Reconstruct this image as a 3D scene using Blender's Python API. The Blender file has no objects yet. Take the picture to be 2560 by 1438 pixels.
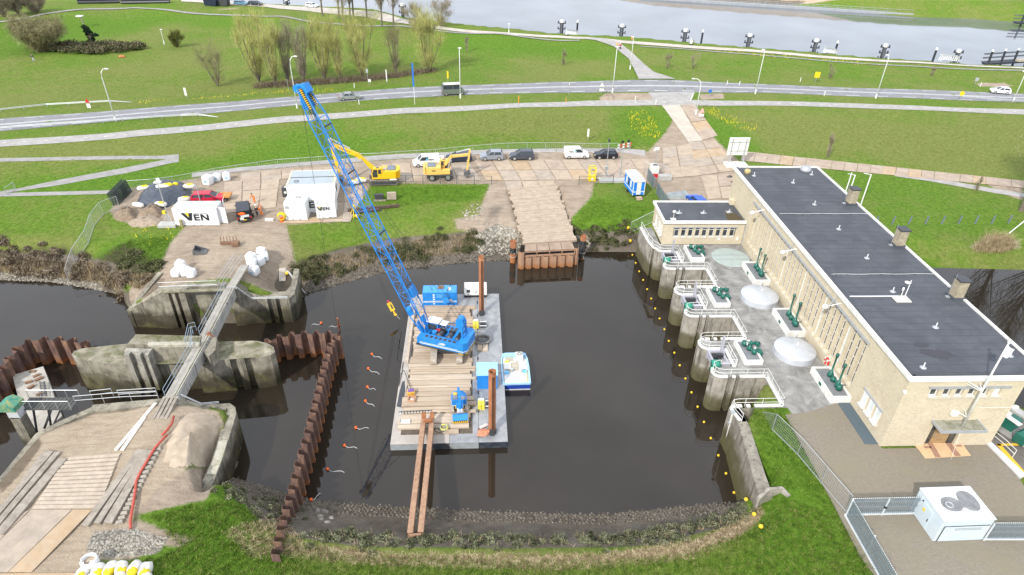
import bpy,math,random
import numpy as np
from mathutils import Vector,Matrix
random.seed(7); np.random.seed(7)
S = bpy.context.scene
COL = S.collection
R = math.radians
# ------------------------------------------------------------------ camera
F,TH,RO,H = 1620.0,R(33.0),R(1.38),43.0
cam = bpy.data.cameras.new('camera'); co = bpy.data.objects.new('camera',cam); COL.objects.link(co)
cam.sensor_width = 36.0; cam.lens = F / 2560 * 36; cam.clip_end = 5000; cam.clip_start = 0.5
_U = Vector((0,math.sin(TH),math.cos(TH))); _X = Vector((1,0,0)); _D = Vector((0,math.cos(TH),-math.sin(TH)))
_r = _X * math.cos(RO) + _U * math.sin(RO); _u = _U * math.cos(RO) - _X * math.sin(RO)
co.matrix_world = Matrix(((_r.x,_u.x,-_D.x,0),(_r.y,_u.y,-_D.y,0),(_r.z,_u.z,-_D.z,H),(0,0,0,1)))
S.camera = co
# ------------------------------------------------------------------ light
SUN_EL,SUN_AZ = R(38),math.atan2(-2.0,-3.1)          # azimuth of the sun measured from +Y towards +X
sdir = Vector((math.sin(SUN_AZ) * math.cos(SUN_EL),math.cos(SUN_AZ) * math.cos(SUN_EL),math.sin(SUN_EL)))
sl = bpy.data.lights.new('sun','SUN'); sl.energy = 3.4; sl.angle = R(1.6); sl.color = (1,0.95,0.88)
so = bpy.data.objects.new('sun',sl); COL.objects.link(so)
so.rotation_euler = sdir.to_track_quat('Z','Y').to_euler()
W = bpy.data.worlds.new('World'); S.world = W; W.use_nodes = True
nt = W.node_tree; nt.nodes.clear()
def N(t,tree=None,**kw):
 n = (tree or nt).nodes.new(t)
 for k,v in kw.items(): setattr(n,k,v)
 return n
L = nt.links.new
out = N('ShaderNodeOutputWorld'); bg = N('ShaderNodeBackground'); sky = N('ShaderNodeTexSky')
sky.sky_type = 'NISHITA'; sky.sun_disc = False; sky.sun_elevation = SUN_EL; sky.sun_rotation = SUN_AZ; sky.air_density = 1.0; sky.dust_density = 2.0
tc = N('ShaderNodeTexCoord'); mp = N('ShaderNodeMapping'); mp.inputs['Scale'].default_value = (1,1,2.6)
nz = N('ShaderNodeTexNoise'); nz.inputs['Scale'].default_value = 2.2; nz.inputs['Detail'].default_value = 7; nz.inputs['Roughness'].default_value = 0.58
cr = N('ShaderNodeValToRGB'); cr.color_ramp.elements[0].position = 0.36; cr.color_ramp.elements[1].position = 0.60
cr.color_ramp.elements[0].color = (0.66,0.66,0.66,1); cr.color_ramp.elements[1].color = (0.95,0.95,0.95,1)
mx = N('ShaderNodeMix',data_type='RGBA'); mx.inputs[7].default_value = (12.2,12.9,14.2,1)
L(tc.outputs['Generated'],mp.inputs[0]); L(mp.outputs[0],nz.inputs[0]); L(nz.outputs['Fac'],cr.inputs[0])
L(cr.outputs[0],mx.inputs[0]); L(sky.outputs[0],mx.inputs[6]); L(mx.outputs[2],bg.inputs[0]); L(bg.outputs[0],out.inputs[0])
bg.inputs[1].default_value = 0.10
S.view_settings.view_transform = 'Standard'; S.view_settings.look = 'None'; S.view_settings.exposure = 0.30; S.view_settings.gamma = 1.0
S.view_settings.use_curve_mapping = False
S.render.engine = 'CYCLES'; S.cycles.max_bounces = 5; S.cycles.diffuse_bounces = 2; S.cycles.glossy_bounces = 3; S.cycles.transparent_max_bounces = 8
# ------------------------------------------------------------------ picture to world
ZW,ZR,ZP = -4.5,-3.4,-1.5          # levels of the basin, the river, the pond
def ray(px,py):
 u = px - 1280; v = py - 719
 r = u * math.cos(RO) + v * math.sin(RO); up = u * math.sin(RO) - v * math.cos(RO)
 return (r,F * math.cos(TH) + up * math.sin(TH),-F * math.sin(TH) + up * math.cos(TH))
def P(px,py,z=0.0):
 d = ray(px,py); t = (z - H) / d[2]
 return Vector((d[0] * t,d[1] * t,z))
def PY(px,py,y):                      # the point of a pixel's ray at a given world y
 d = ray(px,py); t = y / d[1]
 return Vector((d[0] * t,y,H + d[2] * t))
def above(base,px,py):                # height above a base point at which a vertical reaches the pixel row
 d = ray(px,py); t = math.hypot(base.x,base.y) / math.hypot(d[0],d[1])
 return H + d[2] * t
# ------------------------------------------------------------------ materials
MATS = {}
def _mat(name):
 m = bpy.data.materials.new(name); m.use_nodes = True
 t = m.node_tree; b = t.nodes['Principled BSDF']
 return m,t,b
def ramp(t,vals,inp):
 r = t.nodes.new('ShaderNodeValToRGB'); els = r.color_ramp.elements
 while len(els) < len(vals): els.new(0.5)
 for e,(p,c) in zip(els,vals): e.position = p; e.color = (*c,1)
 t.links.new(inp,r.inputs[0]); return r
def noise(t,vec,scale,detail=4,rough=0.55,dist=0.0):
 n = t.nodes.new('ShaderNodeTexNoise'); n.inputs['Scale'].default_value = scale; n.inputs['Detail'].default_value = detail
 n.inputs['Roughness'].default_value = rough; n.inputs['Distortion'].default_value = dist
 if vec is not None: t.links.new(vec,n.inputs[0])
 return n
def mixc(t,fac,a,b,mode='MIX'):
 m = t.nodes.new('ShaderNodeMix'); m.data_type = 'RGBA'; m.blend_type = mode
 for s,v in ((0,fac),(6,a),(7,b)):
  if isinstance(v,(int,float)): m.inputs[s].default_value = v
  elif isinstance(v,tuple): m.inputs[s].default_value = (*v,1)
  else: t.links.new(v,m.inputs[s])
 return m.outputs[2]
def math_(t,op,a,b=0.0,clamp=False):
 m = t.nodes.new('ShaderNodeMath'); m.operation = op; m.use_clamp = clamp
 for s,v in ((0,a),(1,b)):
  if isinstance(v,(int,float)): m.inputs[s].default_value = v
  else: t.links.new(v,m.inputs[s])
 return m.outputs[0]
def bump(t,b,h,strength=0.3,dist=0.05):
 n = t.nodes.new('ShaderNodeBump'); n.inputs['Strength'].default_value = strength; n.inputs['Distance'].default_value = dist
 t.links.new(h,n.inputs['Height']); t.links.new(n.outputs[0],b.inputs['Normal'])
def geo(t): return t.nodes.new('ShaderNodeNewGeometry').outputs['Position']
def mat(name,col,rough=0.6,metal=0.0,var=0.18,scale=1.2,stain=None,stain_amt=0.5,bmp=0.0,spec=0.5,stretch=None):
 """plain surface with soft mottling, optional stain colour in patches and light relief"""
 if name in MATS: return MATS[name]
 m,t,b = _mat(name)
 v = geo(t)
 if stretch:
  mp = t.nodes.new('ShaderNodeMapping'); mp.inputs['Scale'].default_value = stretch; t.links.new(v,mp.inputs[0]); v = mp.outputs[0]
 n = noise(t,v,scale,6,0.62)
 lo = tuple(c * (1 - var) for c in col); hi = tuple(min(1,c * (1 + var)) for c in col)
 c = ramp(t,((0.3,lo),(0.7,hi)),n.outputs['Fac']).outputs[0]
 if stain:
  n2 = noise(t,v,scale * 0.6 + 0.13,7,0.7,0.6)
  f = ramp(t,((0.5 - 0.12 * stain_amt,(0,0,0)),(0.5 + 0.35 * (1.1 - stain_amt),(1,1,1))),n2.outputs['Fac'])
  c = mixc(t,f.outputs[0],c,stain)
 t.links.new(c,b.inputs['Base Color'])
 b.inputs['Roughness'].default_value = rough; b.inputs['Metallic'].default_value = metal; b.inputs['Specular IOR Level'].default_value = spec
 if bmp:
  n3 = noise(t,v,scale * 9,5,0.6); bump(t,b,n3.outputs['Fac'],bmp,0.03)
 MATS[name] = m; return m
# ------------------------------------------------------------------ mesh helpers
class MB:
 def __init__(s): s.v = []; s.f = []
 def add(s,vs,fs):
  o = len(s.v); s.v.extend([tuple(x) for x in vs]); s.f.extend([tuple(i + o for i in q) for q in fs]); return s
 def box(s,c,d,rz=0.0,rx=0.0):
  hx,hy,hz = d[0] / 2,d[1] / 2,d[2] / 2
  M = Matrix.Rotation(rz,3,'Z') @ Matrix.Rotation(rx,3,'X')
  vs = [Vector(c) + M @ Vector((x,y,z)) for z in (-hz,hz) for x,y in ((-hx,-hy),(hx,-hy),(hx,hy),(-hx,hy))]
  return s.add(vs,((3,2,1,0),(4,5,6,7),(0,1,5,4),(1,2,6,5),(2,3,7,6),(3,0,4,7)))
 def cbox(s,c,d,rz=0.0,ch=0.05):          # box whose top edges are bevelled
  hx,hy,hz = d[0] / 2,d[1] / 2,d[2] / 2; M = Matrix.Rotation(rz,3,'Z'); vs = []
  for z,k in ((-hz,0),(hz - ch,0),(hz,ch)):
   vs += [Vector(c) + M @ Vector((x * (hx - k),y * (hy - k),z)) for x,y in ((-1,-1),(1,-1),(1,1),(-1,1))]
  fs = [(3,2,1,0),(8,9,10,11)]
  for l in (0,4):
   fs += [(l + i,l + (i + 1) % 4,l + 4 + (i + 1) % 4,l + 4 + i) for i in range(4)]
  return s.add(vs,fs)
 def bar(s,a,b,w,h=None,up=(0,0,1)):      # square bar between two points
  a = Vector(a); b = Vector(b); d = (b - a).normalized(); u = Vector(up)
  if abs(d.dot(u)) > 0.98: u = Vector((0,1,0))
  x = d.cross(u).normalized(); y = x.cross(d); h = h or w
  vs = [p + x * (i * w / 2) + y * (j * h / 2) for p in (a,b) for i,j in ((-1,-1),(1,-1),(1,1),(-1,1))]
  return s.add(vs,((0,1,2,3),(7,6,5,4),(4,5,1,0),(5,6,2,1),(6,7,3,2),(7,4,0,3)))
 def tube(s,pts,r,n=6,cap=True):
  pts = [Vector(p) for p in pts]; k = len(pts); rr = r if isinstance(r,(list,tuple)) else [r] * k; vs = []
  for i,p in enumerate(pts):
   d = (pts[min(i + 1,k - 1)] - pts[max(i - 1,0)]).normalized()
   u = Vector((0,0,1)) if abs(d.z) < 0.95 else Vector((0,1,0))
   x = d.cross(u).normalized(); y = x.cross(d)
   vs += [p + (x * math.cos(2 * math.pi * j / n) + y * math.sin(2 * math.pi * j / n)) * rr[i] for j in range(n)]
  fs = [(i * n + j,i * n + (j + 1) % n,(i + 1) * n + (j + 1) % n,(i + 1) * n + j) for i in range(k - 1) for j in range(n)]
  if cap: fs += [tuple(range(n))[::-1],tuple((k - 1) * n + j for j in range(n))]
  return s.add(vs,fs)
 def lathe(s,prof,c=(0,0,0),n=16,cap=True):      # prof: (radius, z)
  vs = [(c[0] + r * math.cos(2 * math.pi * j / n),c[1] + r * math.sin(2 * math.pi * j / n),c[2] + z) for r,z in prof for j in range(n)]
  k = len(prof)
  fs = [(i * n + j,i * n + (j + 1) % n,(i + 1) * n + (j + 1) % n,(i + 1) * n + j) for i in range(k - 1) for j in range(n)]
  if cap: fs += [tuple(range(n))[::-1],tuple((k - 1) * n + j for j in range(n))]
  return s.add(vs,fs)
 def prism(s,poly,z0,z1):                    # poly: xy counter-clockwise; z0/z1 number or list
  n = len(poly); A = z0 if hasattr(z0,'__len__') else [z0] * n; B = z1 if hasattr(z1,'__len__') else [z1] * n
  ar = sum(poly[i][0] * poly[(i + 1) % n][1] - poly[(i + 1) % n][0] * poly[i][1] for i in range(n))
  if ar < 0: poly = list(poly)[::-1]; A = A[::-1]; B = B[::-1]
  vs = [(p[0],p[1],z) for p,z in zip(poly,A)] + [(p[0],p[1],z) for p,z in zip(poly,B)]
  return s.add(vs,[tuple(range(n))[::-1],tuple(range(n,2 * n))] + [(i,(i + 1) % n,n + (i + 1) % n,n + i) for i in range(n)])
 def side(s,prof,y0,y1):                     # profile in xz pushed along y; prof counter-clockwise seen from -y
  n = len(prof); vs = [(p[0],y0,p[1]) for p in prof] + [(p[0],y1,p[1]) for p in prof]
  return s.add(vs,[tuple(range(n)),tuple(range(n,2 * n))[::-1]] + [((i + 1) % n,i,n + i,n + (i + 1) % n) for i in range(n)])
 def quad(s,a,b,c,d): return s.add((a,b,c,d),((0,1,2,3),))
 def blob(s,c,r,n=8,m=5,jit=0.12,sq=1.0,flat=0.0,rz=0.0):   # lumpy ellipsoid, sq<1 makes it squarer
  vs = []; M = Matrix.Rotation(rz,3,'Z')
  for i in range(m + 1):
   a = -math.pi / 2 + math.pi * i / m
   for j in range(n):
    b = 2 * math.pi * j / n
    f = lambda q: math.copysign(abs(q) ** sq,q)
    k = 1 + random.uniform(-jit,jit)
    x,y,z = f(math.cos(a)) * f(math.cos(b)),f(math.cos(a)) * f(math.sin(b)),f(math.sin(a))
    vs.append(Vector(c) + M @ Vector((x * r[0] * k,y * r[1] * k,max(z * r[2] * k,-r[2] * (1 - flat)))))
  fs = [(i * n + j,i * n + (j + 1) % n,(i + 1) * n + (j + 1) % n,(i + 1) * n + j) for i in range(m) for j in range(n)]
  return s.add(vs,fs)
 def mesh(s,name,m,smooth=False):
  me = bpy.data.meshes.new(name); me.from_pydata(s.v,[],s.f); me.update()
  if m: me.materials.append(m)
  if smooth: me.polygons.foreach_set('use_smooth',[True] * len(me.polygons))
  return me
def link(name,me,parent=None,loc=None,rz=None):
 o = bpy.data.objects.new(name,me); COL.objects.link(o)
 if parent: o.parent = parent
 if loc is not None: o.location = loc
 if rz is not None: o.rotation_euler = (0,0,rz)
 return o
def part(name,mb,m,parent,smooth=False,label=None,kind=None):      # geometry in the parent's own coordinates
 o = link(name,mb.mesh(name,m,smooth),parent)
 if label: o['label'] = label
 if kind: o['kind'] = kind
 return o
def wpart(name,mb,m,parent,smooth=False,label=None,kind=None):     # geometry given in world coordinates, parent unrotated
 r = parent; off = Vector((0,0,0))
 while r: off += r.location; r = r.parent
 mb.v = [(x - off.x,y - off.y,z - off.z) for x,y,z in mb.v]
 return part(name,mb,m,parent,smooth,label,kind)
def tag(o,label=None,cat=None,group=None,kind=None):
 if label: o['label'] = label
 if cat: o['category'] = cat
 if group: o['group'] = group
 if kind: o['kind'] = kind
 return o
def thing(name,label,cat,loc=(0,0,0),rz=0.0,group=None):
 o = link(name,None,None,loc,rz); o.empty_display_size = 0.3
 return tag(o,label,cat,group)
def single(name,mb,m,label,cat,group=None,loc=(0,0,0),rz=0.0,smooth=False,kind=None):   # a thing of one mesh, own coordinates
 return tag(link(name,mb.mesh(name,m,smooth),None,loc,rz),label,cat,group,kind)
def wsingle(name,mb,m,label,cat,group=None,smooth=False,kind=None):    # a thing of one mesh given in world coordinates
 c = Vector(mb.v[0]); mb.v = [(x - c.x,y - c.y,z - c.z) for x,y,z in mb.v]
 return single(name,mb,m,label,cat,group,c,0,smooth,kind)
def struct(name,mb,m,smooth=False,parent=None):
 o = link(name,mb.mesh(name,m,smooth),parent)
 if not parent: o['kind'] = 'structure'
 return o
def dup(root,loc,rz=0.0,label=None,group=None):
 r = root.copy(); COL.objects.link(r); r.location = loc; r.rotation_euler = (0,0,rz)
 if label: r['label'] = label
 if group: r['group'] = group
 for ch in list(root.children):
  c = ch.copy(); COL.objects.link(c); c.parent = r
  for g in list(ch.children):
   d = g.copy(); COL.objects.link(d); d.parent = c
 return r
def text(name,body,size,m,parent,loc,rot,label=None,ext=0.0,bold=0.0,sx=1.0,align='CENTER',shear=0.0):
 cu = bpy.data.curves.new(name,'FONT'); cu.body = body; cu.size = size; cu.align_x = align; cu.align_y = 'CENTER'
 cu.extrude = ext; cu.offset = bold; cu.shear = shear; cu.materials.append(m)
 o = bpy.data.objects.new(name,cu); COL.objects.link(o)
 dg = bpy.context.evaluated_depsgraph_get(); me = bpy.data.meshes.new_from_object(o.evaluated_get(dg)); bpy.data.objects.remove(o)
 me.transform(Matrix.Diagonal((sx,1,1,1)))
 if not me.materials: me.materials.append(m)
 o = link(name,me,parent,loc); o.rotation_euler = rot
 if label: o['label'] = label
 return o
def ordn(i): return ['first','second','third','fourth','fifth','sixth','seventh','eighth','ninth','tenth','eleventh','twelfth','thirteenth','fourteenth','fifteenth','sixteenth','seventeenth','eighteenth','nineteenth','twentieth','twenty-first','twenty-second','twenty-third','twenty-fourth','twenty-fifth','twenty-sixth','twenty-seventh','twenty-eighth','twenty-ninth','thirtieth'][i]
# ------------------------------------------------------------------ terrain heights
_cp = [(0,310,1.5),(350,290,1.5),(700,255,1.5),(1150,230,1.5),(1530,222,1.5),(1900,228,1.5),(2250,235,1.5),(2560,245,1.5),(3000,260,1.5),(-500,350,1.5),
 (0,357,1.5),(350,325,1.5),(700,297,1.5),(1000,280,1.5),(1300,265,1.5),(1650,256,1.5),(2000,263,1.5),(2300,272,1.5),(2560,283,1.5),(-500,400,1.5),(3000,310,1.5),
 (0,490,-.4),(-400,520,-.4),(250,482,-.4),(450,440,-.4),(620,410,-.4),(840,395,-.4),(1100,382,-.4),(1500,374,-.4),(1610,378,-.4),(1900,395,-.3),(2200,420,-.3),(2560,465,-.3),(3000,520,-.4),
 (1680,262,1.5),(1715,310,.5),(1745,360,-.2),(1790,300,.8),
 (300,540,-.5),(600,480,-.5),(800,530,-.5),(1000,450,-.5),(1200,440,-.5),(1500,440,-.5),(1650,480,-.5),(1750,430,-.45),(1350,455,-.5),
 (200,600,-1.3),(0,620,-1.5),(900,590,-1.3),(1150,560,-1.2),(1500,555,-1.2),(1550,500,-.6),(760,590,-.8),
 (550,620,-.2),(450,660,-.1),(560,700,.35),(690,680,-.5),(650,600,-.4),(430,720,.2),(360,740,-1.5),(640,745,-.3),(720,700,-1.0),
 (2150,500,-.4),(2400,500,-.5),(2560,560,-.7),(2250,585,-.8),(2500,600,-1.1),
 (1900,700,-.5),(1800,600,-.4),(2100,900,-.5),(2000,1000,-.06),(1990,1050,-.05),(2100,1200,-.05),(2300,1180,-.05),(2560,1300,-.05),(1950,1100,-.02),(2000,1300,0),(2100,1400,0),(1800,1420,0),(1500,1420,-.1),
 (1200,1420,-.1),(900,1420,-.1),(650,1400,0),(500,1350,0),(300,1300,.05),(100,1300,.05),(100,1180,.05),(300,1050,.2),(440,1020,.6),(480,1110,.5),(530,1250,-.4),(0,1438,0),(2560,1438,0),(0,1230,-.2),(560,1090,-1.0),(1280,1800,0),(0,1800,0),(2560,1800,0),
 (0,240,.3),(300,200,.2),(600,222,.2),(1000,200,.3),(1400,190,.5),(100,150,.2),(400,130,.2),(700,150,.2),(900,130,.2),(1200,140,.3),(1430,150,.5),(-500,200,.3),
 (0,55,2.2),(200,30,2.2),(430,18,2.2),(700,45,2.2),(1000,66,2.2),(1250,85,2.1),(1500,100,2),(1545,115,2),(1590,175,1.7),(1700,112,2),(2000,133,2),(2300,156,2),(2560,178,2),(-400,120,2),(3000,220,2),
 (60,75,.6),(250,52,.5),(430,45,.5),(650,72,.5),(900,92,.5),(1150,110,.5),(1400,118,.6),(1800,175,1.0),(2100,192,1.0),(2450,212,1.0),
 (0,8,1.2),(300,4,1.2),(700,22,1.6),(950,50,1.8),(2300,5,2),(2560,12,2),(3000,30,2),(1700,-40,2)]
_C = np.array([P(*c) for c in _cp]); _n = len(_C)
_phi = lambda d2: np.sqrt(d2 + 9.0)
_A = np.zeros((_n + 3,_n + 3)); _dx = _C[:,None,:2] - _C[None,:,:2]
_A[:_n,:_n] = _phi((_dx ** 2).sum(-1)) - 0.02 * np.eye(_n); _A[:_n,_n] = 1; _A[:_n,_n + 1:] = _C[:,:2] * .01; _A[_n:,:_n] = _A[:_n,_n:].T
_w = np.linalg.solve(_A,np.concatenate([_C[:,2],[0,0,0]]))
def ztop(q):
 d2 = ((q[:,None,:] - _C[None,:,:2]) ** 2).sum(-1)
 return np.clip(_phi(d2) @ _w[:_n] + _w[_n] + (q * .01) @ _w[_n + 1:],-2.2,2.6)
def wpoly(pts,z): return np.array([[*P(p[0],p[1],p[3] if len(p) > 3 else z)[:2],p[2]] for p in pts])
_k,_w5 = 0.12,7.0
BASIN = wpoly([(-400,690,6),(0,700,6),(130,705,6),(230,722,6),(308,738,.5),(340,768,_k,-2.1),(407,720,_k,.75),(590,714,_k,.75),(627,741,_k,-1.05),(720,738,_k,-1.05),(735,712,_k,-1),(742,676,.5,-1),(752,735,6),(800,724,8),(860,706,9),(1000,672,9),(1180,655,9),(1285,648,5),(1300,636,_k),(1440,636,_k),(1462,630,5),(1590,630,4),(1612,640,_k),(1690,720,_k),(1780,700,_k),(1960,930,_k),(1880,1040,_k),(1862,1062,_k,0),(1880,1120,_k,-.1),(1899,1190,_k,-.25),(1910,1232,_k,-.4),(1893,1250,.3,-2.5),(1876,1255,1.6),(1820,1259,3.5),(1750,1264,7),(1500,1287,7),(1200,1278,7),(900,1263,7),(780,1250,6.5),(690,1225,5),(575,1192,3),(520,1240,.6,-1.7),(548,1160,_k,-1.2),(566,1095,_k,-1.1),(578,1042,_k,-1.1),(572,1020,_k,-1.0),(502,1024,_k,-.6),(455,1004,_k,.6),(430,1004,_k,.6),(232,1022,_k,.1),(164,1056,_k,-.2),(96,1090,_k,-.5),(6,1204,_k,-.6),(-180,1420,_k,-.6),(-600,1370,_k),(-700,690,6)],ZW)
_rn = [(-900,-10),(-300,-14),(200,-12),(453,-4),(672,9),(860,21),(946,26),(985,35),(1040,50),(1120,60),(1253,74),(1400,84.5),(1552,95),(1700,106),(1868,119),(2036,133),(2204,147),(2332,156),(2439,163),(2560,169),(3300,232)]
_rs = [[*P(a,b,1.8)[:2],5.0] for a,b in _rn]
RIVER = np.array([[p[0] - .3,p[1] + 5.5,p[2]] for p in _rs] + [[*P(a,b,ZR)[:2],12.0] for a,b in ((3300,105),(2560,57),(2430,47),(2290,43),(1950,17),(1620,-8))] + [[-150,500,12],[-900,640,12],[-900,300,5]])
_be = 45.2
POND = np.array([[*P(a,b,ZP)[:2],w] for a,b,w in ((2262,612,1.2),(2400,624,1.5),(2470,628,1.5),(2560,616,1.5),(3100,640,1.5),(3300,1300,.15),(2620,1085,.15),(2510,1012,.15),(2440,925,.15))])
def _inside(q,poly):
 x,y = q[:,0],q[:,1]; r = np.zeros(len(q),bool); n = len(poly)
 for i in range(n):
  a,b = poly[i],poly[(i + 1) % n]
  c = ((a[1] > y) != (b[1] > y)); xx = (b[0] - a[0]) * (y - a[1]) / (b[1] - a[1] + 1e-12) + a[0]
  r ^= c & (x < xx)
 return r
def _dist(q,poly,widths=False):
 best = np.full(len(q),1e9); bd = best.copy(); n = len(poly)
 for i in range(n):
  a,b = poly[i],poly[(i + 1) % n]; ab = b[:2] - a[:2]
  t = np.clip(((q - a[:2]) @ ab) / (ab @ ab + 1e-12),0,1); d = np.hypot(*(q - a[:2] - t[:,None] * ab).T)
  if widths:
   u = d / (a[2] * (1 - t) + b[2] * t); m = u < best; best = np.where(m,u,best); bd = np.minimum(bd,d)
  else: best = np.minimum(best,d)
 return (best,bd) if widths else best
def gza(q):                              # ground height for an (n,2) array
 q = np.asarray(q,float); z = ztop(q)
 for poly,zw in ((BASIN,ZW),(RIVER,ZR),(POND,ZP)):
  lo,hi = poly[:,:2].min(0) - 14,poly[:,:2].max(0) + 14
  s = np.where(((q > lo) & (q < hi)).all(1))[0]
  if not len(s): continue
  qs = q[s]; u,d = _dist(qs,poly,True); ins = _inside(qs,poly)
  u = np.clip(u,0,1); e = u * u * (3 - 2 * u) * .35 + u * .65
  z[s] = np.where(ins,zw - np.minimum(1.6,d * .45),np.minimum(zw + (np.maximum(z[s],zw + .3) - zw) * e,np.maximum(z[s],zw)))
 return z
def gz(x,y): return float(gza(np.array([[x,y]]))[0])
def Ga(pp,off=0.0):                     # pixels -> points on the ground
 pp = np.asarray(pp,float); z = np.zeros(len(pp)) + 2.6; d = np.array([ray(a,b) for a,b in pp])
 for _ in range(18):
  t = (z - H) / d[:,2]; q = d[:,:2] * t[:,None]; z = .5 * z + .5 * gza(q)
 t = (z - H) / d[:,2]; q = d[:,:2] * t[:,None]
 return np.column_stack([q,gza(q) + off])
def G(px,py,off=0.0): return Vector(Ga([(px,py)],off)[0])
# ------------------------------------------------------------------ terrain mesh
def axis(stops):
 r = []
 for (a,b,s) in stops: r += list(np.arange(a,b,s))
 return np.array(r + [stops[-1][1]])
xs = axis(((-1600,-400,60),(-400,-250,12),(-250,-100,2.5),(-100,-58,.8),(-58,62,.42),(62,110,.8),(110,280,2.5),(280,400,12),(400,1600,60)))
ys = axis(((-60,22,4),(22,92,.4),(92,135,.7),(135,240,1.4),(240,330,3),(330,560,12),(560,3000,90)))
gx,gy = np.meshgrid(xs,ys); Q = np.column_stack([gx.ravel(),gy.ravel()])
zg = np.concatenate([gza(Q[i:i + 20000]) for i in range(0,len(Q),20000)])
nx,ny = len(xs),len(ys)
rng = np.random.default_rng(3)
_near = (Q[:,1] < 330) & (np.abs(Q[:,0]) < 250)
zg += np.where(_near,rng.normal(0,.018,len(Q)),0)

def cut(pts,depth):                     # lower the ground below a built surface given by its four corners (world)
 c = np.array([tuple(p) for p in pts]); A = np.column_stack([c[:,:2],np.ones(len(c))]); k = np.linalg.lstsq(A,c[:,2],rcond=None)[0]
 ins = _inside(Q,c); zg[ins] = np.minimum(zg[ins],np.column_stack([Q[ins],np.ones(ins.sum())]) @ k - depth)
cut([G(1266,470),G(1394,458),P(1445,600,-1.9),P(1306,612,-1.9)],.38)
cut([P(a,b,0) for a,b in ((1966,1040),(2205,1130),(2465,1112),(2500,1134),(2560,1220),(2760,1500),(2230,1500),(2150,1390),(2096,1280))],.22)
cut([P(a,b,0) for a,b in ((2472,1100),(2600,1010),(2900,1250),(2700,1320))],.3)
def ppoly(pts): return Ga(pts)[:,:2]
MASK = {k: np.zeros(len(Q)) for k in ('dirt','sand','mud','dry','lush','gravel','scrub','dark')}
def paint(k,pts,soft=.8,amt=1.0,world=False):
 poly = np.array(pts,float) if world else ppoly(pts); lo,hi = poly.min(0) - soft,poly.max(0) + soft
 s = np.where(((Q > lo) & (Q < hi)).all(1))[0]
 if not len(s): return
 d = _dist(Q[s],poly); d = np.where(_inside(Q[s],poly),d,-d)
 v = np.clip(.5 + d / (2 * soft),0,1) * amt; MASK[k][s] = np.maximum(MASK[k][s],v)
# bare ground of the yard
paint('dirt',[(275,525),(330,470),(480,448),(600,422),(920,404),(1190,383),(1530,379),(1620,380),(1665,330),(1700,270),(1730,270),(1790,350),(1850,405),(1850,480),(1850,520),(1660,500),(1640,470),(1600,448),(1480,457),(1380,460),(1230,460),(930,458),(915,480),(880,540),(840,556),(715,562),(735,640),(745,690),(700,760),(590,745),(400,745),(345,780),(310,785),(392,680),(425,610),(462,566),(420,566),(330,563),(285,545)],1.0)
paint('dirt',[(1225,455),(1485,455),(1480,492),(1425,555),(1440,600),(1310,610),(1240,600),(1140,572),(1135,548),(1195,535),(1215,480)],.9,.9)
paint('dirt',[(470,1175),(540,1120),(535,1215),(515,1250),(395,1275),(330,1290),(345,1230)],.5)
paint('dirt',[(330,1290),(430,1330),(490,1345),(450,1370),(400,1365),(310,1330)],.6,.9)
paint('dirt',[(2395,622),(2440,600),(2560,592),(2560,630),(2470,632)],.8,.55)
paint('dirt',[(2440,445),(2560,455),(2560,505),(2500,482)],.8,.8)
paint('dirt',[(1495,243),(1530,232),(1640,232),(1640,252),(1500,253)],.6,.8)
paint('dirt',[(1745,235),(1810,233),(1812,248),(1750,250)],.6,.8)
paint('dirt',[(2435,208),(2480,206),(2540,212),(2510,220),(2460,217)],.6,.9)
paint('sand',[(0,1212),(60,1120),(92,1088),(165,1055),(235,1020),(430,1010),(545,1028),(560,1060),(535,1135),(460,1180),(390,1225),(330,1290),(330,1330),(400,1370),(330,1400),(250,1400),(240,1438),(230,1460),(0,1460),(-60,1400),(-60,1290)],.45)
paint('sand',[(560,568),(690,575),(720,600),(700,640),(600,640),(520,700),(480,690),(470,620)],1.6,.55)
paint('gravel',[(230,1330),(330,1318),(420,1350),(395,1385),(270,1395),(215,1380)],.5)
paint('sand',[(525,20),(590,15),(620,17),(600,26),(540,30)],2.5,.5)
# banks: mud and stone along the water, scrub above
def bankpoly(a,b,d0,d1):               # strip of ground between two distances of the basin's waterline
 return a
u_b,d_b = _dist(Q,BASIN,True); in_b = _inside(Q,BASIN)
# mud follows the tide line: by height above the water
natural = (u_b < 1.15) & ~in_b & (d_b < 11)
MASK['mud'] = np.where(natural & (Q[:,1] > 20),np.clip((2.0 - (zg - ZW)) / .5 + .5,0,1),MASK['mud'])
MASK['mud'] = np.where(in_b,1,MASK['mud'])
u_r,d_r = _dist(Q,RIVER,True); in_r = _inside(Q,RIVER); far = Q[:,1] > 300
MASK['sand'] = np.where((Q[:,1] > 290) & (d_r < 16) & ~in_r & (Q[:,0] > 40),np.clip((14 - d_r) / 4,0,1) * np.clip((d_r - 2) / 3,0,1),MASK['sand'])
MASK['mud'] = np.where((Q[:,1] > 290) & (d_r < 6) & (Q[:,0] > 20),np.clip((6 - d_r) / 3,0,1),MASK['mud'])
paint('scrub',[(0,640),(120,650),(230,655),(330,700),(390,690),(395,650),(330,600),(240,640),(160,610),(0,625)],2.0,.8)
paint('scrub',[(740,650),(840,620),(1000,600),(1160,580),(1200,600),(1180,640),(1000,650),(860,690),(760,720)],1.2,.9)
paint('scrub',[(1420,570),(1600,575),(1600,615),(1440,615)],.8,.8)
paint('gravel',[(1180,585),(1240,560),(1300,580),(1300,640),(1200,640)],1.0,.8)
paint('scrub',[(560,1205),(700,1240),(900,1320),(1300,1330),(1650,1330),(1800,1290),(1860,1240),(1880,1260),(1820,1320),(1650,1365),(1300,1375),(900,1370),(720,1340),(600,1260)],.6,.45)
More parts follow.
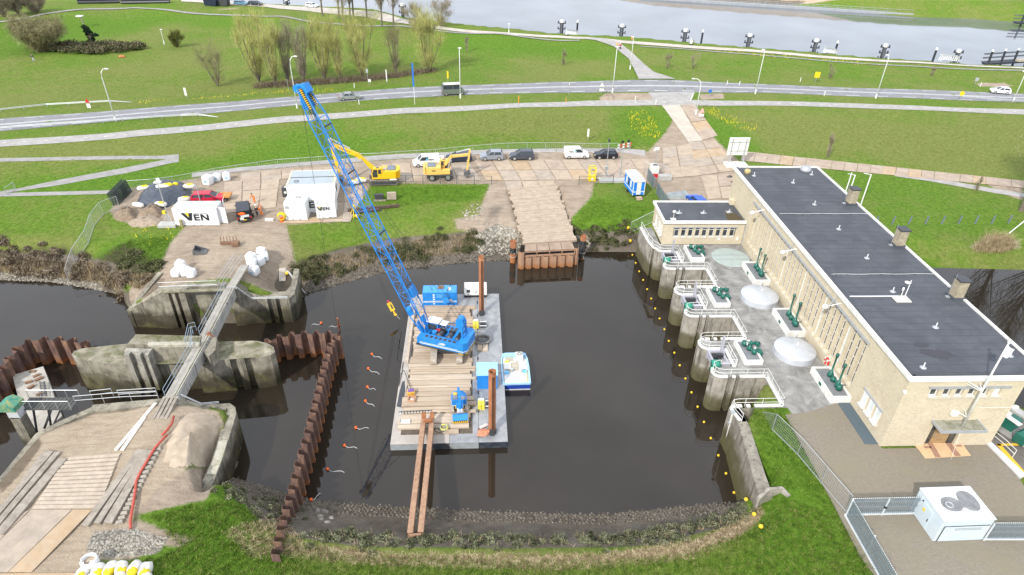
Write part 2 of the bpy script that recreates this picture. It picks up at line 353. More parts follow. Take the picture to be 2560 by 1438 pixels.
paint('dry',[(640,1350),(800,1360),(1000,1385),(1500,1385),(1700,1360),(1850,1300),(1905,1262),(1915,1280),(1860,1340),(1750,1385),(1500,1415),(1200,1410),(950,1400),(760,1400),(700,1380)],.5)
paint('dry',[(1135,545),(1190,500),(1220,480),(1230,560),(1180,600),(1120,580)],1.2,.5)
paint('dry',[(1900,290),(2560,300),(2560,420),(2200,400),(1950,370),(1860,330)],8,.55)
paint('dry',[(1000,290),(1450,280),(1640,275),(1600,330),(1000,350),(900,330)],4,.35)
paint('dry',[(0,370),(560,330),(560,360),(420,385),(0,390)],4,.6)
paint('dry',[(0,190),(250,150),(500,150),(700,180),(600,230),(0,270)],12,.22)
paint('dry',[(250,60),(600,80),(800,100),(600,140),(250,130)],12,.2)
paint('dry',[(1250,140),(1500,150),(1560,180),(1250,190)],6,.3)
paint('dry',[(1940,1160),(1990,1170),(1960,1200),(1935,1190)],.5,.8); paint('dry',[(1840,1290),(2010,1290),(2040,1330),(1900,1380),(1800,1360)],1.0,.5)
paint('dry',[(160,610),(60,600),(0,600),(0,650),(160,650),(250,660),(200,620)],2,.6)
paint('lush',[(640,400),(760,340),(1000,340),(880,390)],6,.9); paint('lush',[(1560,280),(1650,290),(1660,340),(1540,360)],4,1)
paint('lush',[(1740,290),(1850,320),(1900,400),(1800,350)],4,1); paint('lush',[(380,1290),(600,1240),(700,1300),(690,1400),(420,1420)],2,.9)
paint('lush',[(1870,1130),(1960,1020),(2100,1290),(2180,1438),(1900,1438)],2,.9); paint('lush',[(930,470),(1220,465),(1200,500),(940,500)],1,1)
paint('lush',[(430,590),(330,600),(250,640),(400,660)],2,.8); paint('lush',[(1480,500),(1640,520),(1600,580),(1430,580)],2,.9)
paint('lush',[(0,60),(250,40),(430,30),(700,60),(400,60),(100,130),(0,140)],6,.7); paint('lush',[(1110,85),(1480,105),(1560,150),(1450,140),(1100,130)],5,.8)
paint('lush',[(0,470),(280,430),(440,410),(600,400),(500,430),(250,480)],3,.9); paint('lush',[(2080,430),(2300,450),(2500,520),(2560,600),(2300,600),(2180,560)],4,.5)
paint('dark',[(0,1200),(60,1125),(90,1095),(110,1110),(60,1180),(0,1240)],.4,.8)
paint('dark',[(340,745),(395,690),(420,690),(400,735),(352,785)],.5,.6)
paint('dark',[(620,650),(745,680),(700,745),(620,735)],1.0,.45)
paint('mud',[(575,1215),(700,1245),(780,1275),(900,1300),(1300,1310),(1650,1310),(1790,1285),(1866,1258),(1878,1266),(1815,1318),(1650,1362),(1300,1372),(900,1368),(740,1345),(640,1300)],.5,.85)
def grid_mesh():
 me = bpy.data.meshes.new('ground'); v = np.column_stack([Q,zg]).astype(np.float32)
 i = np.arange(nx * ny).reshape(ny,nx)
 f = np.stack([i[:-1,:-1],i[:-1,1:],i[1:,1:],i[1:,:-1]],-1).reshape(-1,4)
 me.vertices.add(len(v)); me.vertices.foreach_set('co',v.ravel())
 me.loops.add(f.size); me.loops.foreach_set('vertex_index',f.ravel().astype(np.int32))
 me.polygons.add(len(f)); me.polygons.foreach_set('loop_start',np.arange(0,f.size,4,dtype=np.int32))
 me.update(calc_edges=True); me.polygons.foreach_set('use_smooth',[True] * len(f))
 for nm,ks in (('cover_a',('dirt','sand','mud','dry')),('cover_b',('lush','gravel','scrub','dark'))):
  a = me.color_attributes.new(nm,'FLOAT_COLOR','POINT')
  a.data.foreach_set('color',np.column_stack([MASK[k] for k in ks]).astype(np.float32).ravel())
 return me
def ground_mat():
 m,t,b = _mat('ground_cover'); v = geo(t)
 def at(nm):
  a = t.nodes.new('ShaderNodeAttribute'); a.attribute_name = nm; s = t.nodes.new('ShaderNodeSeparateColor'); t.links.new(a.outputs['Color'],s.inputs[0])
  return s.outputs[0],s.outputs[1],s.outputs[2],a.outputs['Alpha']
 dirt,sand,mud,dry = at('cover_a'); lush,gravel,scrub,dark = at('cover_b')
 n1 = noise(t,v,.05,5,.6); n2 = noise(t,v,.45,6,.7); n3 = noise(t,v,1.9,7,.8); n4 = noise(t,v,9,5,.8)
 smp = t.nodes.new('ShaderNodeMapping'); smp.inputs['Scale'].default_value = (.35,2.4,1); smp.inputs['Rotation'].default_value = (0,0,.5); t.links.new(v,smp.inputs[0]); trk = noise(t,smp.outputs[0],.9,6,.7,.6)
 def edge(mask,n,amp=.75,w=.12):
  a = math_(t,'ADD',mask,math_(t,'MULTIPLY',math_(t,'SUBTRACT',n,.5),amp)); a = math_(t,'MULTIPLY',a,math_(t,'GREATER_THAN',mask,.02))
  return ramp(t,((.5 - w,(0,0,0)),(.5 + w,(1,1,1))),a).outputs[0]
 fine = math_(t,'ADD',math_(t,'MULTIPLY',n3.outputs['Fac'],.6),math_(t,'MULTIPLY',n4.outputs['Fac'],.4))
 g1 = ramp(t,((.33,(.034,.080,.008)),(.5,(.112,.200,.021)),(.66,(.225,.315,.055))),fine).outputs[0]
 g2 = ramp(t,((.33,(.072,.100,.018)),(.5,(.170,.205,.048)),(.66,(.30,.305,.105))),fine).outputs[0]
 mx_ = math_(t,'ADD',math_(t,'MULTIPLY',n1.outputs['Fac'],.55),math_(t,'MULTIPLY',n2.outputs['Fac'],.45))
 mx_ = math_(t,'SUBTRACT',math_(t,'ADD',mx_,math_(t,'MULTIPLY',dry,.30)),math_(t,'MULTIPLY',lush,.2))
 f = ramp(t,((.42,(0,0,0)),(.58,(1,1,1))),mx_).outputs[0]
 c = mixc(t,f,g1,g2)
 lu = ramp(t,((.33,(.025,.076,.006)),(.5,(.084,.195,.014)),(.66,(.17,.305,.033))),fine).outputs[0]
 c = mixc(t,math_(t,'MULTIPLY',lush,.6),c,lu)
 straw = ramp(t,((.3,(.16,.115,.06)),(.5,(.33,.255,.15)),(.7,(.50,.41,.27))),fine).outputs[0]
 c = mixc(t,edge(math_(t,'MULTIPLY',math_(t,'SUBTRACT',dry,.6,True),2.4),n3.outputs['Fac']),c,straw)
 sc = ramp(t,((.3,(.035,.032,.018)),(.55,(.085,.078,.045)),(.75,(.15,.14,.085))),fine).outputs[0]
 c = mixc(t,edge(scrub,n3.outputs['Fac'],.9),c,sc)
 di = ramp(t,((.25,(.235,.18,.13)),(.5,(.395,.32,.245)),(.75,(.53,.45,.355))),math_(t,'ADD',math_(t,'MULTIPLY',n2.outputs['Fac'],.6),math_(t,'MULTIPLY',fine,.4))).outputs[0]
 di = mixc(t,ramp(t,((.45,(0,0,0)),(.62,(.42,.42,.42))),trk.outputs['Fac']).outputs[0],di,(.22,.165,.12))
 c = mixc(t,edge(dirt,n3.outputs['Fac'],.7),c,di)
 sa = ramp(t,((.25,(.33,.255,.18)),(.5,(.47,.385,.285)),(.75,(.56,.47,.36))),math_(t,'ADD',math_(t,'MULTIPLY',n2.outputs['Fac'],.5),math_(t,'MULTIPLY',fine,.5))).outputs[0]
 sa = mixc(t,ramp(t,((.46,(0,0,0)),(.62,(.7,.7,.7))),trk.outputs['Fac']).outputs[0],sa,(.34,.265,.19))
 c = mixc(t,edge(sand,n3.outputs['Fac'],.45),c,sa)
 vo = t.nodes.new('ShaderNodeTexVoronoi'); vo.inputs['Scale'].default_value = 5.5; t.links.new(v,vo.inputs[0])
 gr = ramp(t,((.0,(.24,.22,.18)),(.5,(.40,.375,.32)),(1,(.55,.52,.46))),vo.outputs['Color']).outputs[0]
 gr = mixc(t,ramp(t,((.35,(0,0,0)),(.75,(.75,.75,.75))),vo.outputs['Distance']).outputs[0],gr,(.10,.09,.075))
 c = mixc(t,edge(gravel,n3.outputs['Fac'],.6),c,gr)
 mu = ramp(t,((.3,(.075,.062,.047)),(.5,(.160,.137,.108)),(.7,(.26,.232,.19))),math_(t,'ADD',math_(t,'MULTIPLY',n2.outputs['Fac'],.55),math_(t,'MULTIPLY',fine,.45))).outputs[0]
 c = mixc(t,edge(mud,n3.outputs['Fac'],.35),c,mu)
 c = mixc(t,math_(t,'MULTIPLY',edge(dark,n3.outputs['Fac'],.6),.7),c,(.10,.075,.052))
 t.links.new(c,b.inputs['Base Color']); b.inputs['Roughness'].default_value = .95; b.inputs['Specular IOR Level'].default_value = .12
 h = math_(t,'ADD',math_(t,'MULTIPLY',n3.outputs['Fac'],1.0),math_(t,'MULTIPLY',n4.outputs['Fac'],.35)); bump(t,b,h,.8,.4)
 return m
ground = link('ground',grid_mesh()); ground.data.materials.append(ground_mat()); ground['kind'] = 'structure'
# ------------------------------------------------------------------ water
def water_mat(name,deep,scale,strength,rough=.02):
 m,t,b = _mat(name); v = geo(t)
 n = noise(t,v,.05,4,.6); c = ramp(t,((.35,tuple(x * .8 for x in deep)),(.65,tuple(x * 1.2 for x in deep))),n.outputs['Fac']); t.links.new(c.outputs[0],b.inputs['Base Color'])
 b.inputs['Roughness'].default_value = rough; b.inputs['IOR'].default_value = 1.45 if 'river' in name else 1.48; b.inputs['Specular IOR Level'].default_value = .5
 a = noise(t,v,scale,3,.6,.3); w = noise(t,v,.13,3,.5)
 h = math_(t,'MULTIPLY',a.outputs['Fac'],ramp(t,((.40,(.25,.25,.25)),(.62,(1,1,1))),w.outputs['Fac']).outputs[0]); bump(t,b,h,strength,.02)
 if 'harbour' in name:                # wind ripples in the open channel to the left
  sx = t.nodes.new('ShaderNodeSeparateXYZ'); t.links.new(v,sx.inputs[0]); mr = t.nodes.new('ShaderNodeMapRange'); mr.inputs[1].default_value = -32; mr.inputs[2].default_value = -50; mr.inputs[3].default_value = strength; mr.inputs[4].default_value = .9; t.links.new(sx.outputs[0],mr.inputs[0]); t.links.new(mr.outputs[0],[n_ for n_ in t.nodes if n_.type == 'BUMP'][0].inputs['Strength'])
 return m
def plane(name,x0,y0,x1,y1,z,m,poly=None):
 mb = MB(); pts = poly or [(x0,y0),(x1,y0),(x1,y1),(x0,y1)]
 mb.add([(a,b,z) for a,b in pts],[tuple(range(len(pts)))]); o = struct(name,mb,m); return o
plane('harbour_water',-400,33,48,84,ZW,water_mat('harbour_water',(.0235,.0185,.0130),1.6,.10,.02),[(-400,20),(-22,20),(-22,34),(30,34),(34.5,60),(32.5,88),(-400,88)])
plane('river_water',-1500,180,1500,2800,ZR,water_mat('river_water',(.12,.135,.155),.55,.10,.05),[(-1500,160),(1500,160),(1500,2800),(-1500,2800)])
plane('pond_water',0,0,0,0,ZP,water_mat('pond_water',(.018,.015,.012),1.2,.05),[(40.5,40),(120,30),(120,76),(40.5,76)])
# ------------------------------------------------------------------ roads and paths: sheets that follow the ground
def resample(pts,n):
 p = np.array(pts,float); s = np.concatenate([[0],np.cumsum(np.hypot(*np.diff(p,axis=0).T))]); u = np.linspace(0,s[-1],n)
 return np.column_stack([np.interp(u,s,p[:,k]) for k in range(p.shape[1])])
def strip(ea,eb,n,k,off,m,name=None,parent=None,wob=0.0,kind='structure'):
 A = resample(Ga(ea)[:,:2],n); B = resample(Ga(eb)[:,:2],n)
 for arr in (A,B):                     # light smoothing of the traced edge
  for _ in range(3): arr[1:-1] = .5 * arr[1:-1] + .25 * (arr[:-2] + arr[2:])
 if wob: A += rng.normal(0,wob,A.shape); B += rng.normal(0,wob,B.shape)
 q = np.concatenate([A + (B - A) * j / k for j in range(k + 1)]); z = gza(q) + off
 mb = MB(); mb.v = [tuple(x) for x in np.column_stack([q,z])]
 mb.f = [(j * n + i,j * n + i + 1,(j + 1) * n + i + 1,(j + 1) * n + i) for j in range(k) for i in range(n - 1)]
 o = link(name,mb.mesh(name,m,True),parent)
 if not parent: o['kind'] = kind
 return o,A,B
asphalt = mat('road_asphalt',(.235,.235,.25),.9,0,.12,.7,(.19,.19,.20),.5,.08,.3)
pathm = mat('path_asphalt',(.36,.345,.33),.92,0,.12,.8,(.27,.26,.24),.5,.08,.3)
pathw = mat('promenade_gravel',(.50,.46,.41),.95,0,.12,.5,(.36,.32,.27),.5,.1,.2)
pathg = mat('grey_path',(.30,.29,.285),.95,0,.15,.8,(.24,.23,.20),.5,.1,.2)
paint_w = mat('road_paint',(.78,.78,.76),.7,0,.08,3)
rdN = [(-300,320),(0,297),(242,280.5),(470,262),(733,242),(850,232),(1001,220),(1186,213),(1387,205),(1555,201),(1700,201),(1868,209),(2036,216),(2204,222),(2439,230),(2560,235),(2900,252)]
rdS = [(-300,352),(0,329),(296,302),(480,287),(706,267),(850,255),(984,247),(1186,237),(1387,232),(1522,231),(1700,231),(1901,232),(2036,237),(2187,243.5),(2372,250),(2560,256),(2900,275)]
road,RA,RB = strip(rdN,rdS,420,6,.03,asphalt,'main_road')
RL = np.concatenate([[0],np.cumsum(np.hypot(*np.diff((RA + RB) / 2,axis=0).T))])
def lane_pt(s,f):
 i = np.interp(s,RL,np.arange(len(RL))); i0 = int(min(i,len(RL) - 2)); t = i - i0
 a = RA[i0] * (1 - t) + RA[i0 + 1] * t; b = RB[i0] * (1 - t) + RB[i0 + 1] * t; return a + (b - a) * f
def line_seg(s0,s1,f,w,name,step=2.0,off=.046):
 k = max(2,int((s1 - s0) / step) + 1); ss = np.linspace(s0,s1,k); wd = np.linalg.norm(RB[0] - RA[0]); q = []
 for s in ss: q += [lane_pt(s,f - w / wd / 2),lane_pt(s,f + w / wd / 2)]
 q = np.array(q); z = gza(q) + off; mb = MB(); mb.v = [tuple(x) for x in np.column_stack([q,z])]
 mb.f = [(2 * i,2 * i + 2,2 * i + 3,2 * i + 1) for i in range(k - 1)]
 return link(name,mb.mesh(name,paint_w),road)
for f in (.478,.535): line_seg(2,RL[-1] - 2,f,.17,'centre_line')
s = 3.0
while s < RL[-1] - 6:
 line_seg(s,s + 3.0,.10,.17,'lane_dash'); line_seg(s + 1.4,s + 4.4,.90,.17,'lane_dash'); s += 6.3
cyN = [(-300,376),(0,351),(286,332.6),(571,306),(860,282),(1018,270),(1287,259),(1472,252),(1623,250),(1700,250),(1901,253),(2137,259),(2372,269),(2560,274),(2900,292)]
cyS = [(-300,394),(0,368),(286,348),(571,321),(860,296),(1018,284),(1287,270),(1472,265.5),(1623,264),(1700,264),(1901,264.5),(2137,270.5),(2372,279),(2560,287),(2900,306)]
cyc,CA,CB = strip(cyN,cyS,420,3,.055,pathm,'cycle_path')
cm = (CA + CB) / 2; cs = np.concatenate([[0],np.cumsum(np.hypot(*np.diff(cm,axis=0).T))])
for s in np.arange(2,cs[-1] - 2,3.1):
 a = np.array([np.interp(s,cs,cm[:,0]),np.interp(s,cs,cm[:,1])]); b = np.array([np.interp(s + .55,cs,cm[:,0]),np.interp(s + .55,cs,cm[:,1])])
 d = (b - a) / np.linalg.norm(b - a); nn = np.array([-d[1],d[0]]) * .08; z = gz(*a) + .075
 link('path_dash',MB().quad((*(a - nn),z),(*(b - nn),z),(*(b + nn),z),(*(a + nn),z)).mesh('path_dash',paint_w),cyc)
strip([(453,-3),(672,12),(860,24),(946,30),(980,40),(1036,56),(1112,69),(1253,82),(1400,90),(1471,94),(1560,103),(1700,113),(1868,124),(2036,139),(2204,151),(2372,161),(2560,170)],
      [(453,5),(664,18),(798,33),(914,43),(981,57),(1036,65),(1112,76),(1253,87),(1400,95.5),(1471,99),(1560,110),(1700,120),(1868,130),(2036,145),(2204,156),(2372,164),(2560,173)],260,3,.14,pathw,'promenade')
strip([(-50,62),(0,55),(118,33),(235,22),(336,19),(403,23),(605,38),(772,53),(900,63),(1112,79),(1300,91),(1450,101)],[(-50,66),(0,58),(118,36),(235,25),(336,21.5),(403,26),(605,41),(772,56),(900,66),(1112,81.5),(1300,93.5),(1450,103)],240,2,.16,pathg,'dike_path')
strip([(1600,116),(1700,122),(1868,135),(2036,150),(2204,162),(2372,171),(2560,176)],[(1600,117.5),(1700,123.5),(1868,137),(2036,152),(2204,164),(2372,173),(2560,178.5)],120,1,.12,pathg,'foot_path')
strip([(1597,199),(1590,185),(1572,148),(1535,117.5),(1488,101),(1430,95)],[(1690,199),(1633,181),(1600,152),(1582,134),(1542,104),(1500,96)],60,5,.16,pathm,'ramp_road')
strip([(-80,400),(0,396),(403,390),(447,386)],[(-80,409),(0,405),(403,398.5),(447,400)],110,2,.03,pathg,'slope_path')
strip([(447,394),(410,400),(302,422),(134,453),(44,472),(-60,489)],[(447,406),(430,408),(319,433),(151,463),(0,485),(-60,497)],110,2,.036,pathg,'slope_path')
strip([(-80,484),(0,483.5),(50,482),(278,476.5),(330,472)],[(-80,494),(0,492),(278,485),(330,481)],90,2,.04,pathg,'slope_path')
strip([(480,434),(600,419),(767,405),(934,390),(1038,384),(1186,376),(1320,373),(1539,370),(1613,376)],[(480,444),(600,429),(767,414),(934,402),(1038,395),(1186,386),(1320,382),(1539,380),(1613,390)],160,2,.035,pathm,'yard_path')
strip([(2237,434),(2321,444),(2490,473),(2600,490)],[(2237,441),(2321,453),(2490,484),(2600,500)],60,2,.035,pathm,'side_path')
# brown steel plates carry the site traffic: every plate lies on the ground on its own
PL = [mat('plate_%s' % k,c,.75,.15,.16,.9,s_,.55,.1,.4) for k,c,s_ in (('buff',(.40,.32,.24),(.47,.385,.29)),('orange',(.42,.305,.19),(.45,.365,.27)),('grey',(.35,.295,.24),(.45,.37,.285)),('brown',(.365,.285,.22),(.45,.375,.295)))]
def plate_quad(root,pts,k,th=.035,off=.02):
 q = Ga(pts); mb = MB(); z = gza(q[:,:2]) + off + random.uniform(0,.018)
 q[:,2] = z
 mb.add([tuple(x) for x in q] + [(x[0],x[1],x[2] + th) for x in q],((0,1,2,3),(7,6,5,4),(1,0,4,5),(2,1,5,6),(3,2,6,7),(0,3,7,4)))
 wpart('steel_plate',mb,PL[k],root)
def lerp2(a,b,t): return (a[0] + (b[0] - a[0]) * t,a[1] + (b[1] - a[1]) * t)
def plate_grid(root,c0,c1,c2,c3,nu,nv,ks,gap=.012,jit=1.0,sub=1):   # corners: top-left, top-right, bottom-right, bottom-left (pixels)
 for j in range(nv):
  for i in range(nu):
   e = [(i + gap * 2) / nu,(i + 1 - gap * 2) / nu]; g = [(j + gap) / nv,(j + 1 - gap) / nv]
   pt = lambda a,b: lerp2(lerp2(c0,c1,a),lerp2(c3,c2,a),b)
   dx,dy = random.uniform(-jit,jit),random.uniform(-jit,jit) * .5
   plate_quad(root,[(x + dx,y + dy) for x,y in (pt(e[0],g[0]),pt(e[1],g[0]),pt(e[1],g[1]),pt(e[0],g[1]))],random.choice(ks),off=.025 + .018 * ((i + j) % 2))
plates = link('plate_road',None); plates['kind'] = 'structure'
plate_grid(plates,(1185,402),(1620,398),(1655,448),(1215,452),10,2,(0,0,2,1,0,3))
plate_grid(plates,(930,412),(1170,403),(1205,452),(920,456),5,2,(0,2,2,3))
plate_grid(plates,(1720,356),(1790,352),(1850,425),(1745,440),2,4,(3,2,0,1))
plate_grid(plates,(1655,372),(1725,360),(1750,440),(1660,447),2,3,(2,0,0))
plate_grid(plates,(1750,440),(1835,436),(1838,495),(1770,500),2,2,(0,0,3))
plate_grid(plates,(1700,262),(1738,262),(1795,340),(1755,352),1,4,(3,1,3))
plate_grid(plates,(1858,379),(2560,453),(2560,471),(1851,402),22,1,(3,3,1,3,3),.006,.4)
plate_grid(plates,(600,433),(860,416),(860,440),(600,455),5,2,(0,3,2))
plate_grid(plates,(560,455),(700,448),(690,520),(560,535),3,3,(0,3,0))
plate_grid(plates,(1262,455),(1385,452),(1392,474),(1270,477),3,1,(0,2))
strip([(1654,264),(1690,312),(1722,356)],[(1700,263),(1727,310),(1757,352)],24,2,.06,mat('access_concrete',(.46,.42,.355),.9,0,.1,.8,(.38,.33,.27),.5,.1),'access_road')
strip([(1620,232),(1632,250),(1650,264)],[(1738,231),(1728,250),(1712,264)],16,3,.05,pathm,'road_junction')
# ------------------------------------------------------------------ concrete that the tide has stained
def tide_mat(name,col,algae,zlo,zhi,streak=.5):
 if name in MATS: return MATS[name]
 m,t,b = _mat(name); v = geo(t)
 mp = t.nodes.new('ShaderNodeMapping'); mp.inputs['Scale'].default_value = (1.5,1.5,.16); t.links.new(v,mp.inputs[0])
 s = noise(t,mp.outputs[0],1.3,6,.7); n = noise(t,v,.8,6,.65)
 base = ramp(t,((.34,tuple(c * .42 for c in col)),(.5,col),(.64,tuple(min(1,c * 1.5) for c in col))),math_(t,'ADD',math_(t,'MULTIPLY',s.outputs['Fac'],streak),math_(t,'MULTIPLY',n.outputs['Fac'],1 - streak))).outputs[0]
 dk = ramp(t,((.50,(0,0,0)),(.66,(.85,.85,.85))),s.outputs['Fac']).outputs[0]
 c = mixc(t,dk,base,(.055,.05,.042))
 sep = t.nodes.new('ShaderNodeSeparateXYZ'); t.links.new(v,sep.inputs[0])
 z = math_(t,'ADD',sep.outputs[2],math_(t,'MULTIPLY',math_(t,'SUBTRACT',n.outputs['Fac'],.5),1.6))
 mr = t.nodes.new('ShaderNodeMapRange'); mr.inputs[1].default_value = zlo; mr.inputs[2].default_value = zhi; mr.inputs[3].default_value = 1; mr.inputs[4].default_value = 0; t.links.new(z,mr.inputs[0])
 al = ramp(t,((.0,(0,0,0)),(.35,(.8,.8,.8)),(1,(.95,.95,.95))),mr.outputs[0]).outputs[0]
 ac = ramp(t,((.3,tuple(c * .5 for c in algae)),(.5,algae),(.60,(.075,.070,.022)),(.72,(.12,.105,.07))),noise(t,v,.55,6,.6).outputs['Fac']).outputs[0]
 c = mixc(t,al,c,ac); t.links.new(c,b.inputs['Base Color']); b.inputs['Roughness'].default_value = .9; b.inputs['Specular IOR Level'].default_value = .2
 bump(t,b,noise(t,v,4,6,.7).outputs['Fac'],.4,.06); MATS[name] = m; return m
conc_pier = tide_mat('pier_concrete',(.33,.305,.26),(.095,.085,.038),-4.5,-2.0)
conc_old = tide_mat('old_concrete',(.255,.235,.185),(.040,.035,.018),-4.5,-1.7,.35)
white_p = mat('white_paint',(.72,.72,.69),.45,0,.06,2,(.55,.53,.46),.3)
white_m = mat('white_metal',(.74,.74,.74),.4,0,.04,2)
galv = mat('galvanised',(.50,.52,.54),.42,.6,.1,3)
black_m = mat('black_rubber',(.02,.02,.022),.7)
dark_m = mat('dark_metal',(.055,.058,.065),.5,.2,.15,2)
green_m = mat('green_enamel',(.012,.115,.085),.35,0,.15,2)
glass_d = mat('dark_glass',(.025,.028,.032),.08,0,.2,.8,(.09,.10,.105),.4,0,.8)
glass_l = mat('pale_blind',(.62,.66,.66),.25,0,.08,2)
roofing = mat('bitumen_roof',(.062,.068,.080),.75,0,.14,.35,(.092,.099,.114),.5,.04,.4)
lead = mat('lead_trim',(.40,.42,.44),.55,.3,.1,2)
def brick_mat():
 m,t,b = _mat('yellow_brick'); tcn = t.nodes.new('ShaderNodeTexCoord'); sp = t.nodes.new('ShaderNodeSeparateXYZ'); t.links.new(tcn.outputs['Object'],sp.inputs[0])
 cb = t.nodes.new('ShaderNodeCombineXYZ'); t.links.new(math_(t,'ADD',sp.outputs[0],sp.outputs[1]),cb.inputs[0]); t.links.new(sp.outputs[2],cb.inputs[1])
 br = t.nodes.new('ShaderNodeTexBrick'); br.inputs['Scale'].default_value = 1.0; br.inputs['Brick Width'].default_value = .24; br.inputs['Row Height'].default_value = .13
 br.inputs['Mortar Size'].default_value = .012; br.inputs['Mortar Smooth'].default_value = .4; br.inputs['Bias'].default_value = -.1
 br.inputs['Color1'].default_value = (.60,.525,.385,1); br.inputs['Color2'].default_value = (.50,.43,.305,1); br.inputs['Mortar'].default_value = (.36,.32,.25,1)
 t.links.new(cb.outputs[0],br.inputs[0]); v = geo(t); n = noise(t,v,.6,6,.65)
 c = mixc(t,ramp(t,((.4,(0,0,0)),(.7,(.45,.45,.45))),n.outputs['Fac']).outputs[0],br.outputs[0],(.66,.59,.44))
 n2 = noise(t,v,.9,6,.7,.5); c = mixc(t,ramp(t,((.6,(0,0,0)),(.8,(.35,.35,.35))),n2.outputs['Fac']).outputs[0],c,(.30,.225,.13))
 t.links.new(c,b.inputs['Base Color']); b.inputs['Roughness'].default_value = .9; b.inputs['Specular IOR Level'].default_value = .2; bump(t,b,br.outputs[1],-.4,.01); return m
brick = brick_mat()
# ------------------------------------------------------------------ pumping station: everything in its own frame, x east, y north, z up from the front corner
SA = R(2.98); SB = P(2199,1116,0.0)
stn = thing('pumping_station','long yellow brick pumping station with flat dark roof and tall slit windows','building',SB,SA)
_M = Matrix.Translation(SB) @ Matrix.Rotation(SA,4,'Z'); _MI = _M.inverted()
def sw(x,y,z=0.0): return _M @ Vector((x,y,z))
def sl_(v): return _MI @ Vector(v)
BW,BL,BH = 10.2,44.6,7.9
Y0,NB = 6.45,29; PITCH = (35.85 - Y0) / NB
wz0,wz1 = 1.25,6.78
w = MB()
w.box((.45,Y0 / 2,BH / 2),(.9,Y0,BH)); w.box((.45,(35.85 + BL) / 2,BH / 2),(.9,BL - 35.85,BH))
w.box((.45,(Y0 + 35.85) / 2,wz0 / 2),(.9,35.85 - Y0,wz0)); w.box((.45,(Y0 + 35.85) / 2,(wz1 + BH) / 2),(.9,35.85 - Y0,BH - wz1))
w.box((.70,(Y0 + 35.85) / 2,(wz0 + wz1) / 2),(.4,35.85 - Y0,wz1 - wz0))
w.box((BW / 2 + .45,.45 + .3,BH / 2),(BW - .9,.9,BH)); w.box((BW - .45,BL / 2,BH / 2),(.9,BL - 2.0,BH)); w.box((BW / 2,BL - .45,BH / 2),(BW - 1.8,.9,BH))
part('wall',w,brick,stn)
# the front wall has a row of windows and a door: outer skin built round them
fw = MB(); fx0,fx1 = 2.15,8.75; fz0,fz1 = 5.95,6.95; dx0,dx1,dz1 = 4.0,6.8,2.75
fw.box((.45 + fx0 / 2,.15,BH / 2),(fx0 - .9,.3,BH)); fw.box(((fx1 + BW) / 2,.15,BH / 2),(BW - fx1,.3,BH))
fw.box(((fx0 + fx1) / 2,.15,(fz1 + BH) / 2),(fx1 - fx0,.3,BH - fz1)); fw.box(((fx0 + fx1) / 2,.15,(dz1 + fz0) / 2),(fx1 - fx0,.3,fz0 - dz1))
fw.box(((fx0 + dx0) / 2,.15,dz1 / 2),(dx0 - fx0,.3,dz1)); fw.box(((dx1 + fx1) / 2,.15,dz1 / 2),(fx1 - dx1,.3,dz1))
part('front_wall',fw,brick,stn)
fin = MB(); fh = wz1 - wz0
fin.box((0,0,fh / 2),(.30,.34,fh)); fin.box((.05,.24,fh / 2),(.22,.14,fh)); fin.box((.05,-.24,fh / 2),(.22,.14,fh)); fin.box((-.03,0,.1),(.42,.52,.2))
finm = fin.mesh('fin',brick)
wf = MB(); ww = PITCH - .62
for s in (-1,1): wf.box((0,s * ww / 2,fh / 2),(.08,.05,fh))
for k in range(6): wf.box((0,0,[0.03,.25,.46,.66,.84,.995][k] * fh),(.08,ww,.07))
wfm = wf.mesh('window',white_p)
pz = [0.03,.25,.46,.66,.84,.995]
pm = [MB().box((0,0,0),(.03,ww - .05,(pz[k + 1] - pz[k]) * fh - .07)).mesh('pane',glass_d) for k in range(5)]
pml = [MB().box((0,0,0),(.03,ww - .05,(pz[k + 1] - pz[k]) * fh - .07)).mesh('pane',glass_l) for k in range(5)]
sill = MB().add([(-.24,-.3,0),(.1,-.3,0),(.1,.3,0),(-.24,.3,0),(-.24,-.3,.04),(.1,-.3,.28),(.1,.3,.28),(-.24,.3,.04)],((3,2,1,0),(4,5,6,7),(0,1,5,4),(1,2,6,5),(2,3,7,6),(3,0,4,7))).mesh('sill',mat('stone_sill',(.52,.47,.38),.8,0,.15,2))
for i in range(NB + 1): link('fin',finm,stn,(.33,Y0 + i * PITCH,wz0))
for i in range(NB):
 o = link('window',wfm,stn,(.42,Y0 + (i + .5) * PITCH,wz0)); pale = i % 5 == 3
 link('sill',sill,o,(-.22,0,-.12))
 for k in range(5): link('pane',(pml if pale or (k == 4 and i % 3 == 1) else pm)[k],o,(.02,0,(pz[k] + pz[k + 1]) / 2 * fh))
part('lintel',MB().box((-.06,(Y0 + 35.85) / 2,wz1 + .09),(.34,30.2,.16)),lead,stn)
def win(x,y,z,wd,ht,rz,pale,nm=stn):           # small window: frame, pane, sill
 f = MB(); t = .07
 for s in (-1,1): f.box((s * (wd - t) / 2,0,0),(t,.1,ht)); f.box((0,0,s * (ht - t) / 2),(wd - 2 * t,.1,t))
 o = part('window',f,white_p,nm); o.location = (x,y,z); o.rotation_euler = (0,0,rz)
 part('pane',MB().box((0,.02,0),(wd - 2 * t,.03,ht - 2 * t)),glass_l if pale else glass_d,o)
 part('sill',MB().box((0,-.12,-ht / 2 - .06),(wd + .1,.34,.12)),white_p,o)
for i in range(6):
 x = fx0 + .45 + i * 1.1; win(x,.22,(fz0 + fz1) / 2,.62,fz1 - fz0 - .04,0,i == 5)
 part('pier',MB().box((x + .55,.14,(fz0 + fz1) / 2),(.42,.26,fz1 - fz0)),brick,stn)
part('lintel',MB().box(((fx0 + fx1) / 2,-.05,fz1 + .07),(fx1 - fx0 + .5,.3,.14)),lead,stn)
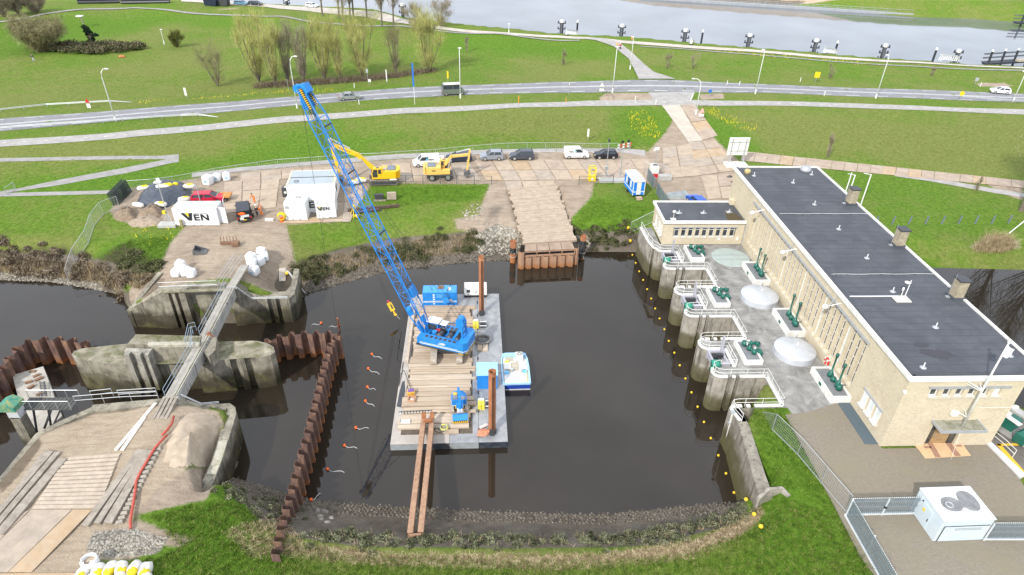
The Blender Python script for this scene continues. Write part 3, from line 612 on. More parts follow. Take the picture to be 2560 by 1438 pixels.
part('sill_band',MB().box(((fx0 + fx1) / 2,-.05,fz0 - .09),(fx1 - fx0,.22,.16)),mat('stone_sill',(.52,.47,.38)),stn)
for i in range(3):
 y = 1.75 + i * 1.1; win(-.03,y,2.1,.72,1.55,-math.pi / 2,True)
part('lintel',MB().box((-.08,2.85,2.98),(.2,3.3,.12)),lead,stn); part('sill_band',MB().box((-.08,2.85,1.16),(.22,3.2,.12)),mat('stone_sill',(.52,.47,.38)),stn)
dr = part('door',MB().box(((dx0 + dx1) / 2,.26,1.25),(1.5,.06,2.5)),mat('oak_door',(.33,.22,.11),.5,0,.2,3),stn)
part('handle',MB().box((dx0 + .85,.2,1.1),(.06,.06,.3)),galv,dr)
for x in (dx0 + .3,dx1 - .3): part('door_side_light',MB().box((x,.25,1.3),(.55,.08,2.6)),glass_d,stn)
cn = MB().box((5.65,-.62,3.1),(3.9,1.5,.1)); part('canopy',cn,mat('canopy_slab',(.30,.29,.24),.9,0,.3,1.5,(.13,.14,.06),.5),stn)
ce = MB().box((5.65,-1.4,3.13),(4.1,.1,.26)).box((3.65,-.62,3.13),(.1,1.46,.26)).box((7.65,-.62,3.13),(.1,1.46,.26)); part('canopy_edge',ce,lead,stn)
# roof: slab, white fascia, dark bitumen deck
rx0,rx1,ry0,ry1 = -.28,11.9,-.3,44.9
rf = part('roof',MB().box(((rx0 + rx1) / 2,(ry0 + ry1) / 2,8.0),(rx1 - rx0 - .5,ry1 - ry0 - .5,.22)),roofing,stn)
fa = MB().box((rx0 + .13,(ry0 + ry1) / 2,8.06),(.26,ry1 - ry0,.40)).box((rx1 - .13,(ry0 + ry1) / 2,8.06),(.26,ry1 - ry0,.40)).box(((rx0 + rx1) / 2,ry0 + .13,8.06),(rx1 - rx0 - .52,.26,.40)).box(((rx0 + rx1) / 2,ry1 - .13,8.06),(rx1 - rx0 - .52,.26,.40))
part('fascia',fa,white_p,rf)
ti = MB().box((rx0 + .45,(ry0 + ry1) / 2,8.16),(.34,ry1 - ry0 - .6,.12)).box(((rx0 + rx1) / 2,ry0 + .42,8.16),(rx1 - rx0 - 1.0,.3,.12)); part('edge_flashing',ti,dark_m,rf)
seam = MB()
for k in range(44): seam.box((5.9,.6 + k * 1.0 + random.uniform(-.1,.1),8.115),(11.0,.035,.012))
part('roof_seam',seam,mat('bitumen_seam',(.048,.053,.064),.6),rf,kind='stuff')
sd = part('soffit',MB().box((11.0,22.3,7.88),(1.6,44.0,.06)),white_p,rf)
pud = MB(); a = [(4.2 + 1.15 * math.cos(k * .45) * (1 + .25 * math.sin(3 * k)),3.0 + .62 * math.sin(k * .45) * (1 + .2 * math.cos(2.3 * k))) for k in range(14)]
pud.add([(x,y,8.124) for x,y in a],[tuple(range(14))]); a = [(3.35 + .7 * math.cos(k * .5),4.35 + .38 * math.sin(k * .5)) for k in range(12)]; pud.add([(x,y,8.124) for x,y in a],[tuple(range(12))])
a = [(3.3 + .65 * math.cos(k * .5) * (1 + .2 * math.sin(2 * k)),3.35 + .4 * math.sin(k * .5)) for k in range(12)]; pud.add([(x,y,8.127) for x,y in a],[tuple(range(12))])
part('rain_puddle',pud,mat('puddle',(.030,.028,.036),.12,0,.1,1),rf)
def vent(x,y,z=8.1):
 o = part('roof_vent',MB().lathe([(.30,0),(.27,.05),(.10,.10),(.06,.22)],(0,0,0),12),lead,rf,True); o.location = (x,y,z); part('vent_pin',MB().box((0,0,.36),(.07,.07,.34)),white_m,o)
for x,y in ((1.63,41.8),(6.14,39.5),(6.14,32.8),(6.15,26.2),(6.12,19.5),(6.2,6.9),(1.7,1.25),(10.35,2.7),(9.9,42.3),(5.4,12.9)): vent(x,y)
for y in (30.1,16.1):
 rc = part('lightning_strip',MB().tube([(.6 + k * 1.1,y + .05 * math.sin(k * 1.7),8.2) for k in range(11)],.02,4),white_m,rf); ft = MB()
 for k in range(9): ft.box((1.1 + k * 1.2,y,8.15),(.16,.12,.07))
 part('strip_foot',ft,dark_m,rc)
part('cable_tray',MB().box((3.0,12.0,8.17),(4.9,.09,.08)),white_m,rf)
def chimney(x,y,h=2.0):
 o = part('chimney',MB().box((0,0,h / 2),(.92,1.0,h)),mat('chimney_brick',(.36,.31,.22),.9,0,.25,3,(.24,.21,.15),.6),rf); o.location = (x,y,8.1)
 part('chimney_cap',MB().box((0,0,h + .06),(1.12,1.2,.12)),dark_m,o); part('chimney_base',MB().box((0,0,.1),(1.25,1.3,.2)),roofing,o)
 part('lightning_rod',MB().tube([(-.85,-.1,0),(-.85,-.1,2.7)],.022,5).box((-.85,-.1,.06),(.35,.35,.12)),galv,o)
for x,y in ((10.95,33.2),(11.15,22.4),(11.25,11.95)): chimney(x,y)
o = part('round_vent',MB().lathe([(.75,0),(.75,.35),(.6,.5),(.6,.62),(.2,.7)],(0,0,0),16),lead,rf,True); o.location = (9.6,43.6,8.1)
o = part('round_vent',MB().lathe([(.42,0),(.42,.5),(.3,.62)],(0,0,0),14),mat('ochre_cowl',(.42,.35,.16),.7,0,.2,3),rf,True); o.location = (.95,42.6,8.1)
an = part('antenna_frame',MB().box((5.5,11.5,8.16),(1.5,1.1,.08)),mat('pale_slab',(.62,.60,.52),.8,0,.1,3),rf)
part('antenna_mast',MB().tube([(5.9,11.7,8.2),(5.9,11.7,10.2)],.045,6).bar((5.5,11.7,8.2),(5.5,11.7,9.0),.05),white_m,an)
part('antenna_dish',MB().lathe([(.05,-.1),(.28,0),(.3,.06),(.1,.05)],(5.55,11.6,10.0),12),white_p,an,True); part('sensor',MB().lathe([(.1,0),(.1,.35),(.02,.4)],(5.45,11.7,9.0),8),white_p,an,True)
for y in (33.2,23.2,12.3):
 b_ = part('flood_lamp',MB().blob((-1.35,y,6.75),(.34,.26,.26),10,6,0),white_p,stn,True)
 part('lamp_bracket',MB().tube([(-1.25,y,6.8),(-.05,y + .5,7.55)],.03,5).tube([(-1.25,y,6.8),(-.05,y - .3,7.35)],.03,5).bar((-1.2,y,6.86),(-.02,y + .05,6.95),.05),galv,b_)
b_ = part('flood_lamp',MB().blob((10.5,.0,4.6),(.35,.25,.2),10,6,0),white_p,stn,True)
part('wall_cable',MB().tube([(7.2,-.02,4.6),(10.2,-.02,4.6)],.02,4),white_p,stn)
part('rain_pipe',MB().tube([(-.03,37.1 - .25,0),(-.03,37.1 - .25,3.3)],.06,6),lead,stn); part('corner_lamp',MB().box((-.1,-.1,6.6),(.24,.24,.2)),white_p,stn)
part('door_sign',MB().box((8.05,-.02,1.9),(.5,.04,.4)),mat('blue_sign',(.03,.22,.62),.5),stn)
# wing building
wg = thing('wing_building','low yellow brick control wing joined to the long station, with nine windows over the terrace','building',sw(0,0),SA)
gx0,gx1,gy0,gy1,gh = -11.1,-.06,37.15,43.0,3.3
ww_ = MB(); wx0,wx1,vz0,vz1 = -9.75,-1.15,1.15,2.55
ww_.box(((gx0 + wx0) / 2,gy0 + .15,gh / 2),(wx0 - gx0,.3,gh)).box(((wx1 + gx1) / 2,gy0 + .15,gh / 2),(gx1 - wx1,.3,gh)).box(((wx0 + wx1) / 2,gy0 + .15,vz0 / 2),(wx1 - wx0,.3,vz0)).box(((wx0 + wx1) / 2,gy0 + .15,(vz1 + gh) / 2),(wx1 - wx0,.3,gh - vz1))
ww_.box((gx0 + .15,(gy0 + gy1) / 2 + .15,gh / 2),(.3,gy1 - gy0 - .3,gh)).box(((gx0 + gx1) / 2 + .15,gy1 - .15,gh / 2),(gx1 - gx0 - .3,.3,gh)).box(((wx0 + wx1) / 2,gy0 + .6,gh / 2),(wx1 - wx0,.1,gh))
part('wall',ww_,brick,wg)
npch = (wx1 - wx0) / 9
for i in range(9):
 x = wx0 + (i + .5) * npch; f = MB(); t = .06; wd,ht = .66,vz1 - vz0 - .06
 for s in (-1,1): f.box((s * (wd - t) / 2,0,0),(t,.1,ht)); f.box((0,0,s * (ht - t) / 2),(wd - 2 * t,.1,t))
 f.box((0,0,ht * .24),(wd - 2 * t,.1,.05)); o = part('window',f,white_p,wg); o.location = (x,gy0 + .2,(vz0 + vz1) / 2)
 part('pane',MB().box((0,.02,-ht * .13),(wd - 2 * t,.03,ht * .7)),glass_d,o); part('pane',MB().box((0,.02,ht * .37),(wd - 2 * t,.03,ht * .2)),glass_d,o)
 part('sill',MB().box((0,-.22,-ht / 2 - .05),(wd + .1,.2,.1)),white_p,o)
 if i: part('pier',MB().box((wx0 + i * npch,gy0 + .15,(vz0 + vz1) / 2),(npch - .68,.3,vz1 - vz0)),brick,wg)
part('lintel',MB().box(((wx0 + wx1) / 2,gy0 - .04,vz1 + .06),(wx1 - wx0 + .3,.14,.12)),lead,wg)
for i in range(4): win(gx0 - .02,38.2 + i * 1.0,1.7,.5,1.5,-math.pi / 2,i != 2,wg)
wr = part('roof',MB().box(((gx0 + gx1) / 2 - .05,(gy0 + gy1) / 2,3.42),(gx1 - gx0 - .1,gy1 - gy0 - .1,.2)),roofing,wg)
part('fascia',MB().box((gx0 - .14,(gy0 + gy1) / 2,3.46),(.28,gy1 - gy0 + .64,.36)).box(((gx0 + gx1) / 2,gy0 - .16,3.46),(gx1 - gx0,.3,.36)).box(((gx0 + gx1) / 2,gy1 + .16,3.46),(gx1 - gx0,.3,.36)),white_p,wr)
part('rain_puddle',MB().add([(x,y,3.527) for x,y in ((-2.5,37.35),(-.35,37.35),(-.45,38.6),(-1.2,40.6),(-2.1,40.4))],((0,1,2,3,4),)),mat('wet_roof',(.055,.040,.018),.05,0,.1,1),wr)
for x,y in ((-8.6,39.6),(-5.2,39.6),(-1.5,39.9)):
 o = part('roof_vent',MB().lathe([(.28,0),(.25,.06),(.08,.12),(.05,.4)],(0,0,.07),10).box((0,0,.03),(.8,.6,.07)),lead,wr,True); o.location = (x,y,3.52)
o = part('siren',MB().tube([(0,0,0),(0,0,1.0)],.03,5).blob((0,0,1.15),(.25,.2,.2),8,5,0).box((0,0,.05),(.7,.5,.08)),white_p,wr); o.location = (-9.9,37.7,3.53)
part('corner_pier',MB().box((-.35,42.6,2.1),(.6,.9,4.2)),brick,wg); part('meter_box',MB().box((-.75,37.08,.9),(.35,.12,.5)),white_p,wg); part('notice',MB().box((-3.3,37.1,.85),(.45,.05,.3)),white_p,wg)
# ------------------------------------------------------------------ terrace, piers and intake chambers
def unit(k):                                         # outline of one intake, k = 0, 1, 2 from the north
 d = -10.5 * k
 A = [(-12.25,25.9),(-12.3,25.3),(-12.05,24.7),(-11.5,24.42)]
 q = [(x,y + 10.5 + d) for x,y in ([(-12.6,25.6)] if k == 0 else []) + A] + [(-9.75,34.9 + d),(-9.75,32.25 + d),(-11.5,32.25 + d),(-12.05,32.0 + d),(-12.3,31.45 + d),(-12.2,30.9 + d),(-11.9,30.55 + d),(-11.4,30.42 + d)]
 q += [(-10.75,30.42 + d),(-10.75,30.85 + d),(-10.35,30.85 + d),(-10.35,30.42 + d),(-9.95,30.42 + d),(-9.95,30.85 + d),(-9.55,30.85 + d),(-9.55,30.42 + d),(-6.95,30.42 + d),(-6.95,26.5 + d)]
 q += [(-9.55,26.5 + d),(-9.55,26.1 + d),(-9.95,26.1 + d),(-9.95,26.5 + d),(-10.35,26.5 + d),(-10.35,26.1 + d),(-10.75,26.1 + d),(-10.75,26.5 + d),(-11.4,26.5 + d),(-11.9,26.32 + d)]
 return q
outl = [(-13.15,42.0),(-12.95,38.0)] + unit(0) + unit(1) + unit(2) + [(-12.05,5.2),(-12.0,4.4),(-11.75,3.3),(-11.0,3.3),(-11.0,5.1),(-6.4,5.1),(-6.2,4.0),(-.02,3.9),(-.02,37.1),(-11.3,37.1),(-11.3,42.0)]
terr = thing('station_terrace','grey concrete pump terrace with rounded piers standing in the harbour beside the station','terrace',sw(0,0),SA)
deckm = mat('terrace_concrete',(.30,.295,.28),.9,0,.2,.7,(.17,.165,.155),.75,.15)
part('pier_body',MB().prism(outl,-6.5,-.06),conc_pier,terr); part('deck',MB().prism(outl,-.058,0.0),deckm,terr)
def kerb(pts,w=.3,h=.14):                           # white coping strip along a line
 mb = MB()
 for a,b in zip(pts[:-1],pts[1:]):
  a = Vector((*a,h / 2)); b = Vector((*b,h / 2)); e = (b - a).normalized() * .02; mb.bar(a - e,b + e,w,h)
 return mb
def inset(pts,d):                                   # open polyline moved to its left by d
 r = []
 for i,p in enumerate(pts):
  a = Vector(pts[max(i - 1,0)]).to_2d(); b = Vector(pts[min(i + 1,len(pts) - 1)]).to_2d(); n = (b - a).normalized(); r.append((p[0] - n.y * d,p[1] + n.x * d))
 return r
def railing(name,label,runs,posts_every=1.55,h=1.0,m=None,parentless=True,zf=None,r=.028,group=None):
 """runs: polylines (station frame or world with zf) carrying posts, a top rail and a middle rail"""
 m = m or white_p
 base = Vector(runs[0][0] if len(runs[0][0]) == 3 else (*runs[0][0],0)); t = thing(name,label,'railing',sw(*base) if zf is None else base,SA if zf is None else 0,group)
 for pts in runs:
  pts = [Vector(p if len(p) == 3 else (*p,0)) - base for p in pts]
  for hh in (h,h * .52): part('rail',MB().tube([p + Vector((0,0,hh)) for p in pts],r,6),m,t)
  L_ = [0]
  for a,b in zip(pts[:-1],pts[1:]): L_.append(L_[-1] + (b - a).length)
  n = max(2,int(L_[-1] / posts_every) + 1)
  for k in range(n):
   s = L_[-1] * k / (n - 1); i = min(max(int(np.searchsorted(L_,s)) - 1,0),len(pts) - 2); f = (s - L_[i]) / max(L_[i + 1] - L_[i],1e-6); q = pts[i].lerp(pts[i + 1],min(f,1))
   part('post',MB().tube([q,q + Vector((0,0,h))],r * .95,6),m,t)
 return t
nm = ('northern','middle','southern')
for k in range(3):
 d = -10.5 * k
 Aarc = [(-12.25,36.4 + d),(-12.3,35.8 + d),(-12.05,35.2 + d),(-11.5,34.92 + d)]
 ch = [(-12.05,32.0 + d),(-12.3,31.45 + d),(-12.2,30.9 + d),(-11.9,30.55 + d),(-11.4,30.42 + d)]
 if k == 0: kp = [(-13.15,41.9),(-12.95,38.0),(-12.6,36.1)] + Aarc[1:]
 else: kp = [(-11.4,37.0 + d),(-11.9,36.82 + d)] + Aarc
 part('coping',kerb(inset(kp + [(-9.8,34.92 + d)],.16)),white_p,terr)
 part('coping',kerb(inset(ch,.16) + [(-10.8,30.58 + d)]),white_p,terr); part('coping',kerb([(-10.3,30.58 + d),(-10.0,30.58 + d)]),white_p,terr)
 part('coping',kerb([(-9.5,30.58 + d),(-6.79,30.58 + d),(-6.79,26.34 + d),(-9.5,26.34 + d)]),white_p,terr)
 part('coping',kerb([(-10.0,26.34 + d),(-10.3,26.34 + d)]),white_p,terr); part('coping',kerb([(-10.8,26.34 + d),(-11.4,26.34 + d)]),white_p,terr)
 part('coping',kerb([(-9.6,35.0 + d),(-9.6,32.15 + d)]),white_p,terr)
 R1 = inset(kp,.2) + [(-9.5,35.05 + d),(-9.45,32.2 + d)]
 R2 = [(-9.45,32.1 + d),(-11.4,32.05 + d),(-11.9,31.85 + d),(-12.1,31.45 + d),(-12.02,30.98 + d),(-11.75,30.7 + d),(-11.3,30.6 + d),(-6.78,30.6 + d),(-6.78,26.33 + d),(-11.3,26.3 + d),(-11.8,26.15 + d),(-12.05,25.85 + d)]
 railing('safety_railing','white tubular railing round the %s intake chamber of the station' % nm[k],[R2],group='white railings on the station piers')
 railing('safety_railing',('white tubular railing along the wing wall past the control wing','white tubular railing on the pier between the northern and middle intake chambers','white tubular railing on the pier between the middle and southern intake chambers')[k],[R1 if k == 0 else R1[2:]],group='white railings on the station piers')
 # trash rake over the narrow slot
 rk = thing('trash_rake','grey screen rake machine with a green roller in the %s slot of the station piers' % nm[k],'machine',sw(-10.9,33.55 + d),SA,'screen rakes on the station piers')
 g = mat('rake_grey',(.42,.42,.47),.5,.1,.12,2); part('frame',MB().box((.1,.95,-.2),(1.9,.24,1.0)).box((.1,-.95,-.2),(1.9,.24,1.0)).box((-.7,0,-.1),(.2,1.7,.7)).box((.9,0,-.35),(.3,1.7,.6)),g,rk)
 part('drive',MB().box((.25,.35,.15),(.8,.35,.35)).tube([(-.1,-.5,.1),(.7,-.5,.1)],.18,8).box((.1,0,.0),(.3,1.6,.12)),dark_m,rk); part('chute',MB().box((-.35,.1,-.1),(.5,.7,.9)),black_m,rk)
 part('roller',MB().tube([(-1.05,-1.25,.35),(-.25,-1.25,.35)],.42,14).tube([(-1.05,-1.25,-.45),(-.25,-1.25,-.45)],.35,12),mat('green_roller',(.03,.25,.17),.5,0,.15,2),rk,True)
 part('mast',MB().box((.55,.75,1.0),(.16,.16,2.6)).box((.4,.75,1.0),(.06,.05,2.6)),g,rk)
part('coping',kerb(inset([(-11.4,5.5),(-11.9,5.3),(-12.05,4.9),(-12.0,4.4),(-11.75,3.35)],.16)),white_p,terr)
railing('safety_railing','short white looped railing at the grassy south end of the terrace',[[(-11.7,5.3),(-11.85,4.9),(-11.8,4.4),(-11.5,3.3)]],group='white railings on the station piers')
# concrete plinths with green valve gear
def plinth(x0,x1,y0,y1,h,label,kind):
 t = thing('valve_plinth',label,'valve plinth',sw((x0 + x1) / 2,(y0 + y1) / 2),SA,'valve plinths on the terrace')
 a,b_ = (x1 - x0) / 2,(y1 - y0) / 2; th = .22
 part('plinth',MB().box((-a + th / 2,0,h / 2),(th,2 * b_,h)).box((a - th / 2,-b_ * .35 if kind == 'W' else 0,h / 2),(th,2 * b_ * (.65 if kind == 'W' else 1),h)).box((0,-b_ + th / 2,h / 2),(2 * a - 2 * th,th,h)).box((0,b_ - th / 2,h / 2),(2 * a - 2 * th,th,h)),white_p,t)
 part('plinth_floor',MB().box((0,0,h * .44),(2 * a - 2 * th,2 * b_ - 2 * th,h * .86)),mat('plinth_floor',(.19,.20,.21),.8,0,.15,2),t)
 if kind == 'W':
  v = part('gearbox',MB().tube([(-.2,b_ - .9,h + .25),(1.45,b_ - .9,h + .25)],.16,10).tube([(-.25,b_ - 1.0,h + .1),(-.25,b_ - 1.0,h + .55)],.3,10).tube([(.45,b_ - .9,h + .25),(.6,b_ - .9,h + .25)],.26,10).tube([(1.0,b_ - .9,h + .25),(1.12,b_ - .9,h + .25)],.24,10),green_m,t,True)
  part('valve',MB().tube([(0,b_ - 1.2,h + .2),(.35,b_ - 2.3,h + .2)],.14,8).lathe([(.3,0),(.3,.3),(.12,.45),(.1,.6)],(.1,b_ - 1.65,h),10).lathe([(.26,0),(.26,.35),(.1,.5)],(.35,b_ - 2.35,h),10),green_m,t,True)
  part('motor_box',MB().box((1.05,-b_ * .1,h * .55),(.5,.75,.7)).tube([(1.05,.35,.9),(1.05,.7,.9)],.2,8),green_m,t); part('plate',MB().box((-.1,b_ - 1.25,h + .45),(.1,.3,.25)),white_p,t)
 else:
  for yy,hh in ((.85,1),(-.75,1)):
   part('spindle',MB().lathe([(.30,0),(.30,.35),(.2,.45),(.16,.7),(.085,.75),(.085,2.55),(.16,2.58),(.16,2.8),(.05,2.82)],(.25,yy,h),10),green_m,t,True)
  part('gear_shaft',MB().tube([(.25,.85,h + .3),(.25,-.75,h + .3)],.1,8).lathe([(.26,0),(.26,.4),(.1,.5)],(.2,.1,h),10).lathe([(.3,0),(.3,.5),(.12,.6)],(.2,-1.15,h),10),green_m,t,True)
  part('handle',MB().bar((.2,-1.2,h + .5),(.15,-1.75,h + .55),.06).bar((.5,-.9,h + .35),(.95,-.9,h + .3),.06),dark_m,t); part('hatch',MB().box((-a - .015,.1,h * .5),(.03,.45,h * .45)),green_m,t)
for k in range(3):
 d = -10.5 * k
 plinth(-8.4,-6.5,32.4 + d,36.0 + d,.55,('white plinth with green gearbox in front of the control wing','white plinth with green gearbox west of the taller silver dome','white plinth with green gearbox beside the southernmost silver dome')[k],'W')
 plinth(-2.0,-.02,26.6 + d,31.2 + d,.75,('white plinth with two green spindles between the flat grey cover and the first silver dome','white plinth with two green spindles between the two silver domes','white plinth with two green spindles south of the last silver dome')[k],'E')
silver = mat('silver_paint',(.62,.65,.70),.38,.35,.08,1.5,(.50,.53,.58),.4)
t = thing('pump_cover','flat round pale green grey hatch cover let into the terrace by the wing','pump cover',sw(-2.75,33.4),SA)
part('cover',MB().lathe([(2.45,0),(2.45,.10),(2.38,.13)],(0,0,0),40),mat('cover_green',(.36,.42,.40),.7,0,.1,1),t); part('joint',MB().box((0,.55,.131),(4.5,.03,.012)).box((0,-.55,.131),(4.5,.03,.012)),dark_m,t); part('rim',MB().lathe([(3.0,0),(3.0,.05),(2.5,.08)],(0,0,0),40),deckm,t)
for y,r,l in ((23.55,2.2,'big round silver domed pump cover in the middle of the terrace'),(13.15,2.15,'big round silver domed pump cover near the red lifebuoy')):
 t = thing('pump_dome',l,'pump cover',sw(-2.5,y),SA,'silver pump domes')
 part('drum',MB().lathe([(r,0),(r,.72)],(0,0,0),48,False),silver,t,True); part('dome',MB().lathe([(r,.72),(r * .98,.76),(r * .7,.98),(r * .35,1.1),(.02,1.15)],(0,0,0),48),silver,t,True)
 part('knob',MB().lathe([(.12,1.12),(.12,1.22),(.02,1.25)],(.35,.35,0),10),white_p,t); part('skirt',MB().lathe([(r + .35,0),(r + .35,.05),(r,.08)],(0,0,0),48),deckm,t)
 part('vent_pipe',MB().tube([(.8,r - .2,.9),(.8,r - .2,1.3)],.07,6),white_p,t)
# lifebuoy on the wall
lb = thing('lifebuoy','red and white lifebuoy hung low on the station wall','lifebuoy',sw(-.14,10.9,.85),SA)
ring = MB(); rr = .36
for k in range(20):
 a0,a1 = 2 * math.pi * k / 20,2 * math.pi * (k + 1) / 20; ring.tube([(0,rr * math.cos(a0),rr * math.sin(a0)),(0,rr * math.cos(a1),rr * math.sin(a1))],.1,7,False)
part('ring',ring,mat('lifebuoy_red',(.62,.03,.025),.5,0,.1,4),lb,True); bd = MB()
for k in range(4):
 a = math.pi / 4 + k * math.pi / 2; bd.box((0,rr * math.cos(a),rr * math.sin(a)),(.23,.12,.24))
part('band',bd,white_p,lb)
# flagpole fixed to the front wall
fp = thing('flagpole','tall white flagpole with a furled white flag leaning on brackets before the station door','flagpole',sw(5.9,-.75,3.2),SA)
tipz = 9.0
part('pole',MB().tube([(0,0,0),(.05,0,tipz)],[.10,.06],10),white_p,fp,True); part('finial',MB().lathe([(.05,0),(.13,.08),(.13,.16),(.03,.24)],(.05,0,tipz),10),white_p,fp,True)
part('bracket',MB().bar((0,0,1.0),(-.9,.7,1.25),.08).bar((0,0,1.0),(.15,.75,1.2),.06).box((-.75,.55,.95),(.6,.3,.45)),white_p,fp); part('bracket',MB().bar((0,0,4.1),(-.9,.7,4.45),.08).bar((0,0,4.1),(.1,.75,4.35),.06).bar((-.1,0,4.0),(-1.0,.7,4.25),.05),white_p,fp)
fl = MB(); n = 9
for j in range(5):
 for i in range(n): fl.v.append((.1 + j * .16,.09 * math.sin(i * 1.3 + j),tipz - .25 - i * .13 - j * .09 + .05 * math.sin(j * 2)))
fl.f = [(j * n + i,j * n + i + 1,(j + 1) * n + i + 1,(j + 1) * n + i) for j in range(4) for i in range(n - 1)]
part('flag',fl,mat('flag_cloth',(.72,.73,.76),.8,0,.08,2),fp,True)
part('halyard',MB().tube([(-.1,-.1,0),(-.3,-.9,-3.2)],.015,4),white_p,fp)
# paving in front
def lpoly(name,pts,z,m,th=None,root=None):
 mb = MB(); pts = [sl_(P(a,b,0)) for a,b in pts]
 mb.prism([(p.x,p.y) for p in pts],z - (th or .12),z); return mb
def brickpave(name,c1,c2,mo,ang=0.0):
 m,t,b = _mat(name); v = geo(t); mp = t.nodes.new('ShaderNodeMapping'); mp.inputs['Rotation'].default_value = (0,0,ang); t.links.new(v,mp.inputs[0])
 br = t.nodes.new('ShaderNodeTexBrick'); br.inputs['Scale'].default_value = 1; br.inputs['Brick Width'].default_value = .2; br.inputs['Row Height'].default_value = .11; br.inputs['Mortar Size'].default_value = .01; br.inputs['Mortar Smooth'].default_value = .5
 br.inputs['Color1'].default_value = (*c1,1); br.inputs['Color2'].default_value = (*c2,1); br.inputs['Mortar'].default_value = (*mo,1); t.links.new(mp.outputs[0],br.inputs[0])
 n = noise(t,v,.25,6,.65); n2 = noise(t,v,2.2,6,.7)
 c = mixc(t,ramp(t,((.4,(0,0,0)),(.65,(.7,.7,.7))),n.outputs['Fac']).outputs[0],br.outputs[0],(.225,.20,.135)); c = mixc(t,ramp(t,((.55,(0,0,0)),(.8,(.5,.5,.5))),n2.outputs['Fac']).outputs[0],c,(.17,.155,.12))
 t.links.new(c,b.inputs['Base Color']); b.inputs['Roughness'].default_value = .92; b.inputs['Specular IOR Level'].default_value = .2; bump(t,b,br.outputs[1],-.35,.01); return m
pav = brickpave('brick_paving',(.265,.23,.19),(.215,.19,.155),(.155,.14,.108),SA)
fc = link('forecourt',None,None,sw(0,0),SA); fc['kind'] = 'structure'
part('brick_paving',lpoly('p',[(1963,1037),(2020,1030),(2092,1008),(2206,1122),(2320,1120),(2465,1108),(2500,1130),(2560,1215),(2760,1500),(2230,1500),(2150,1390),(2094,1280)],.012,pav),pav,fc)
part('grass_mat',MB().box((-.62,3.05,.03),(1.2,5.6,.04)),mat('grey_blue_matting',(.085,.115,.135),.9,0,.08,8),fc)
st = part('entrance_paving',lpoly('q',[(2284,1109),(2322,1098),(2396,1098),(2427,1140),(2313,1147)],.05,None),mat('orange_brick',(.62,.43,.25),.85,0,.12,5),fc)
for q in ([(2312,1098),(2324,1098),(2352,1144),(2338,1145)],[(2356,1098),(2368,1098),(2402,1141),(2388,1142)],[(2308,1117),(2326,1117),(2328,1122),(2312,1122)],[(2385,1113),(2403,1113),(2406,1118),(2388,1118)]):
 part('red_band',lpoly('r',q,.062,None,.01),mat('red_brick',(.36,.20,.14),.85,0,.2,5),st)
# ramp wall, railing and yard east of the front
part('ramp_kerb',lpoly('k',[(2459,1104),(2470,1102),(2562,1190),(2550,1197)],.18,None,.3),mat('pale_kerb',(.60,.62,.64),.8,0,.1,2),fc)
part('asphalt_yard',lpoly('a',[(2472,1100),(2600,1010),(2900,1250),(2700,1320)],-.05,None),mat('dark_yard',(.155,.14,.12),.9,0,.2,.8,(.10,.09,.08),.5),fc)
for q in ([(2490,1109),(2501,1109),(2562,1178),(2562,1196)],[(2490,1109),(2550,1107),(2552,1113),(2497,1114)]): part('yellow_line',lpoly('y',q,-.04,None,.008),mat('yellow_paint',(.72,.42,.03),.7,0,.1,3),fc)
railing('ramp_railing','white tubular handrail beside the yellow lines right of the station front',[[tuple(P(2478,1098,0)),tuple(P(2505,1120,0)),tuple(P(2530,1145,0))]],h=.95,zf=1)
t = thing('tank_set','dark green pump tanks with white fittings by the coping right of the station','tank',P(2525,1078,0))
part('tank',MB().cbox((.2,.5,.7),(1.3,1.0,1.3),.5,.3),green_m,t); part('tank',MB().cbox((.1,-1.3,.65),(1.2,.9,1.2),.5,.25),green_m,t); part('tank',MB().cbox((-.6,1.4,.9),(1.0,.9,1.6),.5,.3),green_m,t)
part('cover',MB().box((-.4,-.2,1.5),(.5,1.2,.1),.4).box((-.7,.5,1.7),(.7,.4,.2),.3),white_p,t); part('base',MB().box((.1,0,.05),(2.2,4.0,.12),.5),deckm,t)
t = thing('quay_coping','grey concrete coping along the dark water right of the station front','wall',(0,0,0)); q = [P(2500,1007,0),P(2620,1088,0),P(2632,1078,0),P(2512,1000,0)]
wpart('coping',MB().prism([(p.x,p.y) for p in q],-3,.12),mat('coping_grey',(.40,.40,.39),.85,0,.15,1),t)
# ------------------------------------------------------------------ old lock: abutments, pier, footbridge
def loft(outer,thick,zlow=-6.5,inward=1):
 """wall along a polyline of (x, y, ztop): vertical outer face, flat top of the given width, inner face"""
 n = len(outer); V = []
 for i,p in enumerate(outer):
  a = Vector(outer[max(i - 1,0)]).to_2d(); b = Vector(outer[min(i + 1,n - 1)]).to_2d(); t = (b - a).normalized(); nv = Vector((-t.y,t.x)) * inward * thick
  V += [(p[0],p[1],zlow),(p[0],p[1],p[2]),(p[0] + nv.x,p[1] + nv.y,p[2] - .02),(p[0] + nv.x,p[1] + nv.y,zlow)]
 Fs = [(4 * i + k,4 * i + 4 + k,4 * i + 4 + (k + 1) % 4,4 * i + (k + 1) % 4) for i in range(n - 1) for k in range(4)] + [(0,1,2,3),tuple(4 * (n - 1) + k for k in (3,2,1,0))]
 return MB().add(V,Fs)
def W3(l): return [tuple(P(*p)) for p in l]
moss = mat('mossy_top',(.27,.245,.185),.95,0,.4,.9,(.085,.090,.028),.7,.4)
na = thing('lock_abutment','old stained concrete lock abutment on the north side with worn white mooring slots','lock wall',P(480,740,.75))
front = W3([(317,776,-2.1),(403,731,.75),(418,729,.75)])
def groove(mb,a,b,z0,z1,w=.45,dep=.5):
 pass
A_,B_ = P(403,731,.75),P(592,724,.75); dirn = (B_ - A_).normalized(); nin = Vector((-dirn.y,dirn.x,0))
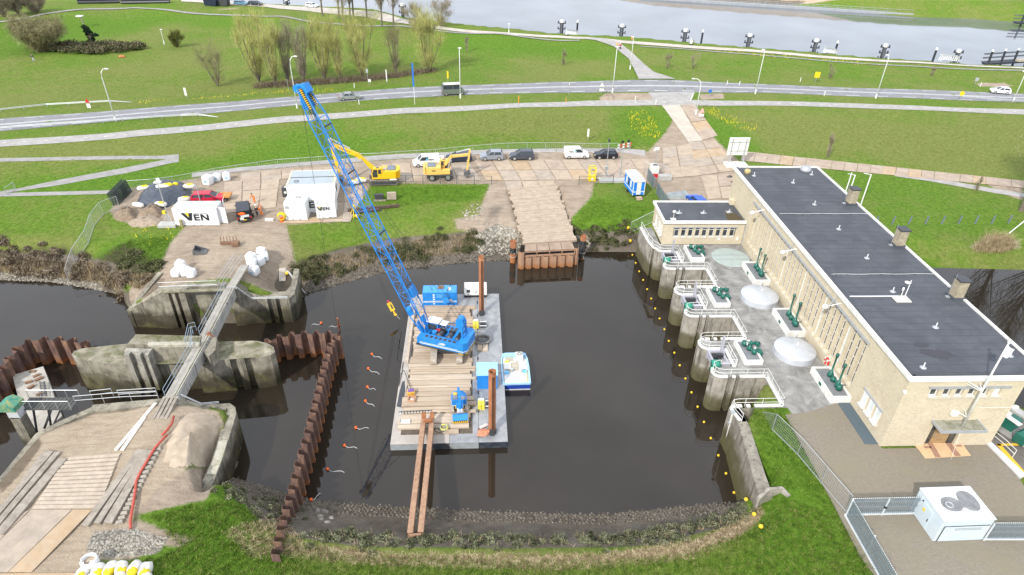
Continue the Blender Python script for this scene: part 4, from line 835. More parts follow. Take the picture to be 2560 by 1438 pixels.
def on(t): return A_ + (B_ - A_) * t
pl = [tuple(P(317,776,-2.1))]
for t,d in ((0,0),(.08,0),(.08,.5),(.125,.5),(.125,0),(.17,0),(.17,.5),(.215,.5),(.215,0),(.30,0),(.32,.9),(.86,.9),(.88,0),(1,0)):
 p = on(t) + nin * d; pl.append((p.x,p.y,.75))
C_,D_ = P(627,750,-1.05),P(722,748,-1.1)
for t,d in ((0,0),(.42,0),(.42,.45),(.53,.45),(.53,0),(.64,0),(.64,.45),(.75,.45),(.75,0),(1,0)):
 p = C_ + (D_ - C_) * t + nin * d; pl.append((p.x,p.y,-1.08))
pl += W3([(736,735,-1.1),(743,705,-1.0),(748,672,-.9)])
plan = [(p[0],p[1]) for p in pl]; tops = [p[2] for p in pl]
back = W3([(735,672,-.9),(728,712,-1.0),(715,728,-1.0),(640,735,-1.0),(600,708,.7),(560,706,.7),(470,708,.7),(403,716,.7),(332,768,-2.0)])
wpart('wall',MB().prism(plan + [(p[0],p[1]) for p in back],-6.5,tops + [p[2] for p in back]),conc_old,na)
wpart('side_wall',loft(W3([(396,680,-.35),(360,722,-1.2),(317,776,-2.1)]),.55,-6.5),conc_old,na)
wpart('wall_cap',MB().prism([(p[0],p[1]) for p in W3([(404,727,.8),(590,720,.8),(592,726,.8),(403,733,.8)])],.752,.84),moss,na)
# island pier
ip = thing('lock_pier','long mossy concrete lock pier standing alone in the water under the footbridge','lock pier',P(430,900,-.3))
low = W3([(179,886,-.3),(184,878,-.3),(200,872,-.3),(288,862,-.3),(338,858,-.3),(500,858,-.3),(557,854,-.3),(640,852,-.3),(668,858,-.3),(684,868,-.3),(688,880,-.3),(676,888,-.3),(650,893,-.3)])
la,lb_ = P(650,893,-.3),P(420,912,-.3); nl = Vector(((lb_ - la).y,-(lb_ - la).x,0)).normalized(); nl = nl if nl.y > 0 else -nl
south = []
for t,d in ((.10,0),(.10,.5),(.18,.5),(.18,0),(.26,0),(.26,.5),(.34,.5),(.34,0),(.72,0),(.74,.8)): p = la + (lb_ - la) * t + nl * d; south.append((p.x,p.y,-.3))
lc = P(365,914,-.3); south += [tuple(lc + nl * .8),tuple(lc)]
lw2 = P(310,912,-.3)
for t,d in ((.1,0),(.1,.5),(.3,.5),(.3,0),(.55,0),(.55,.5),(.75,.5),(.75,0),(1,0)): p = lc + (lw2 - lc) * t + nl * d; south.append((p.x,p.y,-.3))
south += W3([(240,906,-.3),(200,898,-.3),(184,893,-.3)])
plan = [(p[0],p[1]) for p in low + south]
wpart('body',MB().prism(plan,-6.5,-.3),conc_old,ip); cxy = Vector((sum(p[0] for p in plan) / len(plan),sum(p[1] for p in plan) / len(plan)))
wpart('top',MB().prism([(p[0] * .985 + cxy.x * .015,p[1] * .985 + cxy.y * .015) for p in W3([(179,886,-.3),(200,872,-.3),(288,862,-.3),(557,854,-.3),(640,852,-.3),(684,868,-.3),(688,880,-.3),(650,893,-.3),(420,911,-.3),(310,911,-.3),(200,898,-.3)])],-.298,-.27),moss,ip)
wpart('raised_block',MB().prism([(p[0],p[1]) for p in W3([(316,862,1.35),(340,836,1.35),(506,840,1.35),(500,866,1.35),(372,872,1.35),(368,863,1.35)])],-.4,1.35),conc_old,ip)
wpart('block_top',MB().prism([(p[0],p[1]) for p in W3([(318,861,1.38),(341,837,1.38),(503,841,1.38),(498,864,1.38)])],1.352,1.42),moss,ip)
wpart('coping_course',MB().prism([(p[0],p[1]) for p in W3([(370,866,1.45),(371,858,1.45),(500,858,1.45),(499,866,1.45)])],1.353,1.62),mat('pale_coping',(.42,.40,.33),.9,0,.25,1,(.2,.19,.11),.5),ip)
pb = P(348,868,1.4)
wpart('buttress',MB().box((pb.x + .1,pb.y - .45,-1.0),(2.6,.5,4.8)).box((pb.x - .75,pb.y - .9,-1.0),(.5,.5,4.7)).box((pb.x + .35,pb.y - .9,-1.0),(.5,.5,4.7)).box((pb.x + 1.2,pb.y - .9,-1.0),(.35,.5,4.6)),tide_mat('slot_concrete',(.33,.315,.27),(.11,.10,.05),-4.6,-1.8),ip,kind='stuff')
wpart('bridge_block',MB().prism([(p[0],p[1]) for p in W3([(500,872,1.2),(512,842,1.2),(542,842,1.2),(538,874,1.2),(522,890,1.2)])],-.4,1.15),conc_old,ip)
# south abutment
sa = thing('lock_abutment','old concrete lock abutment on the south side holding the sandy platform','lock wall',P(500,1030,0))
wpart('front_wall',loft(W3([(590,1035,-1.1),(588,1018,-1.0),(575,1008,-1.0),(503,1012,-.6),(455,994,.6),(430,994,.6),(232,1012,.1)]),.9,-6.5),conc_old,sa)
wpart('end_wall',loft(W3([(522,1242,-1.7),(533,1205,-1.3),(556,1150,-1.2),(574,1090,-1.1),(590,1035,-1.1)]),.95,-6.5),conc_old,sa)
wpart('wall_cap',loft(W3([(540,1185,-1.15),(557,1142,-1.05),(569,1100,-1.0)]),.8,-1.3),mat('pale_coping',(.42,.40,.33)),sa)
wpart('west_wall',loft(W3([(236,1015,.05),(160,1048,-.2),(90,1083,-.5),(0,1192,-.6),(-160,1390,-.6)]),.6,-6.5,1),conc_old,sa)
# footbridge
fb = thing('footbridge','narrow grey concrete footbridge crossing the lock pier from bank to bank','footbridge',P(500,860,1.2))
ends = [P(612,664,.85),P(574,724,1.0),P(510,848,1.25),P(428,994,1.05)]
for a,b in zip(ends[1:-1],ends[2:]):
 d = (b - a).normalized(); s_ = Vector((-d.y,d.x,0)).normalized(); s_ = s_ if s_.x > 0 else -s_
 wpart('deck_slab',MB().bar(a,b,.9,.18),mat('bridge_deck',(.34,.32,.28),.9,0,.2,1),fb); wpart('beam',MB().bar(a + s_ * .5 - Vector((0,0,.5)),b + s_ * .55 - Vector((0,0,.5)),.16,1.15).bar(a - s_ * .5 - Vector((0,0,.55)),b - s_ * .5 - Vector((0,0,.55)),.2,1.2),tide_mat('beam_concrete',(.40,.39,.36),(.3,.29,.26),-9,-8.5,.7),fb)
 wpart('cable_duct',MB().bar(a + s_ * .25 + Vector((0,0,.16)),b + s_ * .25 + Vector((0,0,.14)),.07).bar(a + s_ * .48 + Vector((0,0,.16)),b + s_ * .48 + Vector((0,0,.16)),.08),mat('pale_coping',(.42,.40,.33)),fb)
wpart('deck_slab',MB().bar(ends[0],ends[1],1.0,.22),mat('bridge_deck',(.34,.32,.28)),fb)
c2 = [P(428,994,.85),P(396,1056,.6),P(352,1120,.35)]
for a,b in zip(c2[:-1],c2[1:]):
 d = (b - a).normalized(); s_ = Vector((-d.y,d.x,0)).normalized()
 for k in (-.55,-.2,.2,.55): wpart('approach_beam',MB().bar(a + s_ * k,b + s_ * k + d * .1,.26,.34),mat('old_timber',(.27,.235,.195),.95,0,.25,2,(.38,.34,.29),.5,.2,.2),fb)
blue_rail = mat('blue_grey_rail',(.30,.37,.44),.5,.2,.1,3)
def rail_w(name,label,runs,h=1.05,m=galv,ev=2.2,r=.03,group=None): return railing(name,label,runs,ev,h,m,True,1,r,group)
def off_line(pts,d):
 r = []
 for i,p in enumerate(pts):
  a,b = pts[max(i - 1,0)],pts[min(i + 1,len(pts) - 1)]; t = (b - a).normalized(); r.append(tuple(p + Vector((-t.y,t.x,0)).normalized() * d))
 return r
lft = off_line(ends[1:],-.5)
def seg(pts,i,t0,t1): a,b = Vector(pts[i]),Vector(pts[i + 1]); return [tuple(a.lerp(b,t0)),tuple(a.lerp(b,t1))]
rail_w('bridge_railing','blue grey railing on the northern span of the footbridge',[seg(lft,0,.0,.95)],m=blue_rail,group='railings along the footbridge')
rail_w('bridge_railing','blue grey railing on the southern span of the footbridge',[seg(lft,1,.15,1)],m=blue_rail,group='railings along the footbridge')
rail_w('bridge_railing','blue grey stair railing where the footbridge meets the mossy pier',[W3([(468,868,1.3),(476,830,1.5),(492,826,1.5)]),W3([(480,872,1.3),(484,835,1.5)])],m=blue_rail,group='railings along the footbridge')
rail_w('bridge_railing','pale railing beside the footbridge end on the dirt platform',[W3([(548,716,.9),(590,652,.5)]),W3([(562,720,.9),(606,656,.6)])],group='railings along the footbridge')
rail_w('wall_railing','low galvanised railing along the edge of the dirt platform left of the footbridge',[W3([(400,727,.85),(470,724,.85),(545,722,.85)])],1.1)
rail_w('wall_railing','galvanised railing stepping down right of the footbridge on the north abutment',[W3([(577,724,.85),(594,724,.8),(630,750,-.95),(720,748,-1.0)])],.35)
rail_w('wall_railing','galvanised railing on the north edge of the sandy platform',[W3([(192,1013,.15),(300,1004,.4),(398,1000,.6)])],1.1); rail_w('wall_railing','second galvanised railing parallel behind the sandy platform railing',[W3([(232,998,.3),(285,992,.4)]),W3([(300,996,.5),(395,990,.6)])],1.0)
rail_w('wall_railing','galvanised handrail stepping down the south abutment right of the footbridge',[W3([(440,993,.7),(458,993,.7),(504,1014,-.5),(548,1010,-.95)])],.3)
# control post on its jetty
t = thing('control_post','small control hut with green and yellow hood on a concrete post by curved piles','control hut',P(58,1062,-1.0))
b0 = t.location
part('post',MB().box((0,0,-2.2),(.9,.9,7.0)),conc_old,t); part('cabinet',MB().box((0,0,1.7),(1.0,.9,1.0)),mat('cabinet_grey',(.45,.47,.48),.6,0,.1,2),t)
part('hood',MB().side([(-1.0,2.2),(.6,2.2),(.6,2.7),(-.2,3.1),(-1.0,2.7)],-.7,.7),mat('hood_green',(.03,.22,.17),.6,0,.2,2,(.40,.36,.08),.55),t)
q0,q1 = P(66,1004,.6),P(195,1004,.6)
jt = thing('jetty','dark timber service jetty on struts leading to the green hooded control hut','jetty',q0)
for k in range(12):
 a = q0.lerp(q1,(k + .5) / 12); wpart('deck_board',MB().box(a - Vector((0,.3,0)),((q1 - q0).length / 12 - .05,1.6,.1)),mat('dark_timber',(.075,.075,.07),.9,0,.25,2),jt)
for y in (.45,-1.05): wpart('rail',MB().tube([q0 + Vector((0,y,1)),q1 + Vector((0,y,1))],.03,5),galv,jt)
for k in range(5):
 a = q0.lerp(q1,k / 4); wpart('post',MB().tube([a + Vector((0,-1.05,0)),a + Vector((0,-1.05,1))],.03,5),galv,jt); wpart('post',MB().tube([a + Vector((0,.45,0)),a + Vector((0,.45,1))],.03,5),galv,jt)
for a,b in (((.8,-.4,-.1),(.2,-1.2,-4.6)),((2.2,-.4,-.1),(1.6,-1.2,-4.6)),((3.5,-.4,-.1),(1.4,-1.0,-3.4)),((.8,-.4,-3.0),(2.6,-.5,-.2))): wpart('strut',MB().bar(q0 + Vector(a),q0 + Vector(b),.16),dark_m,jt)
q = W3([(31,938,-3.0),(108,916,-3.0),(155,1040,-3.4),(75,1110,-3.6)])
t = thing('slipway_slab','tilted concrete slab with rusty patches and a short ladder between curved sheet piles and jetty','slab',q[0]); wpart('slab',MB().add(q + [(a,b,c - 3) for a,b,c in q],((0,1,2,3),(4,7,6,5),(0,4,5,1),(1,5,6,2),(2,6,7,3),(3,7,4,0))),mat('slab_concrete',(.38,.36,.32),.9,0,.2,.8,(.24,.2,.15),.4),t)
for px,py,s_ in ((82,930,.5),(98,948,.6),(92,940,.5),(72,956,.5),(78,968,.5),(98,986,.4)):
 a = P(px,py,-3.05); wpart('rusty_scrap',MB().box(a + Vector((0,0,.06)),(s_ * 1.3,s_ * .6,.14),random.uniform(-.5,1)),mat('rust_scrap',(.20,.115,.07),.9,0,.3,4),t)
t = thing('ladder','dark ladder lying on the tilted slab near the green hooded hut','ladder',P(108,960,-3.0)); a,b = P(106,955,-2.95),P(112,992,-3.1)
for o_ in (-.25,.25): wpart('stile',MB().bar(a + Vector((o_,0,.08)),b + Vector((o_,0,.08)),.07),dark_m,t)
for k in range(9): c = a.lerp(b,(k + .5) / 9); wpart('rung',MB().bar(c + Vector((-.25,0,.08)),c + Vector((.25,0,.08)),.05),dark_m,t)
# ------------------------------------------------------------------ sheet piling, one part per pile
def rust_mat(name,c0,c1,c2):
 m,t,b = _mat(name); v = geo(t); mp = t.nodes.new('ShaderNodeMapping'); mp.inputs['Scale'].default_value = (1,1,.22); t.links.new(v,mp.inputs[0])
 n = noise(t,mp.outputs[0],2.6,6,.7); n2 = noise(t,v,.7,5,.6)
 c = ramp(t,((.28,c0),(.5,c1),(.68,c2)),math_(t,'ADD',math_(t,'MULTIPLY',n.outputs['Fac'],.7),math_(t,'MULTIPLY',n2.outputs['Fac'],.3))).outputs[0]
 sep = t.nodes.new('ShaderNodeSeparateXYZ'); t.links.new(v,sep.inputs[0]); mr = t.nodes.new('ShaderNodeMapRange'); mr.inputs[1].default_value = -4.3; mr.inputs[2].default_value = -3.5; mr.inputs[3].default_value = .75; mr.inputs[4].default_value = 0; t.links.new(sep.outputs[2],mr.inputs[0])
 c = mixc(t,mr.outputs[0],c,(.30,.115,.035)); t.links.new(c,b.inputs['Base Color']); b.inputs['Roughness'].default_value = .85; b.inputs['Specular IOR Level'].default_value = .25; bump(t,b,n.outputs['Fac'],.3,.02); return m
rust_d = rust_mat('dark_rust',(.055,.034,.032),(.155,.095,.078),(.33,.185,.10)); rust_l = rust_mat('pale_rust',(.20,.115,.07),(.36,.22,.145),(.46,.29,.17)); rust_o = rust_mat('orange_rust',(.15,.06,.03),(.30,.125,.06),(.40,.19,.09))
def sheet_wall(name,label,line,pitch=1.25,amp=.30,m=None,zlow=-6.2,group=None,jit=.06):
 L3 = [Vector(p) for p in line]; acc = [0]
 for a,b in zip(L3[:-1],L3[1:]): acc.append(acc[-1] + (b - a).length)
 n = int(acc[-1] / pitch); t = thing(name,label,'sheet piling',L3[0],0,group)
 def at(s):
  i = min(max(int(np.searchsorted(acc,s)) - 1,0),len(L3) - 2); f = (s - acc[i]) / (acc[i + 1] - acc[i]); p = L3[i].lerp(L3[i + 1],f)
  a,b = L3[i],L3[i + 1]; d = Vector((b.x - a.x,b.y - a.y,0)).normalized(); return p,Vector((-d.y,d.x,0))
 st = acc[-1] / n; pr = ((0,amp),(.26,amp),(.42,-amp),(.84,-amp),(1.0,amp))
 for k in range(n):
  mb = MB(); dz = random.uniform(-jit,jit); row = []
  for f,o_ in pr:
   p,nv = at(min((k + f) * st,acc[-1] - 1e-4)); row.append((p + nv * o_,nv,p.z + dz))
  for q,nv,z in row:
   for w_ in (-.012,.012): mb.v += [((q + nv * w_).x,(q + nv * w_).y,zlow),((q + nv * w_).x,(q + nv * w_).y,z)]
  for i in range(len(row) - 1):
   o_ = 4 * i; mb.f += [(o_,o_ + 4,o_ + 5,o_ + 1),(o_ + 2,o_ + 3,o_ + 7,o_ + 6),(o_ + 1,o_ + 5,o_ + 7,o_ + 3)]
  mb.f += [(0,1,3,2),(4 * 4,4 * 4 + 2,4 * 4 + 3,4 * 4 + 1)]
  wpart('sheet_pile',mb,m,t)
 return t
sheet_wall('sheet_pile_wall','curved rusty sheet pile wall joining the left end of the mossy pier',W3([(-70,1000,-1.2),(0,918,-1.2),(26,884,-1.2),(48,860,-1.2),(82,847,-1.15),(118,845,-1.15),(160,846,-1.15),(205,852,-1.2),(232,866,-1.3)]),1.5,.36,rust_d)
sheet_wall('sheet_pile_wall','short rusty sheet pile wall between the mossy pier and the corner of the diagonal wall',W3([(662,852,-1.3),(700,839,-1.25),(760,831,-1.2),(848,830,-1.15)]),1.35,.34,rust_d)
sheet_wall('sheet_pile_wall','long diagonal rusty sheet pile wall running down to the weedy near bank',W3([(846,834,-1.2),(828,856,-1.2),(813,900,-1.1),(796,971,-1.0),(778,1042,-.95),(756,1122,-1.05),(738,1185,-1.2),(720,1252,-.8),(703,1315,.15),(686,1388,.95)]),1.25,.32,rust_d)
t = wsingle('mooring_post',MB().tube([P(849,828,-4.5),P(846,812,-1.2) + Vector((0,0,.9))],.1,8),rust_o,'thin rusty post standing at the corner of the sheet pile walls','post')
t = wsingle('steel_beam',MB().bar(P(519,832,1.6),P(542,858,.4),.3),rust_o,'short rusty steel beam leaning on the mossy pier beside the footbridge','steel beam')
# ------------------------------------------------------------------ loading ramp with its timber mats and sheet pile quay
quay_z = -1.9
rp = thing('loading_ramp','sloping loading ramp of pale timber mats running down to the steel quay','ramp',G(1330,540))
L0,L1,R0,R1_ = G(1272,474),P(1310,611,quay_z),G(1388,462),P(1440,603,quay_z)
nb = 30
tm = [mat('ramp_timber',(.40,.325,.25),.9,0,.15,1.2,(.31,.245,.18),.45,.15,.3),mat('ramp_timber_b',(.36,.285,.215),.9,0,.15,1.2,(.43,.355,.28),.4,.15,.3)]
for k in range(nb):
 f0,f1 = (k + .04) / nb,(k + .96) / nb
 a,b,c,d = L0.lerp(L1,f0),R0.lerp(R1_,f0),R0.lerp(R1_,f1),L0.lerp(L1,f1); ex = (b - a).normalized() * random.uniform(-.15,.35); e2 = (b - a).normalized() * random.uniform(-.15,.35); up = Vector((0,0,.22 + random.uniform(-.03,.03)))
 a,d,b,c = a - e2 + up,d - e2 + up,b + ex + up,c + ex + up; dn = Vector((0,0,-.3))
 wpart('timber',MB().add([a,b,c,d,a + dn,b + dn,c + dn,d + dn],((3,2,1,0),(4,5,6,7),(0,1,5,4),(1,2,6,5),(2,3,7,6),(3,0,4,7))),tm[random.random() < .35],rp)
qa,qb,qc,qd = P(1311,629,quay_z),P(1437,623,quay_z),P(1430,605,quay_z),P(1312,612,quay_z)
qy = thing('steel_quay','rust brown sheet pile quay at the foot of the timber ramp','quay',qa)
for k in range(4):
 a,b,c,d = qa.lerp(qb,(k + .02) / 4),qa.lerp(qb,(k + .98) / 4),qd.lerp(qc,(k + .98) / 4),qd.lerp(qc,(k + .02) / 4)
 wpart('deck_plate',MB().prism([(p.x,p.y) for p in (a,b,c,d)],quay_z,quay_z + .06),mat('rust_plate',(.34,.255,.19),.8,.1,.15,1,(.25,.16,.1),.4),qy)
f0,f1 = qa + Vector((0,-.05,-.35)),qb + Vector((0,-.05,-.35))
wpart('capping_beam',MB().bar(f0 + Vector((0,0,.25)),f1 + Vector((0,0,.25)),.12,.10).bar(f0 + Vector((0,0,-.35)),f1 + Vector((0,0,-.35)),.35,.14),rust_l,qy)
for k in range(5): a = f0.lerp(f1,k / 4); wpart('stiffener',MB().box(a + Vector((0,.05,-.05)),(.1,.3,.6)),rust_l,qy)
wpart('back_plate',MB().bar(f0 + Vector((0,.7,-.3)),f1 + Vector((0,.7,-.3)),.05,.9),dark_m,qy)
def quay_piles(a,b,n,amp,ztop,m=rust_l):
 for k in range(n):
  mb = MB(); row = []; d = (b - a).normalized(); nv = Vector((-d.y,d.x,0))
  for f,o_ in ((0,0),(.2,0),(.35,-amp),(.8,-amp),(.95,0),(1.0,0)):
   row.append(a.lerp(b,(k + f) / n) - nv * (-o_))
  for p in row: mb.v += [(p.x,p.y,-6),(p.x,p.y,ztop),(p.x + nv.x * .02,p.y + nv.y * .02,-6),(p.x + nv.x * .02,p.y + nv.y * .02,ztop)]
  for i in range(5): o_ = 4 * i; mb.f += [(o_,o_ + 4,o_ + 5,o_ + 1),(o_ + 2,o_ + 3,o_ + 7,o_ + 6),(o_ + 1,o_ + 5,o_ + 7,o_ + 3)]
  wpart('sheet_pile',mb,m,qy)
quay_piles(f0 + Vector((0,-.05,0)),f1 + Vector((0,-.05,0)),6,.35,quay_z - .75)
quay_piles(P(1295,632,quay_z),P(1312,630,quay_z),1,.3,quay_z + .15); quay_piles(P(1436,622,quay_z),P(1446,619,quay_z),1,.3,quay_z + .1)
for (px,py,tx,ty,l,split) in ((1282,655,1281,602,'rusty steel tube pile with a black sleeve left of the quay',(.30,.55)),(1454,646,1459,590,'black sleeved steel tube pile with a rusty top right of the quay',(.18,.95))):
 b_ = P(px,py,ZW); hh = above(b_,tx,ty) - ZW; t = thing('mooring_pile',l,'mooring pile',b_)
 z1,z0 = hh * (1 - split[0]),hh * (1 - split[1])
 part('tube',MB().lathe([(.42,-2),(.42,hh),(.37,hh),(.37,hh - 1.2)],(0,0,0),16,False),rust_o,t,True); part('sleeve',MB().lathe([(.45,z0),(.45,z1)],(0,0,0),16,False),mat('black_coating',(.03,.032,.036),.5,0,.3,3,(.09,.085,.08),.4),t,True)
 part('rope',MB().tube([(.3 * math.cos(k),-.45 + .03 * k,z0 + (z1 - z0) * k / 9) for k in range(9)],.03,5).tube([(.46 * math.cos(k * .7),.46 * math.sin(k * .7),hh * .28) for k in range(10)],.035,5),mat('pale_rope',(.5,.47,.38),.9),t)
# wing wall of the station terrace beside the grass
ww1 = [tuple(sw(-11.9,5.0)),tuple(sw(-11.75,3.3))] + W3([(1850,1062,0),(1868,1120,-.1),(1888,1190,-.25),(1905,1240,-.4)])
n = len(ww1); V = []
for i,p in enumerate(ww1):
 k = i / (n - 1); bx = -.25 - .55 * k
 V += [(p[0] + bx,p[1] + .05,-6.5),(p[0] + bx * .2 - .05,p[1],p[2]),(p[0] + .75 + .2 * k,p[1] + .1,p[2]),(p[0] + .9,p[1],-6.5)]
t = thing('wing_wall','battered concrete wing wall with a mossy waterline beside the near grass','wall',ww1[2])
wpart('wall',MB().add(V,[(4 * i + a,4 * i + 4 + a,4 * i + 4 + (a + 1) % 4,4 * i + (a + 1) % 4) for i in range(n - 1) for a in range(4)] + [(0,1,2,3),(4 * n - 1,4 * n - 2,4 * n - 3,4 * n - 4)]),tide_mat('wing_concrete',(.25,.23,.19),(.085,.078,.030),-4.4,-1.2,.5),t)
wpart('return_wall',loft(W3([(1900,1248,-.3),(1925,1225,-.1),(1955,1222,-.05),(1970,1240,-.1)]),.3,-2,1),conc_pier,t)
t = thing('tide_gauge','white tide gauge pipe fixed down the wing wall by the looped railing','gauge',sw(-11.95,4.2)); a = P(1832,1030,.2); b = P(1812,1118,-4.4)
wpart('pipe',MB().tube([a,b],.11,8),mat('pale_pipe',(.58,.58,.54),.6,0,.1,2),t); wpart('bracket',MB().box(a.lerp(b,.3),(.5,.3,.08)).box(a,(.4,.4,.1)),galv,t)
# ------------------------------------------------------------------ work barge, in its own frame: x across, y along, origin at the near left corner
DZ = -3.72
b0,b1,b2,b3 = P(975,1112,DZ),P(1270,1105,DZ),P(1225,733,DZ),P(1005,740,DZ)
BA = math.atan2(b1.y - b0.y,b1.x - b0.x); _B = Matrix.Translation(b0) @ Matrix.Rotation(BA,4,'Z'); _BI = _B.inverted()
def bl(px,py,h=0.0): return _BI @ P(px,py,DZ + h)       # pixel -> barge frame on a level above the deck
def bwld(x,y,z=0.0): return _B @ Vector((x,y,z))
bwid,blen = (b1 - b0).length,((b3 - b0).length + (b2 - b1).length) / 2
barge = thing('work_barge','flat steel work barge decked with timber mats, carrying the blue crane','barge',b0,BA)
steel_deck = mat('deck_steel',(.27,.28,.29),.55,.25,.2,.9,(.40,.40,.40),.55,.1); steel_sand = mat('deck_sandy',(.42,.385,.345),.85,0,.12,1.0,(.33,.30,.27),.5,.1)
navy = mat('barge_navy',(.028,.038,.058),.5,.1,.3,1.5,(.12,.12,.12),.35); pale_side = mat('barge_pale',(.33,.36,.38),.6,.1,.12,1.5,(.24,.24,.22),.4)
pwid = bwid / 4
for k in range(4):
 part('pontoon',MB().box(((k + .5) * pwid,blen / 2,-.75),(pwid - .02,blen,1.48)),(pale_side,navy,pale_side,navy)[k],barge)
 part('deck_plate',MB().box(((k + .5) * pwid,blen / 2,.01),(pwid - .03,blen - .02,.04)),(steel_sand,steel_sand,steel_deck,steel_deck)[k],barge)
for k in range(9): part('hinge_lug',MB().box((pwid * 3,1.5 + k * 2.8,.06),(.14,.5,.1)),dark_m,barge)
barge_t = [mat('barge_timber',(.44,.355,.265),.95,0,.16,1.4,(.34,.27,.20),.45,.25,.3,(.25,2.2,1)),mat('barge_timber_pale',(.49,.41,.32),.95,0,.16,1.4,(.38,.31,.24),.45,.25,.3,(.25,2.2,1)),mat('barge_timber_dark',(.36,.28,.205),.95,0,.2,1.4,(.46,.38,.3),.4,.25,.3,(.25,2.2,1))]
part('gap_shade',MB().box((4.4,12.2,.033),(7.0,22.0,.012)),mat('gap_shade',(.10,.08,.06),.95,0,.3,2),barge)  # dark sheet added over the pale deck so the timber gaps look shaded
y = 1.1; yt = bl(1100,772).y
while y < yt:
 wd = random.choice((.42,.55,.7,.8)); f = (y / blen)
 x0 = (.55 if y < 3 else .75 if y < 6.5 else 1.0) + random.uniform(-.15,.2); x1 = 8.0 + random.uniform(-.45,.3)
 if y < 1.6: x0 += 2.6; x1 -= 1.2
 hh = random.uniform(.14,.26)
 part('timber',MB().cbox(((x0 + x1) / 2,y + wd / 2,.03 + hh / 2),(x1 - x0,wd - random.uniform(.06,.16),hh),random.uniform(-.01,.01),.04),random.choice(barge_t),barge); y += wd
part('kerb_timber',MB().box((.62,17.5,.2),(.3,11,.28)),barge_t[1],barge)
for k in range(2): part('timber',MB().cbox((8.75 + k * .62,15.3,.14),(.58,2.6,.24),0,.03),barge_t[k],barge)
part('oil_stain',MB().add([(.12,5.2,.036),(.75,5.0,.036),(.85,7.2,.036),(.6,9.2,.036),(.35,9.0,.036),(.2,7.4,.036)],((0,1,2,3,4,5),)),mat('oil_stain',(.05,.052,.058),.5),barge)
def bthing(name,label,cat,p,rz=0.0,group=None): return thing(name,label,cat,bwld(p.x,p.y,p.z),BA + rz,group)
def spud(px,py,tx,ty,r,label):
 l = bl(px,py,.1); base = bwld(l.x,l.y,0); h = above(base,tx,ty) - base.z; t = bthing('spud_pile',label,'spud pile',Vector((l.x,l.y,0)),0,'spud piles of the barge')
 part('tube',MB().lathe([(r,-3.5),(r,h),(r * .86,h),(r * .86,h - 1.5)],(0,0,0),20,False),rust_o,t,True)
 part('guide_rail',MB().box((.0,-r - .03,h / 2 - .2),(.09,.08,h - .5)).box((r * .35,-r * .93 - .03,h / 2 - .2),(.05,.06,h - .5)),mat('rail_rust',(.10,.05,.03),.8,0,.2,3),t)
 part('collar',MB().box((0,-r - .1,.35),(.5,.25,.7)).lathe([(r + .1,.05),(r + .1,.3),(r,.32)],(0,0,0),16,False),dark_m,t); part('rim',MB().lathe([(r + .02,h - .12),(r + .03,h),(r * .86,h + .005)],(0,0,0),20,False),rust_o,t)
spud(1204,783,1204,641,.31,'tall rusty spud tube beside the white generator at the far end of the barge'); spud(1230,1078,1227,928,.36,'tall rusty spud tube at the near right corner of the barge')
blue = mat('crane_blue',(.010,.20,.60),.42,0,.14,1.5,(.035,.24,.56),.45); blue_l = mat('pale_blue',(.16,.48,.78),.45,0,.08,1.5); red_m = mat('red_paint',(.52,.03,.03),.5)
yel = mat('machine_yellow',(.80,.50,.02),.4,0,.08,2); hazy = None
def hazard(name='hazard_stripes',sc=3.2,rot=.8):
 if name in MATS: return MATS[name]
 m,t,b = _mat(name); tcn = t.nodes.new('ShaderNodeTexCoord'); mp = t.nodes.new('ShaderNodeMapping'); mp.inputs['Rotation'].default_value = (rot,rot,rot); t.links.new(tcn.outputs['Object'],mp.inputs[0])
 wv = t.nodes.new('ShaderNodeTexWave'); wv.inputs['Scale'].default_value = sc; t.links.new(mp.outputs[0],wv.inputs[0])
 r = ramp(t,((.49,(.015,.015,.015)),(.51,(.80,.50,.01))),wv.outputs['Color']); t.links.new(r.outputs[0],b.inputs['Base Color']); b.inputs['Roughness'].default_value = .5; MATS[name] = m; return m
hz = hazard()
# ------------------------------------------------------------------ crawler crane
tip = Vector((-20.54,62.3,24.7)); CC = Vector((-7.2,58.0,DZ + .25)); CA = math.atan2(tip.y - CC.y,tip.x - CC.x)
cr = thing('crawler_crane','blue lattice boom crawler crane standing on the timber mats of the barge','crane',CC,CA)
ti_ = Matrix.Rotation(-CA,4,'Z') @ (tip - CC); ta = BA + math.pi / 2 - CA
dusty = mat('dusty_track',(.40,.345,.285),.95,0,.18,5,(.25,.22,.19),.5,.3)
for s in (-1,1):
 M = Matrix.Rotation(ta,3,'Z'); tr = MB(); pr = [(-2.5,.25),(-2.3,0),(2.3,0),(2.5,.25),(2.5,.55),(2.25,.8),(-2.25,.8),(-2.5,.55)]
 c = M @ Vector((-.15,s * 1.42,0)); vs = [Vector((p[0],w_,p[1])) for w_ in (-.33,.33) for p in pr]; tr.add([c + M @ v for v in vs],[tuple(range(8)),tuple(range(8,16))[::-1]] + [((i + 1) % 8,i,8 + i,8 + (i + 1) % 8) for i in range(8)])
 o = part('crawler_track',tr,dusty,cr); pd = MB()
 for k in range(17): v = c + M @ Vector((-2.2 + k * .275,0,.815)); pd.box(v,(.16,.68,.05),ta)
 part('track_pad',pd,dusty,o,kind='stuff')
part('slew_ring',MB().lathe([(1.0,.7),(1.0,1.25)],(0,0,0),20).box((0,0,.6),(1.8,2.2,.5),ta),dark_m,cr)
x0,x1,yw = -2.75,2.85,1.55
part('machine_floor',MB().box(((x0 + x1) / 2,0,1.32),(x1 - x0,2 * yw,.16)).box((1.9,0,1.32),(2.4,2 * yw + .1,.14)),dark_m,cr)
